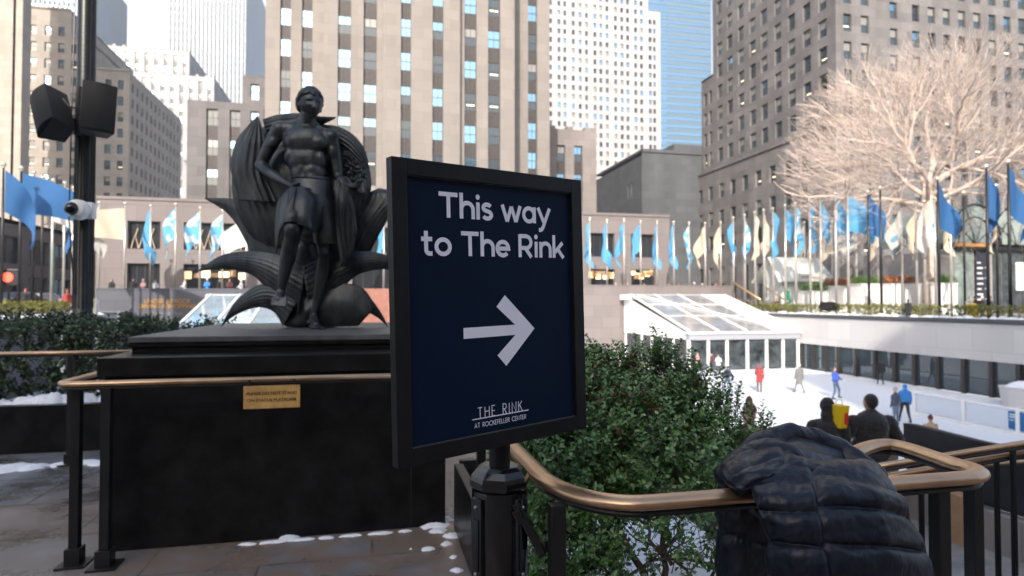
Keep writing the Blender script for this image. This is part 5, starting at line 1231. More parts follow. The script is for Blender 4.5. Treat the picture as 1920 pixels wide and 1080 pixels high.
def flagpole(px, ty, plane, base_z, fm, droop, dirx, label, h=2.9, L=3.2, light=True, gr=None, rad=0.085, start=0.35):
    p = at(px, ty, **plane); H_ = p.z-base_z
    t = empty('flagpole', (p.x, p.y, base_z), 0, label, 'flagpole', gr)
    k = (round(H_, 1), light, rad)
    if k not in POLES:
        mb = MB(); mb.lathe([(rad, 0), (rad, H_*0.5), (rad*0.62, H_-0.12)], seg=10); mb.lathe([(rad*2.2, 0), (rad*2.2, 0.12), (rad*1.2, 0.2)], seg=12); me = mb.mesh('pole'); me.materials.append(M_pole_l if light else M_pole_d); me.polygons.foreach_set('use_smooth', [True]*len(me.polygons))
        mb = MB(); mb.ball((0, 0, H_), 0.15, nu=12, nv=8); mb.lathe([(0.06, H_-0.2), (0.05, H_-0.1)], seg=8); me2 = mb.mesh('finial'); me2.materials.append(M_ball); POLES[k] = (me, me2)
    for nm, me in zip(('pole', 'finial'), POLES[k]):
        o = bpy.data.objects.new(nm, me); COL.objects.link(o); o.parent = t
    if fm is None: return t
    NU, NV = 18, 12; vs = []; fs = []; dr = R(droop); ax = Vector((dirx, random.uniform(-0.35, 0.35)-0.1, 0)).normalized(); pr = Vector((-ax.y, ax.x, 0)); ph = random.random()*6
    for j in range(NV):
        v = j/(NV-1)
        for i in range(NU):
            u = i/(NU-1)
            d_ = dr*(0.75+0.45*u); run = L*u*math.cos(d_)*(1.25-0.35*v*math.sin(dr)*u) ; drop = L*u*math.sin(d_)*(1-0.25*v)
            q = ax*(rad+run)+Vector((0, 0, H_-start-v*h*(1-0.2*u)-drop))
            q += pr*(0.30*math.sin(u*7+v*2+ph)*min(1, u*3)*(0.3+0.7*math.sin(dr)))+ax*(0.12*math.sin(u*5+v*4+ph*2)*min(1, u*3))
            vs.append(q)
    for j in range(NV-1):
        for i in range(NU-1): a = j*NU+i; fs.append((a, a+NU, a+NU+1, a+1))
    mb = MB(); mb.add(vs, fs); mb.build('flag', fm, t, smooth=True)
    return t
gfar = 'flagpoles along the far end of the rink'; gright = 'flagpoles along the right side of the rink'; gleft = 'flagpoles along the left side of the rink'; gback = 'flagpoles of the second row on the right'
ordn = ['first', 'second', 'third', 'fourth', 'fifth', 'sixth', 'seventh', 'eighth', 'ninth', 'tenth', 'eleventh', 'twelfth', 'thirteenth', 'fourteenth', 'fifteenth']
for k, (px, ty, fm, dr, dx, cn, L_f) in enumerate([(187, 380, F_W, 82, -1, 'white', 2.6), (235, 383, F_C, 12, -1, 'cream streaming', 2.2), (283, 386, F_B, 80, -1, 'blue', 3.2), (330, 383, F_LB, 66, -1, 'blue and white', 2.8), (376, 390, F_LB, 62, -1, 'pale blue', 2.8), (418, 395, F_LB, 66, -1, 'light blue', 2.8), (463, 398, F_W, 45, -1, 'white', 2.6)]):
    flagpole(px, ty, dict(Y=60.2), FARZ, fm, dr, dx, f'{ordn[k]} far flagpole from the left corner of the rink, {cn} flag', L=L_f+0.5, gr=gfar, h=2.8)
for k, (px, ty) in enumerate([(550, 400), (640, 402), (720, 404), (760, 405)]):
    flagpole(px, ty, dict(Y=60.2), FARZ, F_LB if k % 2 else F_B, 74, -1, ['flagpole partly hidden behind the statue, blue flag', 'flagpole behind the bronze husk, pale flag', 'flagpole seen under the right-hand bronze leaf, blue flag', 'flagpole hidden behind the navy sign, pale flag'][k], gr=gfar)
for k, (px, ty, fm, dr, dx, cn) in enumerate([(1106, 410, F_B, 80, -1, 'blue'), (1138, 412, F_B, 82, -1, 'blue'), (1170, 412, F_B, 66, -1, 'wide blue'), (1201, 414, F_B, 68, -1, 'blue'), (1232, 416, F_B, 80, -1, 'blue'), (1263, 416, F_B, 80, -1, 'blue'), (1292, 418, F_LB, 82, -1, 'pale blue'), (1322, 418, F_C, 62, -1, 'spread cream'), (1351, 418, F_C, 72, -1, 'cream')]):
    flagpole(px, ty, dict(Y=60.2), FARZ, fm, dr, dx, f'{ordn[k]} far flagpole to the right of the navy sign, {cn} flag', L=3.4, gr=gfar)
def gz(Y): return 0.2*(Y-8.3)/49.7
for k, (px, ty, fm, dr, dx, cn, lt) in enumerate([(1375, 408, F_B, 80, -1, 'blue', 1), (1396, 404, F_LB, 80, 1, 'pale blue', 1), (1415, 398, F_C, 80, 1, 'cream', 1), (1432, 394, F_C, 78, 1, 'cream', 1), (1449, 391, F_B, 80, 1, 'blue', 1), (1472, 385, F_B, 68, 1, 'blue', 1), (1491, 382, F_LB, 74, 1, 'pale blue', 1),
        (1518, 375, F_B, 74, 1, 'blue', 1), (1538, 370, F_B, 66, 1, 'blue', 1), (1566, 364, F_B, 58, 1, 'blue', 1), (1589, 359, F_B, 42, 1, 'wide blue', 1), (1627, 360, F_D, 58, 1, 'deep blue', 0), (1650, 352, None, 0, 1, 'no', 0), (1758, 335, F_D, 50, 1, 'long deep blue', 0), (1849, 312, F_D, 76, 1, 'deep blue', 0)]):
    p = at(px, ty, X=37.6); flagpole(px, ty, dict(X=37.6), gz(p.y), fm, dr, dx, f'{ordn[k]} flagpole of the right-hand row counted from its far end, {cn} flag', L=3.0 if px != 1758 else 3.8, light=bool(lt), gr=gright, rad=0.10)
p = at(1890, 303, X=37.6); flagpole(1890, 303, dict(X=37.6), gz(p.y), F_D, 60, 1, 'nearest flagpole at the right edge of the photo, deep blue flag', L=3.4, light=False, gr=gright, rad=0.10)
for k, (px, ty, fm, dr, dx, cn) in enumerate([(1508, 417, F_C, 72, -1, 'cream'), (1527, 417, F_C, 74, -1, 'cream'), (1560, 414, F_C, 58, -1, 'broad cream'), (1605, 405, F_W, 50, -1, 'white'), (1645, 397, F_C, 62, -1, 'cream'), (1690, 387, F_W, 58, -1, 'white'), (1717, 380, F_C, 62, -1, 'cream'), (1732, 377, F_W, 78, -1, 'white'), (1752, 372, F_W, 76, -1, 'white'), (1781, 364, F_C, 78, -1, 'cream'), (1806, 361, None, 0, 1, 'no'), (1867, 348, F_C, 76, -1, 'cream')]):
    p = at(px, ty, X=45.0); flagpole(px, ty, dict(X=45.0), 0.15, fm, dr, dx, f'{ordn[k]} flagpole of the row behind, under the bare tree, {cn} flag', L=3.2, light=k < 10, gr=gback, rad=0.09)
for k, (px, ty, fm, dr, dx, cn, L_f) in enumerate([(7, 308, F_D, 60, 1, 'long blue', 4.2), (40, 315, F_D, 22, 1, 'wide streaming blue', 3.6), (64, 323, None, 0, 1, 'no', 3), (81, 333, None, 0, 1, 'no', 3), (100, 338, F_W, 50, 1, 'white', 2.4), (122, 343, F_C, 45, 1, 'cream', 2.4), (138, 352, F_D, 75, -1, 'blue', 3.6)]):
    flagpole(px, ty, dict(X=-22.3), 0.6, fm, dr, dx, f'{ordn[k]} flagpole in from the left edge of the photo, {cn} flag', L=L_f, light=k > 3, gr=gleft, h=2.6)
# ================================================================== bare tree
tp = at(1742, 566, d=53); tz = 0.2
tree = empty('bare_tree', (tp.x, tp.y, tz), 0, 'large leafless tree with pale sunlit branches in front of the corner block', 'tree')
M_bark = mat('pale_bark', (0.50, 0.405, 0.345), 0.85, var=0.25, vscale=2, bump=0.3, bscale=8)
trng = random.Random(5)
mbt = MB(); mbc = MB(); cntb = [0]
def rnd_perp(d):
    v = Vector((trng.gauss(0, 1), trng.gauss(0, 1), trng.gauss(0, 1))); v -= d*v.dot(d); return v.normalized()
CEN = Vector((0, 0, 13.5))
def grow(mb, p, d, L, r, lev):
    n = 3 if lev < 5 else 2; pts = [p]; q = p.copy(); dd = d.copy()
    for i in range(n):
        dd = (dd+rnd_perp(dd)*0.22+Vector((0, 0, 0.05))).normalized(); q = q+dd*(L/n); pts.append(q.copy())
    rr = [r*(1-0.38*i/n) for i in range(n+1)]
    mb.tube(pts, rr, 7 if lev < 2 else (5 if lev < 4 else 3), caps=False); cntb[0] += 1
    if lev >= 7: return
    k = [3, 4, 4, 3, 3, 3, 2][lev]
    for j in range(k):
        f = 1.0 if j == 0 else trng.uniform(0.35, 0.95); i = min(int(f*n), n-1); pp = pts[i].lerp(pts[i+1], f*n-i)
        sp = trng.uniform(0.25, 0.45) if j == 0 else trng.uniform(0.55, 0.95)
        nd = (dd+rnd_perp(dd)*sp+(pp-CEN).normalized()*0.10+Vector((cr.x, cr.y, 0))*(0.12 if (pp.x*cr.x+pp.y*cr.y) > 0 else -0.12)); nd.y *= 0.9; nd.z += 0.02; nd.normalize()
        e = ((pp.x)/11.5)**2+(pp.y/10.0)**2+((pp.z-13.0)/10.8)**2
        if e > 1.0 and lev > 3: continue
        grow(mb, pp, nd, L*trng.uniform(0.68, 0.86), max(0.011, r*(0.64 if j == 0 else 0.47)), lev+1)
trunk = [Vector((0.0, 0, 0)), Vector((0.1, 0, 4)), Vector((-0.1, 0, 8)), Vector((0.05, 0, 11.3))]
mbt.tube(trunk, [0.62, 0.50, 0.46, 0.42], 12)
def cw(x, z, y=0): return (Vector((cr.x, cr.y, 0))*x+Vector((cf.x, cf.y, 0)).normalized()*y+Vector((0, 0, z))).normalized()
for (z0, d, L, r) in ((11.0, cw(-0.35, 1, 0.2), 4.4, .30), (11.2, cw(0.75, 0.8, -0.1), 5.0, .27), (10.6, cw(0.9, 0.35, 0.5), 5.0, .24), (9.6, cw(-1, 0.22, -0.2), 5.6, .24), (10.9, cw(0.1, 0.9, -0.7), 4.4, .22), (10.4, cw(-0.8, 0.6, 0.6), 4.6, .22), (11.1, cw(0.3, 1, 0.6), 4.6, .24), (10.0, cw(-0.7, 0.25, -0.7), 4.4, .2), (9.9, cw(1, 0.12, -0.3), 4.8, .2), (8.9, cw(-0.9, 0.1, 0.3), 3.6, .14)):
    grow(mbc, Vector((0, 0, z0)), d, L, r, 1)
mbt.build('trunk', M_bark, tree, smooth=True); mbc.build('crown', M_bark, tree, smooth=False)
print('branches', cntb[0])
# ================================================================== lamp post with loudspeakers and camera dome
LY = 9.4; lp = at(154, 640, Y=LY)
M_post = mat('black_green_post', (0.016, 0.018, 0.017), 0.35, 0.3, var=0.3, vscale=5, bump=0.05)
lamp = empty('lamp_post', (lp.x, LY, 0), 0, 'tall black lamp post rising out of the left hedge', 'lamp post')
wpx = LY*0+math.sqrt(lp.x**2+LY**2)/F_PX
zc_l = zat(155, 606, Y=LY); zj = zat(158, 250, Y=LY)
mb = MB(); mb.lathe([(0.17, 0), (0.17, 0.5), (0.145, 0.6), (0.14, zc_l-0.15), (0.165, zc_l-0.10), (0.165, zc_l-0.04), (0.15, zc_l), (0.165, zc_l+0.03), (0.165, zc_l+0.08), (0.118, zc_l+0.14), (0.112, zj), (0.100, 8.5), (0.09, 9.5)], seg=16)
for k in range(16):
    a = 2*math.pi*k/16; mb.box(0.105, -0.006, zc_l+0.2, 0.121, 0.006, zj, 0, Matrix.Rotation(a, 4, 'Z'))
mb.build('post', M_post, lamp, auto=R(50))
mb = MB(); mb.lathe([(0.05, 9.5), (0.3, 9.7), (0.32, 10.1), (0.12, 10.4), (0.03, 10.6)], seg=16); mb.build('lantern', mat('opal_lantern', (0.7, 0.7, 0.65), 0.4), lamp, smooth=True)
mb = MB(); mb.tube([(0.09, 0, 9.0), (0.10, -0.12, zj+1.2), (0.10, -0.14, zj)], 0.008, 5); mb.tube([(-0.05, -0.13, zc_l+0.4), (-0.13, -0.12, zj-1.2), (-0.12, -0.12, zj+0.2), (-0.05, -0.13, 8.8)], 0.008, 5)
mb.build('cables', M_black, lamp)
M_spk = mat('black_speaker', (0.006, 0.006, 0.006), 0.7, var=0.3, vscale=15); M_grille = mat('speaker_grille', (0.005, 0.005, 0.005), 0.85, bump=0.4, bscale=300)
def speaker(px, py, yaw, tilt, roll, label):
    c = at(px, py, Y=LY-0.28); t = empty('loudspeaker', c, 0, label, 'loudspeaker')
    M_ = Matrix.Rotation(yaw, 4, 'Z') @ Matrix.Rotation(roll, 4, 'Y') @ Matrix.Rotation(tilt, 4, 'X')
    w, d, h = 0.40, 0.30, 0.66
    mb = MB(); pr = [(-w/2, -d*0.3), (w/2, -d*0.3), (w*0.36, d*0.7), (-w*0.36, d*0.7)]; mb.prism(pr, -h/2, h/2)
    o = mb.build('cabinet', M_spk, t, bevel=0.02); o.matrix_local = M_
    mb = MB(); pts = [(-w/2+0.012, -d*0.3-0.002)]+[(-w/2+0.012+(w-0.024)*k/8, -d*0.3-0.002-0.05*math.sin(math.pi*k/8)) for k in range(1, 8)]+[(w/2-0.012, -d*0.3-0.002)]; mb.prism(pts, -h/2+0.015, h/2-0.015)
    o = mb.build('grille', M_grille, t); o.matrix_local = M_
    mb = MB(); mb.tube([Vector((0, d*0.6, 0)), Vector((0.0, d*0.6+0.12, 0.02))], 0.03, 8); mb.box(-0.05, d*0.6, -0.1, 0.05, d*0.6+0.02, 0.1); o = mb.build('bracket', M_black, t); o.matrix_local = M_
    return t
speaker(91, 211, R(-38), R(-8), R(-35), 'black loudspeaker tilted sideways on the left of the lamp post')
speaker(184, 204, R(26), R(-4), R(3), 'black loudspeaker hanging upright on the right of the lamp post')
t = empty('speaker_bracket', at(150, 205, Y=LY-0.12), 0, 'black steel arm clamping both loudspeakers to the lamp post', 'bracket')
b0 = t.location
mb = MB(); mb.tube([Vector((0.0, 0, 0.3)), Vector((-0.02, 0, -0.35))], 0.05, 8); mb.tube([at(118, 185, Y=LY-0.2)-b0, at(130, 200, Y=LY-0.25)-b0, at(150, 205, Y=LY-0.2)-b0], 0.012, 6); mb.tube([at(118, 222, Y=LY-0.2)-b0, at(150, 240, Y=LY-0.12)-b0], 0.02, 6); mb.tube([at(150, 195, Y=LY-0.2)-b0, at(176, 200, Y=LY-0.15)-b0], 0.03, 6)
mb.build('arm', M_black, t)
cc = at(146, 393, Y=LY-0.30); t = empty('security_camera', cc, 0, 'white dome security camera on the lamp post', 'camera')
mb = MB(); mb.lathe([(0.02, -0.10), (0.10, -0.095), (0.13, -0.04), (0.135, 0.05), (0.11, 0.11), (0.03, 0.13)], (0, 0, 0), 20, axis='Y', M=None); mb.box(-0.02, 0.05, -0.10, 0.15, 0.18, 0.11)
mb.build('housing', M_white, t, bevel=0.006, auto=R(40))
mb = MB(); mb.ball((-0.035, -0.085, 0.0), 0.085, nu=20, nv=12); mb.build('dome', M_gloss, t, smooth=True)
# ================================================================== rink pavilions
M_wframe = mat('white_frame', (0.80, 0.79, 0.77), 0.45, var=0.03)
M_roofglass = mat('pavilion_roof_glass', (0.27, 0.27, 0.28), 0.15, 0.0, spec=1.0, var=0.35, vscale=0.8)
M_wallglass = mat('pavilion_glass', (0.05, 0.06, 0.065), 0.05, 0.1, spec=1.0, var=0.8, vscale=1.1)
M_fascia = mat('grey_fascia', (0.30, 0.31, 0.34), 0.5)
def pavilion(x0, x1, yf, yb, label, side, mullx, sidey, ztop=2.05, rg=None):
    rg = rg or M_roofglass
    """lean-to glass pavilion; side: which end wall is seen"""
    t = empty('glass_pavilion', ((x0+x1)/2, yf, -4), 0, label, 'pavilion'); cx = (x0+x1)/2
    ze = 3.0; zt = ztop+4; L = yb-yf; y_r = L*0.86
    for x in mullx:
        mb = MB(); mb.box(x-cx-0.11, 0, 0, x-cx+0.11, 0.22, 2.45); mb.build('column', M_wframe, t)
    for a, b in zip(mullx[:-1], mullx[1:]):
        mb = MB(); mb.box(a-cx+0.11, 0.1, 0.06, b-cx-0.11, 0.13, 2.45); mb.build('pane', M_wallglass, t)
    mb = MB(); mb.box(x0-cx-0.15, -0.15, 2.452, x1-cx, 0.3, ze-0.06); mb.build('fascia', M_fascia, t)
    mb = MB(); mb.box(x0-cx-0.25, -0.3, ze-0.058, x1-cx, 0.45, ze+0.10); mb.build('gutter', M_wframe, t)
    sx = x0-cx if side < 0 else x1-cx
    for y in sidey:
        mb = MB(); mb.box(sx-0.11, y-yf-0.11 if y > yf+0.3 else 0.222, 0, sx+0.11, y-yf+0.11 if y > yf+0.3 else 0.3, 2.45); mb.build('column', M_wframe, t)
    ys = sorted(sidey)
    for a, b in zip(ys[:-1], ys[1:]):
        mb = MB(); mb.box(sx-0.015, max(a-yf, 0.2)+0.11, 0.06, sx+0.015, b-yf-0.11, 2.45); mb.build('pane', M_wallglass, t)
    # end wall panel above the side glazing
    mb = MB(); pr = [(0.31, 2.455), (L-0.01, 2.455), (L-0.01, zt-0.4), (y_r, zt-0.4), (0.31, ze-0.0)]
    vs = [(sx-0.06, y, z) for y, z in pr]+[(sx+0.06, y, z) for y, z in pr]; n = len(pr)
    mb.add(vs, [tuple(range(n)), tuple(range(2*n-1, n-1, -1))]+[(i, n+i, n+(i+1) % n, (i+1) % n) for i in range(n)]); mb.build('end_panel', M_wframe, t)
    sl = (zt-ze-0.05)/y_r
    def rz(y): return ze+0.12+sl*y
    xa, xb = x0-cx-0.1, x1-cx
    nr = 4
    for k in range(nr+1):
        x = xa+(xb-xa)*k/nr
        mb = MB(); vs = []
        for (y, dz) in ((-0.2, 0), (y_r, 0), (y_r, 0.16), (-0.2, 0.16)): vs += [(x-0.09, y, rz(y)+dz), (x+0.09, y, rz(y)+dz)]
        mb.add(vs, [(0, 2, 3, 1), (2, 4, 5, 3), (4, 6, 7, 5), (6, 0, 1, 7), (0, 6, 4, 2), (1, 3, 5, 7)]); mb.build('rafter', M_wframe, t)
        if k < nr:
            x2 = xa+(xb-xa)*(k+1)/nr
            mb = MB(); vs = []
            for (y, dz) in ((-0.15, 0.05), (y_r, 0.05), (y_r, 0.08), (-0.15, 0.08)): vs += [(x+0.095, y, rz(y)+dz), (x2-0.095, y, rz(y)+dz)]
            mb.add(vs, [(0, 2, 3, 1), (2, 4, 5, 3), (4, 6, 7, 5), (6, 0, 1, 7)]); mb.build('roof_pane', M_wframe if (k == nr-1 and side < 0) else rg, t)
            for q in ((0.36, 0.68) if side < 0 else ()):
                y = y_r*q; mb = MB(); mb.box(x+0.1, y-0.05, rz(y)+0.085, x2-0.1, y+0.05, rz(y)+0.13); mb.build('purlin', M_wframe, t)
    mb = MB(); mb.box(xa-0.4, y_r, zt-0.35, xb, L, zt+0.18); mb.build('ridge', M_wframe, t)
    if side < 0:    # a diagonal wind brace under the roof glass
        mb = MB(); mb.tube([(xa+0.5, y_r*0.95, rz(y_r*0.95)+0.17), (xb-1.5, 0.2, rz(0.2)+0.17)], 0.07, 6); mb.build('brace', M_wframe, t)
    return t
XP0 = 24.6; YF_ = 44.6
pavilion(XP0, 34.6, YF_, 57.6, 'white-framed glass pavilion glowing in the sun at the right end of the rink', -1,
         [xat(p, YF_) for p in (1292, 1328, 1363, 1401, 1437, 1468)]+[34.5], [YF_]+[yat(p, XP0) for p in (1263, 1243, 1223, 1204)]+[57.2], 2.05)
pavilion(-13.2, -4.2, 44.6, 57.6, 'white-framed glass roof at the left end of the rink seen beside the bronze leaves', 1,
         [-13.1, -11.2, -9.3, -7.4, -5.5, -4.3], [44.6, 48.5, 52.5, 57.2], 1.95, mat('blue_roof_glass', (0.45, 0.60, 0.72), 0.12, 0.6, spec=1.0, var=0.2, vscale=0.6))
t = empty('granite_wall', (xat(800, 56), 56, -4), 0, 'red-brown granite wall seen under the right-hand bronze leaf, behind the ice', 'wall')
mb = MB(); w_ = xat(950, 56)-xat(655, 56); mb.box(-w_/2, 0, 0, w_/2, 1.0, zat(700, 541, Y=56)+4); mb.build('wall_face', mat('red_granite', (0.24, 0.10, 0.07), 0.5, var=0.2, vscale=2), t)
# glass boards round the ice
t = empty('rink_boards', (26.0, 20, -4), 0, 'clear rink boards with white posts and a blue poster, right of the ice', 'barrier')
M_board = mat('clear_board', (0.62, 0.68, 0.75), 0.15, 0, trans=0.0, alpha=0.45)
ys_ = [yat(p, 26.0)-20 for p in (1716, 1760, 1820, 1880, 1945, 2020)]
ys_ = [5.2, 2.6, 0.2, -2.0, -4.4, -7, -10, -14]
for k, y in enumerate(ys_):
    mb = MB(); mb.box(-0.06, y-0.08, 0, 0.06, y+0.08, 1.12); mb.build('post', M_wframe, t)
    if k:
        mb = MB(); mb.box(-0.01, y+0.08, 0.12, 0.01, ys_[k-1]-0.08, 1.02); mb.build('board_pane', M_board, t)
        mb = MB(); mb.box(-0.05, y+0.081, 1.022, 0.05, ys_[k-1]-0.081, 1.10); mb.box(-0.05, y+0.081, 0.0, 0.05, ys_[k-1]-0.081, 0.118); mb.build('rail', M_wframe, t)
mb = MB(); yq = yat(1902, 25.98)-20; mb.box(-0.035, yq-0.33, 0.2, -0.02, yq+0.33, 0.95); mb.box(-0.04, yq-0.15, 0.78, -0.036, yq+0.28, 0.84, 1); mb.box(-0.04, yq-0.05, 0.68, -0.036, yq+0.28, 0.74, 1); mb.box(-0.04, yq+0.1, 0.56, -0.036, yq+0.28, 0.60, 1)
mb.build('poster', [mat('poster_blue', (0.01, 0.12, 0.32), 0.4), mat('poster_white', (0.6, 0.68, 0.72), 0.5)], t)
t = empty('stone_planter', (33.4, yat(1915, 33.4), -4), 0, 'pale stone planter heaped with snow by the glazed arcade at the right edge', 'planter')
mb = MB(); mb.lathe([(0.9, 0), (1.0, 0.9), (1.05, 1.0), (0.9, 1.02)], seg=20); mb.build('pot', S_rinkwall, t, smooth=False); mb = MB(); mound(mb, (0, 0, 1.02), 0.8, 0.8, 0.3, 3); mb.build('snow_cap', M_snow, t, smooth=True)
# ================================================================== white kiosk, sunlit planters, shops on the right
kp = at(1500, 560, X=41.5)
t = empty('market_kiosk', (41.5, kp.y, 0.15), 0, 'white wooden market kiosk with pitched roof and green shutter among the flagpoles', 'kiosk')
k0, k1 = 50.2, 55.5
mb = MB(); a0_ = at(1470, 560, X=41.5).y; a1_ = at(1541, 560, X=41.5).y
XK = 41.5; yk = 54.5
pL = at(1466, 560, Y=yk); pR = at(1545, 560, Y=yk); t.location = ((pL.x+pR.x)/2, yk, 0.15); w = pR.x-pL.x; zr_ = zat(1500, 483, Y=yk)-0.15; ze_ = zat(1500, 514, Y=yk)-0.15
M_kiosk = mat('white_boards', (0.70, 0.72, 0.66), 0.6, var=0.05, vscale=2, stretch=(1, 1, 6))
mb.box(-w/2, 0, 0, w/2, 3.0, ze_); mb.add([(-w/2, 0, ze_), (-w/2, 3, ze_), (-w/2, 1.5, zr_)], [(0, 1, 2)]); mb.add([(w/2, 0, ze_), (w/2, 3, ze_), (w/2, 1.5, zr_)], [(0, 2, 1)]); mb.build('cabin', M_kiosk, t)
mb = MB(); e = 0.9
for s_ in (-1, 1):
    y0 = 1.5+s_*(1.5+e*0.8); z0 = ze_-(zr_-ze_)/1.5*e*0.8
    vs = [(-w/2-0.5, 1.5, zr_+0.12), (w/2+0.5, 1.5, zr_+0.12), (w/2+0.9, y0, z0+0.1), (-w/2-0.9, y0, z0+0.1), (-w/2-0.5, 1.5, zr_-0.02), (w/2+0.5, 1.5, zr_-0.02), (w/2+0.9, y0, z0-0.03), (-w/2-0.9, y0, z0-0.03)]
    mb.add(vs, [(0, 1, 2, 3), (4, 7, 6, 5), (2, 6, 7, 3), (0, 3, 7, 4), (1, 5, 6, 2)])
mb.build('roof', M_kiosk, t)
mb = MB(); mb.box(-w/2+0.25, -0.06, 0.1, -w/2+0.95, -0.005, 2.5); mb.build('shutter', mat('green_shutter', (0.04, 0.42, 0.26), 0.5), t)
mb = MB(); mb.box(-w/2+1.3, -0.9, ze_-0.75, w/2+0.1, -0.82, ze_+0.0); mb.build('sign_band', M_kiosk, t)
mb = MB()
for k in range(9):
    if k in (4,): continue
    mb.box(-w/2+1.6+k*0.26, -0.93, ze_-0.42, -w/2+1.6+k*0.26+0.17, -0.902, ze_-0.27)
mb.build('lettering', mat('kiosk_letters', (0.35, 0.2, 0.1), 0.6), t)
def planter_box(px0, px1, X, z, label, flowers, sm=M_white):
    Yp = X; p0 = at(px0, 560, Y=Yp); p1 = at(px1, 560, Y=Yp); cx = (p0.x+p1.x)/2; t = empty('flower_planter', (cx, Yp, 0.12), 0, label, 'planter', 'white planters behind the right-hand flagpoles')
    w = p1.x-p0.x; h = z-0.12
    mb = MB(); mb.box(-w/2, 0, 0, w/2, 1.6, h); mb.box(-w/2-0.08, -0.08, h, w/2+0.08, 1.68, h+0.1); mb.build('box', sm, t)
    n = int(w*160); q = rng.uniform(size=(n, 3))*np.array([w, 1.5, 0.55])+np.array([-w/2, 0.05, h+0.05]); d = rng.normal(size=(n, 3))*0.5+np.array([0, 0, 1])
    P, D_, N_, ln, wd, mi = sprigs(q, d, 6, np.full(n, 0.25), 0.13, 0.08, None, 0); leaf_mesh(P, D_, N_, ln, wd, 'plants', [flowers, flowers, flowers, M_twig], t, mi)
M_rust = leafmat('rust_foliage', (0.34, 0.12, 0.05), (0.48, 0.22, 0.10), 0.7, 3); M_fresh = leafmat('fresh_foliage', (0.06, 0.14, 0.03), (0.16, 0.28, 0.06), 0.6, 3)
planter_box(1518, 1562, 49.5, zat(1540, 548, Y=49.5), 'white planter with clipped green plants beside the kiosk', M_fresh)
planter_box(1564, 1612, 49.0, zat(1590, 538, Y=49), 'white planter with rusty foliage right of the kiosk', M_rust)
planter_box(1616, 1668, 47.0, zat(1640, 534, Y=47), 'sunlit white planter with yellow-green plants left of the tree trunk', M_fresh)
planter_box(1672, 1722, 46.0, zat(1700, 534, Y=46), 'sunlit white planter with rusty plants just left of the tree trunk', M_rust)
planter_box(1752, 1795, 43.0, zat(1770, 533, Y=43), 'sunlit white planter with low green plants right of the tree trunk', M_fresh)
# arched glass shop
Ys = 52.0; xs0, xs1 = xat(1788, Ys), xat(2040, Ys); zb0 = 0.12; zband = zat(1850, 466, Y=Ys)
t = empty('arched_shop', ((xs0+xs1)/2, Ys, 0.12), 0, 'shop with arched glass canopies and an orange band at the right edge', 'shop'); cx = (xs0+xs1)/2; w = xs1-xs0; zbh = zband-0.12
M_paleglass = mat('pale_green_glass', (0.22, 0.27, 0.25), 0.06, 0.0, spec=1.0, var=0.4, vscale=0.6)
M_stonegrey = mat('shop_stone', (0.28, 0.26, 0.25), 0.7, var=0.1)
mb = MB(); mb.box(-w/2, 0.1, 0, w/2, 12, zbh-0.2); mb.build('front_wall', M_stonegrey, t)
mb = MB(); mb.box(-w/2-0.15, -0.6, zbh-0.2, w/2, 0.098, zbh+0.1); mb.build('dark_band', M_black, t)
mb = MB(); mb.box(-w/2-0.1, -0.66, zbh+0.102, -w/2+3.9, -0.2, zbh+0.45); mb.build('orange_band', mat('orange_band', (0.55, 0.25, 0.06), 0.5), t)
for k in range(8):
    a = -w/2+0.2+k*1.25
    if abs(k-2) < 0.5 or k == 3: continue
    mb = MB(); mb.box(a, 0.0, 0.2, a+1.1, 0.08, zbh-0.4); mb.build('window', M_paleglass if k < 2 else M_wallglass, t)
mb = MB(); bx = xat(1829, Ys)-cx; mb.box(bx, -0.1, 0.6, bx+1.6, 0.06, zbh-0.35); mb.build('banner', mat('dark_banner', (0.025, 0.03, 0.045), 0.5), t)
mb = MB()
for k in range(9):
    z = 1.0+k*0.55; mb.box(bx+0.15, -0.12, z, bx+0.15+(0.78, 0.6, 0.74, 0.5, 0.76)[k % 5], -0.102, z+0.16); mb.box(bx+1.1, -0.12, z+0.1, bx+1.3, -0.102, z+0.16) if k % 2 else None
mb.build('banner_marks', M_white, t)
for px in (1905, 1932):
    x = xat(px, Ys)-cx; mb = MB(); mb.box(x, -0.08, 2.6, x+1.0, -0.01, 5.6); mb.build('white_poster', M_white, t)
Rv = 3.3
for k in range(3):
    xc_ = xat(1832, Ys)-cx+k*5.4; seg = 16
    pts = [(xc_-Rv*math.cos(math.pi*i/seg), zbh+0.5+Rv*1.25*math.sin(math.pi*i/seg)) for i in range(seg+1)]
    mb = MB()
    for i in range(seg): mb.quad((pts[i][0], 0, pts[i][1]), (pts[i+1][0], 0, pts[i+1][1]), (pts[i+1][0], 9, pts[i+1][1]), (pts[i][0], 9, pts[i][1]))
    mb.add([(x, 0.05, z) for x, z in pts], [tuple(range(seg, -1, -1))]); mb.build('glass_vault', M_paleglass, t)
    mb = MB(); mb.tube([(x, -0.02, z) for x, z in pts], 0.10, 6, ref=(0, 1, 0)); mb.tube([(xc_+(x-xc_)*0.68, -0.02, zbh+0.5+(z-zbh-0.5)*0.68) for x, z in pts], 0.06, 6, ref=(0, 1, 0))
    for i in (3, 6, 10, 13): mb.tube([(pts[i][0], -0.02, pts[i][1]), (xc_+(pts[i][0]-xc_)*0.05, -0.02, zbh+0.5)], 0.04, 5)
    mb.build('arch_rib', M_black, t)
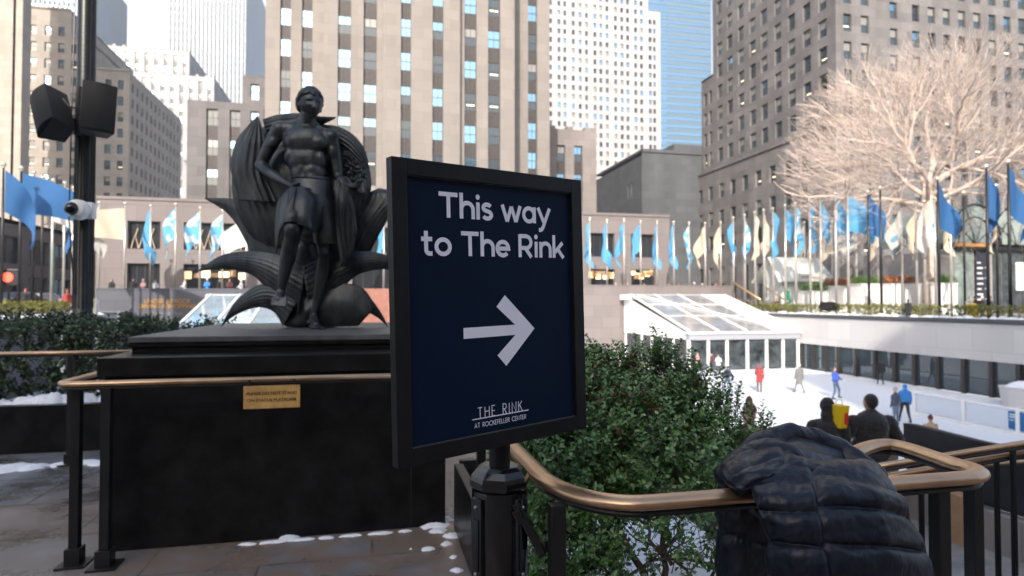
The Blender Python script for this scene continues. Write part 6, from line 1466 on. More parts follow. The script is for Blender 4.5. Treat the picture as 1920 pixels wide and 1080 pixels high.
# promenade lanterns and small things
def street_lamp(px, Y, label):
    x = xat(px, Y); t = empty('street_lamp', (x, Y, 0.15), 0, label, 'street lamp'); H_ = zat(px, 478, Y=Y)-0.15
    mb = MB(); mb.lathe([(0.14, 0), (0.09, 0.5), (0.06, H_)], seg=10); mb.tube([(-0.45, 0, H_-0.15), (0, 0, H_-0.3), (0.45, 0, H_-0.15)], 0.03, 6); mb.build('post', M_black, t, smooth=True)
    for s_ in (-1, 1): mb = MB(); mb.ball((s_*0.45, 0, H_+0.08), (0.26, 0.26, 0.24)); mb.build('globe', mat('opal_globe', (0.85, 0.83, 0.78), 0.3), t, smooth=True)
street_lamp(1629, 50, 'twin-globe street lamp behind the dark flagpoles')
for px, Y, lab in ((1300, 59.6, 'brass stair rail on the left side of the terrace steps'),):
    pass
for (a, b, lab) in (((1373, 528), (1426, 562), 'left brass stair rail on the steps down from the far terrace'), ((1434, 538), (1478, 566), 'right brass stair rail on the steps down from the far terrace')):
    p, q = at(*a, d=62), at(*b, d=58); t = empty('stair_rail', p, 0, lab, 'railing'); mb = MB(); mb.tube([Vector((0, 0, 0)), (q-p)*0.5, q-p], 0.09, 8); mb.build('rail', mat('bright_brass', (0.62, 0.42, 0.2), 0.35, 0.7), t, smooth=True)
    for k in range(4): mb = MB(); c = (q-p)*(0.08+0.28*k); mb.box(c.x-0.03, c.y-0.03, c.z-1.0, c.x+0.03, c.y+0.03, c.z); mb.build('baluster', M_black, t)
t = empty('terrace_steps', (xat(1400, 57), 57, 0), 0, 'stone steps going down from the far terrace beside the pavilion', 'steps')
mb = MB()
for k in range(9): mb.box(-0.2, -4.5+k*0.5+0.0, -0.1, 5.5, 1.45, (k+1)*0.19)
mb.build('treads', S_pier, t)
t = empty('floodlight', at(1555, 575, X=35.4), 0, 'black floodlight box on the hedge above the white rink wall', 'light')
mb = MB(); mb.box(-0.35, -0.75, -0.25, 0.35, 0.75, 0.3, 0, Matrix.Rotation(R(20), 4, 'Y')); mb.tube([(0.1, 0, -0.5), (0.1, 0, -0.2)], 0.05, 6); mb.build('housing', M_black, t, bevel=0.03)
t = empty('board_sign', (*at(197, 625, Y=11.0).xy, 0.0), 0, 'white blank sign boards standing beyond the left hedge behind the lamp post', 'sign')
zb_a, zb_b = zat(200, 625, Y=11), zat(200, 590, Y=11)
mb = MB(); mb.box(-0.85, 0.1, zb_a, -0.45, 0.14, zb_b+0.03); mb.build('board', mat('grey_white_board', (0.34, 0.38, 0.44), 0.5), t, bevel=0.005); mb = MB(); mb.box(-0.10, 0, zb_a, 0.17, 0.04, zb_b); mb.build('board', mat('grey_white_board', (0.34, 0.38, 0.44), 0.5), t, bevel=0.005)
mb = MB(); mb.box(0.17, -0.01, 0, 0.20, 0.05, zb_b+0.05); mb.box(-0.13, -0.01, 0, -0.105, 0.05, zb_b); mb.box(-0.66, 0.1, 0, -0.62, 0.14, zb_a); mb.build('legs', M_wframe, t)
pp = at(183, 560, Y=10.7); mb = MB(); mb.tube([(pp.x-t.location.x, -0.3, pp.z), (pp.x-t.location.x-0.07, -0.3, 0.2)], 0.025, 8); mb.build('white_pole', M_wframe, t)
# traffic light and vehicles in the side street
x_ = xat(16, 44); t = empty('traffic_light', (x_, 44, 0.6), 0, 'street signal glowing red between the left flagpoles', 'traffic light'); zt_ = zat(16, 520, Y=44)-0.6
mb = MB(); mb.lathe([(0.08, 0), (0.06, zt_-0.4)], seg=8); mb.build('post', M_black, t); mb = MB(); mb.box(-0.5, -0.12, zt_-0.5, 0.55, 0.14, zt_+0.5); mb.build('housing', M_black, t, bevel=0.03)
mb = MB(); mb.lathe([(0.30, -0.16), (0.26, -0.124)], (0, 0, zt_+0.0), 16, axis='Y'); mb.build('red_lamp', mat('red_signal', (0.8, 0.05, 0.03), 0.4, emit=(1, 0.06, 0.03), estr=2.0), t)
def car(x, y, z, rz, col, label):
    t = empty('parked_car', (x, y, z), rz, label, 'car', 'cars in the side street on the left'); m = mat('car_paint_'+label.split()[0], col, 0.25, 0.2, coat=0.6)
    pr = [(-2.2, 0.35), (-2.2, 0.85), (-1.9, 0.98), (-1.35, 1.02), (-0.75, 1.45), (0.75, 1.47), (1.4, 1.05), (2.0, 0.95), (2.25, 0.75), (2.25, 0.35)]
    mb = MB(); n = len(pr); vs = []
    for yy, k in ((-0.88, 1.0), (-0.80, 1.0), (0.80, 1.0), (0.88, 1.0)):
        for (a, b) in pr:
            s_ = 0.86 if b > 1.1 else 1.0; vs.append((a, yy*s_ if abs(yy) > 0.85 else yy*s_, b if abs(yy) < 0.85 else b-0.03))
    fs = [tuple(range(n)), tuple(range(4*n-1, 3*n-1, -1))]
    for r_ in range(3):
        for i in range(n): j = (i+1) % n; fs.append((r_*n+i, (r_+1)*n+i, (r_+1)*n+j, r_*n+j))
    mb.add(vs, fs); mb.build('body', m, t, bevel=0.03)
    mb = MB()
    for s_ in (-1, 1): mb.add([(-0.7, s_*0.77, 1.38), (0.7, s_*0.77, 1.39), (1.15, s_*0.84, 1.06), (-1.15, s_*0.84, 1.05)], [(0, 1, 2, 3) if s_ > 0 else (3, 2, 1, 0)])
    mb.add([(1.42, -0.7, 1.07), (1.42, 0.7, 1.07), (0.80, 0.62, 1.45), (0.80, -0.62, 1.45)], [(0, 1, 2, 3)]); mb.build('windows', M_glassD, t)
    for a in (-1.35, 1.4):
        for s_ in (-1, 1): mb = MB(); mb.lathe([(0.20, -0.11), (0.33, -0.11), (0.33, 0.11), (0.20, 0.11)], (a, s_*0.80, 0.33), 16, axis='Y'); mb.build('wheel', M_sframe, t)
    for s_ in (-1, 1): mb = MB(); mb.box(2.2, s_*0.62-0.14, 0.62, 2.27, s_*0.62+0.14, 0.76); mb.build('headlight', M_white, t)
for (px, Y, c, lab) in ((30, 52, (0.01, 0.01, 0.012), 'black parked car half hidden by the leftmost flagpoles'), (75, 58, (0.30, 0.30, 0.31), 'silver parked car behind the hedge at the far left'), (118, 64, (0.012, 0.02, 0.06), 'navy parked car just left of the lamp post')):
    car(xat(px, Y), Y, 0.75, R(80), c, lab)
# ================================================================== people
SKIN = mat('skin', (0.42, 0.24, 0.16), 0.55); SKIN2 = mat('skin_deep', (0.20, 0.10, 0.06), 0.55)
def cloth(name, c, v=0.2): return mat('cloth_'+name, c, 0.85, var=v, vscale=6, sheen=0.2, bump=0.25, bscale=18)
CL = {'black': (0.010, 0.010, 0.012), 'navy': (0.014, 0.022, 0.05), 'red': (0.30, 0.04, 0.04), 'grey': (0.16, 0.16, 0.15), 'white': (0.62, 0.61, 0.60), 'blue': (0.03, 0.22, 0.62), 'tan': (0.34, 0.24, 0.15), 'green': (0.06, 0.11, 0.08),
      'pink': (0.55, 0.30, 0.30), 'jeans': (0.05, 0.08, 0.15), 'maroon': (0.09, 0.02, 0.02), 'brown': (0.10, 0.055, 0.035), 'royal': (0.03, 0.08, 0.40)}
def person(loc, face, height, coat, legs, hat, label, pose='stand', clen=0.45, arms='down', voxel=0.022, group=None, hatm=None, skin=SKIN, lean=0.0, wide=1.0):
    """face: compass angle the figure looks towards (0 = towards the viewer, +90 = to the right)"""
    rz = -YAW+R(face); t = empty('person', loc, rz, label, 'person', group); k = height/1.75; M_ = Matrix.Scale(k, 4)
    def V(x, y, z): 
        return Vector((x+lean*max(0, z-0.9), y, z))
    if pose == 'stride': f = [(0.11, -0.30, 0.05, 0.10, -0.16, 0.50), (-0.10, 0.32, 0.09, -0.10, 0.10, 0.48)]
    elif pose == 'skate': f = [(0.38, 0.05, 0.06, 0.24, -0.06, 0.50), (-0.26, 0.0, 0.03, -0.18, -0.08, 0.50)]
    else: f = [(0.10, 0.0, 0.03, 0.10, 0.0, 0.48), (-0.10, 0.02, 0.03, -0.10, 0.0, 0.48)]
    b = MB()
    for s_, (fx, fy, fz, kx, ky, kz) in zip((1, -1), f):
        b.cap(V(s_*0.095, 0, 0.90), V(kx, ky, kz), 0.095, 0.062, seg=8); b.cap(V(kx, ky, kz), V(fx, fy, fz+0.06), 0.062, 0.042, seg=8); b.cap(V(fx, fy+0.03, fz+0.02), V(fx, fy-0.16, fz+0.012), 0.045, 0.036, seg=8)
    b.ball(V(0, 0.01, 0.95), (0.165, 0.115, 0.12), nu=10, nv=8); b.ball(V(0, 0.005, 1.2), (0.16, 0.10, 0.2), nu=10, nv=8)
    b.cap(V(0, 0, 1.38), V(0, -0.01, 1.52), 0.055, 0.05, seg=8)
    b.ball(V(0, -0.015, 1.635), (0.075, 0.092, 0.112), nu=12, nv=9); b.ball(V(0, -0.04, 1.58), (0.052, 0.055, 0.06), nu=8, nv=6); b.ball(V(0, -0.105, 1.615), (0.013, 0.018, 0.02), nu=6, nv=5)
    for s_ in (-1, 1): b.ball(V(s_*0.075, 0, 1.625), (0.012, 0.02, 0.03), nu=6, nv=5)
    if arms == 'front': A = [((0.23, -0.05, 1.14), (0.13, -0.30, 1.12)), ((-0.23, -0.05, 1.14), (-0.13, -0.30, 1.12))]
    elif arms == 'out': A = [((0.40, 0.0, 1.22), (0.58, -0.10, 1.16)), ((-0.36, 0.0, 1.18), (-0.52, -0.12, 1.02))]
    elif arms == 'elbows': A = [((0.36, -0.04, 1.16), (0.24, -0.26, 1.08)), ((-0.36, -0.04, 1.16), (-0.24, -0.26, 1.08))]
    elif arms == 'swing': A = [((0.25, -0.12, 1.15), (0.23, -0.32, 1.04)), ((-0.26, 0.12, 1.13), (-0.27, 0.2, 0.90))]
    else: A = [((0.245, 0.02, 1.13), (0.25, -0.05, 0.88)), ((-0.245, 0.02, 1.13), (-0.25, -0.05, 0.88))]
    for s_, (e, h) in zip((1, -1), A):
        hv = Vector(h); ev = Vector(e); d = (hv-ev).normalized()
        b.cap(V(s_*0.19, 0, 1.40), V(*e), 0.05, 0.042, seg=8); b.cap(V(*e), V(*h), 0.042, 0.03, seg=8); q = hv+d*0.05; b.ball(V(*q), (0.032, 0.034, 0.042), nu=8, nv=6)
        if voxel < 0.02:
            for i in range(4): b.cap(V(*(q+Vector((-0.024+0.016*i, 0, 0)))), V(*(q+d*0.075+Vector((-0.027+0.018*i, 0, -0.01)))), 0.010, 0.008, seg=6)
            b.cap(V(*q), V(*(q+Vector((-s_*0.045, -0.02, 0.01)))), 0.011, 0.009, seg=6)
    b.v = [tuple(M_ @ Vector(v)) for v in b.v]
    lm = cloth(legs, CL[legs]) if legs in CL else cloth('black', CL['black'])
    o = remesh(b, 'body', [skin, lm, M_sframe], t, voxel*k, 2, 0.5); me = o.data
    cz = [p.center.z/k for p in me.polygons]; me.polygons.foreach_set('material_index', [2 if z < 0.10 else (1 if z < 1.0 else 0) for z in cz]); me.update()
    # coat: a garment over trunk and arms
    cm = cloth(coat, CL[coat]); c = MB(); zb = 0.95-clen
    c.cap(V(0, 0.0, 1.35), V(0, 0, 1.05), 0.165*wide, 0.150*wide, seg=14)
    for s_ in (-1, 1): c.ball(V(s_*0.15*wide, 0, 1.38), (0.095*wide, 0.085, 0.085), nu=10, nv=8)
    n = 3 if clen > 0.1 else 2
    for s_ in (-1, 1): c.cap(V(s_*0.055, 0, 1.05), V(s_*0.085, 0.0, zb+0.12), 0.135*wide, 0.13*wide, seg=12)
    c.ball(V(0, 0, zb+0.16), (0.19*wide, 0.135*wide, 0.15), nu=12, nv=8)
    c.cap(V(0, 0, 1.42), V(0, 0.005, 1.50), 0.085, 0.075, seg=10)
    for s_, (e, h) in zip((1, -1), A): c.cap(V(s_*0.185*wide, 0, 1.39), V(*e), 0.080*wide, 0.068*wide, seg=10); c.cap(V(*e), V(*h), 0.068*wide, 0.050*wide, seg=10)
    if hat == 'hood': c.ball(V(0, 0.06, 1.50), (0.13, 0.10, 0.08), nu=10, nv=8)
    c.v = [tuple(M_ @ Vector(v)) for v in c.v]; remesh(c, 'coat', cm, t, voxel*k, 3, 0.5, disp=(lambda p, n_: p+n_*(0.016*noise.noise(p*7)+0.010*noise.noise(Vector((p.x*16, p.y*16, p.z*30))))))
    hc_ = MB(); hm = cloth(hatm or 'black', CL.get(hatm or 'black', (0.02, 0.02, 0.02)))
    if hat == 'beanie': hc_.ball(V(0, 0.0, 1.69), (0.092, 0.105, 0.10), nu=12, nv=8); hc_.ball(V(0, 0.01, 1.80), (0.035, 0.035, 0.035), nu=8, nv=6); hc_.ball(V(0, 0.0, 1.665), (0.097, 0.110, 0.03), nu=12, nv=6)
    elif hat == 'tall': hc_.ball(V(0, 0.0, 1.70), (0.096, 0.108, 0.11), nu=12, nv=8); hc_.ball(V(0, 0.02, 1.82), (0.05, 0.055, 0.08), nu=8, nv=6); hc_.ball(V(0, 0.03, 1.60), (0.10, 0.07, 0.12), nu=8, nv=6)
    elif hat == 'hair': hc_.ball(V(0, 0.018, 1.655), (0.080, 0.088, 0.100), nu=12, nv=8)
    elif hat == 'long': hc_.ball(V(0, 0.03, 1.66), (0.095, 0.095, 0.11), nu=12, nv=8); hc_.ball(V(0, 0.06, 1.53), (0.085, 0.06, 0.14), nu=8, nv=6)
    else: hc_.ball(V(0, 0.03, 1.65), (0.100, 0.098, 0.12), nu=12, nv=8)
    hc_.v = [tuple(M_ @ Vector(v)) for v in hc_.v]; remesh(hc_, 'hair' if hat in ('hair', 'long') else 'hat', hm if hat != 'hood' else cm, t, min(voxel, 0.014 if voxel < 0.02 else 0.02)*k, 2, 0.5, disp=(lambda p, n_: p+n_*0.008*noise.noise(p*22)) if voxel < 0.02 else None)
    return t
def on(px, py, Z): p = at(px, py, Z=Z); return (p.x, p.y, Z)
gi = 'skaters on the ice'
person(on(1364, 738, -4), 205, 1.68, 'navy', 'jeans', 'hair', 'skater in a navy jacket gliding away just right of the bush', 'stride', 0.0, 'swing', group=gi)
person(on(1424, 735, -4), 150, 1.68, 'red', 'brown', 'long', 'skater in a red coat in front of the pavilion', 'stand', 0.35, 'swing', group=gi, hatm='red')
person(on(1499, 737, -4), 190, 1.75, 'grey', 'grey', 'beanie', 'skater in a long grey coat and white hat', 'stride', 0.42, 'down', group=gi, hatm='white')
person(on(1567, 748, -4), 30, 1.78, 'royal', 'jeans', 'hair', 'skater with legs apart in a blue and white top', 'skate', 0.0, 'front', group=gi, lean=-0.12)
person(on(1651, 722, -4), 160, 1.72, 'black', 'black', 'hair', 'dark figure skating by the glazed arcade', 'stride', 0.1, 'down', group=gi)
person(on(1697, 793, -4), 170, 1.75, 'blue', 'black', 'hood', 'person in a bright blue jacket walking on the ice', 'stride', 0.05, 'down', group=gi, hatm='black')
person(on(1680, 797, -4), 200, 1.66, 'navy', 'jeans', 'beanie', 'person in a navy jacket and grey hat beside the bright blue jacket', 'stand', 0.1, 'down', group=gi, hatm='grey')
p = on(1746, 868, -4); person(p, 180, 1.60, 'tan', 'jeans', 'beanie', 'fur-hooded person in a dark cap just showing above the tarpaulin barrier', 'stand', 0.2, 'down', group=gi, hatm='maroon')
def land(px, d): p = at(px, 900, d=d); return (p.x, p.y, -1.5)
person(land(1553, 8.0), 150, 1.74, 'black', 'black', 'long', 'woman seen from behind in a long black hooded coat at the parapet', 'stand', 0.55, 'front', voxel=0.016, wide=0.95)
person(land(1634, 8.0), 180, 1.80, 'black', 'jeans', 'hair', 'broad man seen from behind in a black jacket and jeans at the parapet', 'stand', 0.02, 'elbows', voxel=0.016, wide=1.22)
person(land(1407, 8.1), 5, 1.62, 'maroon', 'black', 'tall', 'smiling person facing the viewer in a dark knitted hat beyond the bush', 'stand', 0.2, 'front', voxel=0.014, hatm='brown')
t = empty('shopping_bag', (*at(1574, 800, d=7.9).xy, at(1574, 802, d=7.9).z), 0.1, 'bright yellow bag with a red mark held beside the woman at the parapet', 'bag')
hb = 0.66*0.52
mb = MB(); mb.add([(-0.05, -0.07, 0), (0.05, -0.07, 0), (0.05, 0.07, 0), (-0.05, 0.07, 0), (-0.085, -0.09, 0.30), (0.085, -0.09, 0.29), (0.085, 0.09, 0.29), (-0.085, 0.09, 0.30)], [(0, 3, 2, 1), (4, 5, 6, 7), (0, 1, 5, 4), (1, 2, 6, 5), (2, 3, 7, 6), (3, 0, 4, 7)]); mb.build('bag', mat('yellow_plastic', (0.72, 0.50, 0.01), 0.4), t, bevel=0.01)
mb = MB(); mb.box(0.0, -0.092, 0.06, 0.05, -0.074, 0.2); mb.build('red_mark', mat('red_print', (0.6, 0.03, 0.02), 0.5), t)
mb = MB(); mb.tube([(-0.08, 0, 0.28), (-0.04, 0, 0.36), (0.04, 0, 0.36), (0.06, 0, 0.28)], 0.008, 6); mb.build('handle', M_wframe, t)
gt = 'people along the wall of the far terrace'
for (px, coat, hat, hm, face, lab) in ((209, 'black', 'hood', 'black', 0, 'person in black with a dark hat alone at the left end of the terrace wall'), (249, 'black', 'tall', 'black', 40, 'person in black with a tall hat beside two pale coats on the terrace'), (268, 'pink', 'beanie', 'white', -20, 'person in a pale pink coat and white hat on the far terrace'),
        (291, 'white', 'hair', 'tan', 60, 'person in a white coat over the letters of the far wall'), (346, 'white', 'long', 'tan', -60, 'fair-haired person in white between the letters and the glass roof'), (388, 'blue', 'beanie', 'white', 0, 'person in a light blue coat just right of the shop pier'), (411, 'black', 'hair', 'black', 90, 'person in black under the lower bronze leaf tip'),
        (430, 'maroon', 'hair', 'brown', 30, 'person in dark red under the left bronze leaves'), (452, 'white', 'beanie', 'white', -90, 'person in white stooping behind the lowest bronze leaf'), (1155, 'white', 'hood', 'white', 0, 'person in a white hooded coat just right of the navy sign'), (1177, 'tan', 'hair', 'tan', 0, 'person in tan second to the right of the navy sign'),
        (1207, 'brown', 'long', 'black', 50, 'person in brown in front of the right lit shop window'), (1230, 'black', 'hair', 'maroon', -40, 'person in black by the end of the low store building'), (1254, 'green', 'hair', 'tan', 10, 'person in dark green on the far terrace'), (1273, 'red', 'beanie', 'red', -20, 'person in red with a red hat on the far terrace'),
        (1302, 'navy', 'beanie', 'white', 70, 'person in navy with a white hat above the pavilion ridge'), (1317, 'brown', 'beanie', 'white', 0, 'person in brown with a white hat above the pavilion ridge'), (1342, 'red', 'long', 'red', -50, 'person in a bright red jacket near the end of the terrace wall'), (1352, 'navy', 'hair', 'black', 0, 'last person in navy at the right end of the terrace wall')):
    y = 59.0+random.random()*0.6; person((xat(px, y), y, FARZ), face, random.uniform(1.66, 1.8), coat, 'black', hat, lab, 'stand', 0.2, random.choice(('down', 'front')), voxel=0.03, group=gt, hatm=hm)
p = at(1703, 590, d=41); person((p.x, p.y, 0.14), 180, 1.55, 'black', 'black', 'hair', 'dark-clad person at the hedge in front of the white planters', 'stand', 0.3, 'down', voxel=0.028)
for (px, d, coat, hm, lab) in ((1818, 40, 'grey', 'grey', 'person in grey standing left of the group by the arched shop'), (1829, 41, 'maroon', 'brown', 'person in dark red in the group by the arched shop'), (1842, 40.5, 'black', 'white', 'person in black with a white hat in the group by the arched shop'), (1857, 42, 'navy', 'black', 'person in navy at the right of the group by the arched shop'), (1457, 58, 'brown', 'tan', 'person in brown walking beside the white kiosk')):
    p = at(px, 590, d=d); person((p.x, p.y, 0.14), random.uniform(0, 360), 1.72, coat, 'black', 'beanie', lab, 'stand', 0.2, 'front', voxel=0.03, hatm=hm)
for (px, py, coat, lab) in ((1308, 692, 'pink', 'person in pink at the left corner of the pavilion front'), (1334, 694, 'maroon', 'person in dark red before the second pavilion pane'), (1347, 697, 'white', 'person in white sitting low before the pavilion')):
    person(on(px, py+4, -4), random.uniform(-60, 60), 1.45, coat, 'black', 'hair', lab, 'stand', 0.2, 'front', voxel=0.03, hatm='tan')
for (px, Y, coat, lab) in ((48, 47, 'black', 'person in black on the left promenade by the leftmost flagpoles'), (126, 49, 'red', 'person with a red hat on the left promenade beside the lamp post')):
    person((xat(px, Y), Y, 0.6), 20, 1.75, coat, 'black', 'beanie', lab, 'stand', 0.2, 'down', voxel=0.03, hatm='red')
t = empty('yellow_bag', (*at(1822, 590, d=38.5).xy, 0.5), 0, 'yellow bag in front of the group by the arched shop', 'bag')
mb = MB(); mb.add([(-0.38, -0.15, 0), (0.38, -0.15, 0), (0.38, 0.15, 0), (-0.38, 0.15, 0), (-0.28, -0.1, 0.9), (0.28, -0.1, 0.9), (0.28, 0.1, 0.9), (-0.28, 0.1, 0.9)], [(0, 3, 2, 1), (4, 5, 6, 7), (0, 1, 5, 4), (1, 2, 6, 5), (2, 3, 7, 6), (3, 0, 4, 7)]); mb.build('bag', MC['yellow_plastic'], t, bevel=0.05)
# ================================================================== the puffer coat on the rail
coat = empty('puffer_coat', at(1540, 900, d=1.7), 0, 'dark navy quilted puffer coat thrown over the bronze handrail', 'coat')
CO = coat.location.copy()
def nylon():
    m = mat('navy_nylon', (0.022, 0.027, 0.040), 0.42, spec=0.32, sheen=0.0); n = m.node_tree.nodes; l = m.node_tree.links; p = n['Principled BSDF']
    tc = n.new('ShaderNodeTexCoord'); w = n.new('ShaderNodeTexNoise'); w.inputs['Scale'].default_value = 17; w.inputs['Detail'].default_value = 3; w.inputs['Distortion'].default_value = 0.3
    mp = n.new('ShaderNodeMapping'); mp.inputs['Scale'].default_value = (1.0, 1.0, 0.45); l.new(tc.outputs['Object'], mp.inputs[0]); l.new(mp.outputs[0], w.inputs['Vector'])
    b = n.new('ShaderNodeBump'); b.inputs['Strength'].default_value = 0.8; b.inputs['Distance'].default_value = 0.012; l.new(w.outputs['Fac'], b.inputs['Height']); l.new(b.outputs[0], p.inputs['Normal'])
    n2 = n.new('ShaderNodeTexNoise'); n2.inputs['Scale'].default_value = 5; n2.inputs['Detail'].default_value = 3; l.new(tc.outputs['Object'], n2.inputs['Vector'])
    r = n.new('ShaderNodeValToRGB'); e = r.color_ramp.elements; e[0].position = 0.35; e[0].color = (0.004, 0.007, 0.016, 1); e[1].position = 0.7; e[1].color = (0.010, 0.012, 0.021, 1)
    l.new(n2.outputs['Fac'], r.inputs[0]); l.new(r.outputs[0], p.inputs['Base Color']); return m
M_nyl = nylon()
def puff(rowsP, name, seams, useams=(), amp=0.022, NU=90, NV=90, seed=0, wr=0.006, flip=1, slant=0.0):
    P = np.array([[tuple(Vector(p)-CO) for p in r] for r in rowsP])
    def interp(A, t):
        x = t*(len(A)-1); i = min(int(x), len(A)-2); f = x-i
        p0 = A[max(i-1, 0)]; p1 = A[i]; p2 = A[i+1]; p3 = A[min(i+2, len(A)-1)]
        return 0.5*((2*p1)+(-p0+p2)*f+(2*p0-5*p1+4*p2-p3)*f*f+(-p0+3*p1-3*p2+p3)*f**3)
    G = np.array([interp(P, v/(NV-1)) for v in range(NV)]); G = np.array([[interp(G[v], u/(NU-1)) for u in range(NU)] for v in range(NV)])
    N = np.cross(np.gradient(G, axis=1), np.gradient(G, axis=0)); N /= (np.linalg.norm(N, axis=2, keepdims=True)+1e-9); N *= flip
    sv = [0]+list(seams)+[1]; su = [0]+list(useams)+[1]
    for v in range(NV):
        for u in range(NU):
            U = u/(NU-1); Vv = v/(NV-1); q = noise.noise(Vector((U*3+seed, Vv*3, seed)))
            vv = min(1, max(0, Vv+slant*(U-0.5)+0.02*q+(0.035 if (useams and U > useams[0]) else 0)*(1 if 0.1 < Vv < 0.95 else 0))); k = max(i for i in range(len(sv)-1) if sv[i] <= vv+1e-9); k = min(k, len(sv)-2)
            a = (vv-sv[k])/(sv[k+1]-sv[k]); uu = min(1, max(0, U+0.02*noise.noise(Vector((Vv*4, seed, 1))))); k2 = min(max(i for i in range(len(su)-1) if su[i] <= uu+1e-9), len(su)-2); c = (uu-su[k2])/(su[k2+1]-su[k2])
            e1 = 1-math.exp(-min(a, 1-a)/0.13); e2 = 1-math.exp(-min(c, 1-c)/0.05); h = e1*e2*(0.8+0.35*q)
            near = 1-h
            w_ = 1.6*noise.noise(Vector((U*4.5+seed, Vv*5.5+2*seed, 3)))+noise.noise(Vector((U*26+seed, Vv*7+seed, 0)))*0.7*near+noise.noise(Vector((U*9, Vv*11, seed+4)))*0.8+noise.noise(Vector((U*20+Vv*14, Vv*20-U*9, seed+9)))*0.35
            G[v, u] += N[v, u]*(amp*h+wr*w_)
    mb = MB(); fs = []
    for v in range(NV-1):
        for u in range(NU-1): a = v*NU+u; fs.append((a, a+NU, a+NU+1, a+1) if flip > 0 else (a, a+1, a+NU+1, a+NU))
    T = NU*NV; back = (G-N*0.012).reshape(-1, 3)
    fs2 = [tuple(T+i for i in reversed(f)) for f in fs]
    rim = []
    for v in range(NV-1):
        a = v*NU; rim.append((a, T+a, T+a+NU, a+NU)); a = v*NU+NU-1; rim.append((a, a+NU, T+a+NU, T+a))
    for u in range(NU-1): rim.append((u, u+1, T+u+1, T+u)); a = (NV-1)*NU+u; rim.append((a, T+a, T+a+1, a+1))
    mb.add([tuple(p) for p in G.reshape(-1, 3)]+[tuple(p) for p in back], fs+fs2+rim); return mb.build(name, M_nyl, coat, smooth=True)
def A_(px, py, d): return at(px, py, d=d)
puff([[A_(1430, 915, 1.74), A_(1480, 900, 1.78), A_(1545, 895, 1.82), A_(1610, 898, 1.86), A_(1655, 915, 1.88)],
      [A_(1408, 900, 1.60), A_(1468, 880, 1.62), A_(1545, 876, 1.66), A_(1612, 873, 1.70), A_(1664, 898, 1.74)],
      [A_(1412, 928, 1.51), A_(1475, 922, 1.50), A_(1550, 915, 1.52), A_(1628, 915, 1.55), A_(1686, 930, 1.62)],
      [A_(1425, 965, 1.49), A_(1485, 962, 1.45), A_(1560, 955, 1.47), A_(1645, 952, 1.51), A_(1704, 960, 1.59)],
      [A_(1438, 1010, 1.50), A_(1495, 1010, 1.44), A_(1570, 1008, 1.45), A_(1660, 1005, 1.49), A_(1726, 1008, 1.57)],
      [A_(1440, 1060, 1.50), A_(1500, 1062, 1.43), A_(1580, 1062, 1.44), A_(1675, 1062, 1.48), A_(1746, 1062, 1.56)],
      [A_(1442, 1150, 1.49), A_(1505, 1155, 1.43), A_(1590, 1155, 1.44), A_(1690, 1155, 1.48), A_(1768, 1155, 1.56)]],
     'coat_front', (0.30, 0.52, 0.74, 0.93), (0.42,), 0.021, 130, 140, 3, 0.0055, flip=-1, slant=-0.13)
puff([[A_(1352, 925, 1.98), A_(1405, 905, 2.02), A_(1480, 885, 2.04), A_(1560, 885, 2.02), A_(1622, 895, 1.98)],
      [A_(1353, 878, 1.88), A_(1400, 840, 1.92), A_(1478, 818, 1.94), A_(1555, 838, 1.94), A_(1612, 872, 1.90)],
      [A_(1352, 885, 1.76), A_(1398, 852, 1.76), A_(1465, 836, 1.78), A_(1535, 852, 1.82), A_(1590, 880, 1.84)],
      [A_(1362, 908, 1.62), A_(1402, 888, 1.60), A_(1465, 868, 1.62), A_(1530, 872, 1.66), A_(1580, 885, 1.72)],
      [A_(1388, 925, 1.56), A_(1415, 912, 1.55), A_(1465, 898, 1.56), A_(1530, 892, 1.60), A_(1585, 892, 1.66)]],
     'coat_shoulder', (0.36, 0.70), (0.52,), 0.020, 100, 80, 8, 0.006, flip=-1, slant=0.05)
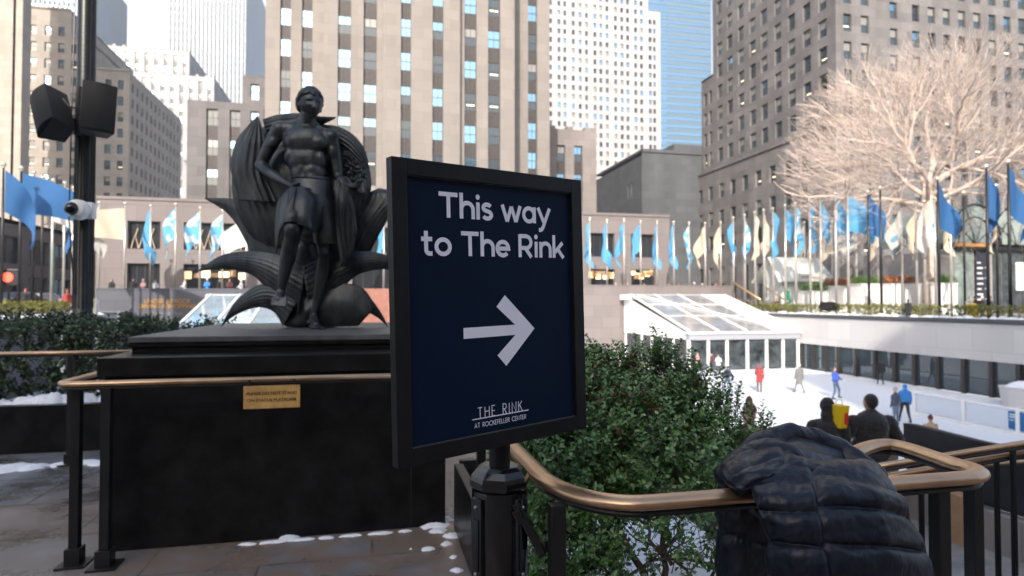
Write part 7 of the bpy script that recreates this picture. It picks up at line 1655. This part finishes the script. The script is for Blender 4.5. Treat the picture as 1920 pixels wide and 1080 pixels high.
puff([[A_(1400, 900, 1.78), A_(1420, 905, 1.78), A_(1445, 915, 1.78), A_(1480, 930, 1.80)],
      [A_(1350, 915, 1.80), A_(1375, 920, 1.73), A_(1410, 935, 1.72), A_(1460, 950, 1.78)],
      [A_(1346, 960, 1.80), A_(1372, 965, 1.72), A_(1408, 975, 1.71), A_(1455, 990, 1.77)],
      [A_(1345, 1020, 1.80), A_(1368, 1025, 1.73), A_(1402, 1035, 1.72), A_(1450, 1050, 1.77)],
      [A_(1347, 1090, 1.80), A_(1365, 1095, 1.74), A_(1390, 1100, 1.73), A_(1440, 1110, 1.77)]],
     'sleeve', (0.33, 0.66), (), 0.022, 60, 80, 14, 0.005, flip=-1)
b = MB()
pts = [A_(1392, 868, 1.84), A_(1430, 835, 1.86), A_(1480, 816, 1.90), A_(1530, 826, 1.92), A_(1572, 848, 1.92), A_(1606, 872, 1.88), A_(1640, 892, 1.84)]
for i in range(len(pts)-1): b.cap(pts[i]-CO, pts[i+1]-CO, 0.040+0.004*math.sin(i*2), 0.042+0.004*math.cos(i*2), seg=14)
pts = [A_(1365, 890, 1.76), A_(1400, 862, 1.76), A_(1440, 850, 1.76), A_(1480, 856, 1.72)]
for i in range(len(pts)-1): b.cap(pts[i]-CO, pts[i+1]-CO, 0.040, 0.042, seg=14)
remesh(b, 'hood', M_nyl, coat, 0.006, 4, 0.5, disp=lambda p, n: p+n*(0.008*noise.noise(p*16)+0.002*noise.noise(p*40+Vector((3, 1, 2)))-0.006*math.exp(-(math.sin(p.x*22+p.z*6)/0.15)**2)))
# ================================================================== air
mb = MB(); mb.box(-1450, -450, -5.2, 1450, 1750, 190)
hz = mb.build('haze', [], None); hm = bpy.data.materials.new('haze_air'); hm.use_nodes = True; n = hm.node_tree.nodes
for x in list(n):
    if x.type == 'BSDF_PRINCIPLED': n.remove(x)
pv = n.new('ShaderNodeVolumePrincipled'); pv.inputs['Color'].default_value = (0.90, 0.94, 1.0, 1); pv.inputs['Density'].default_value = 0.00045; pv.inputs['Anisotropy'].default_value = 0.2
hm.node_tree.links.new(pv.outputs[0], n['Material Output'].inputs['Volume']); hz.data.materials.append(hm); hz['kind'] = 'stuff'
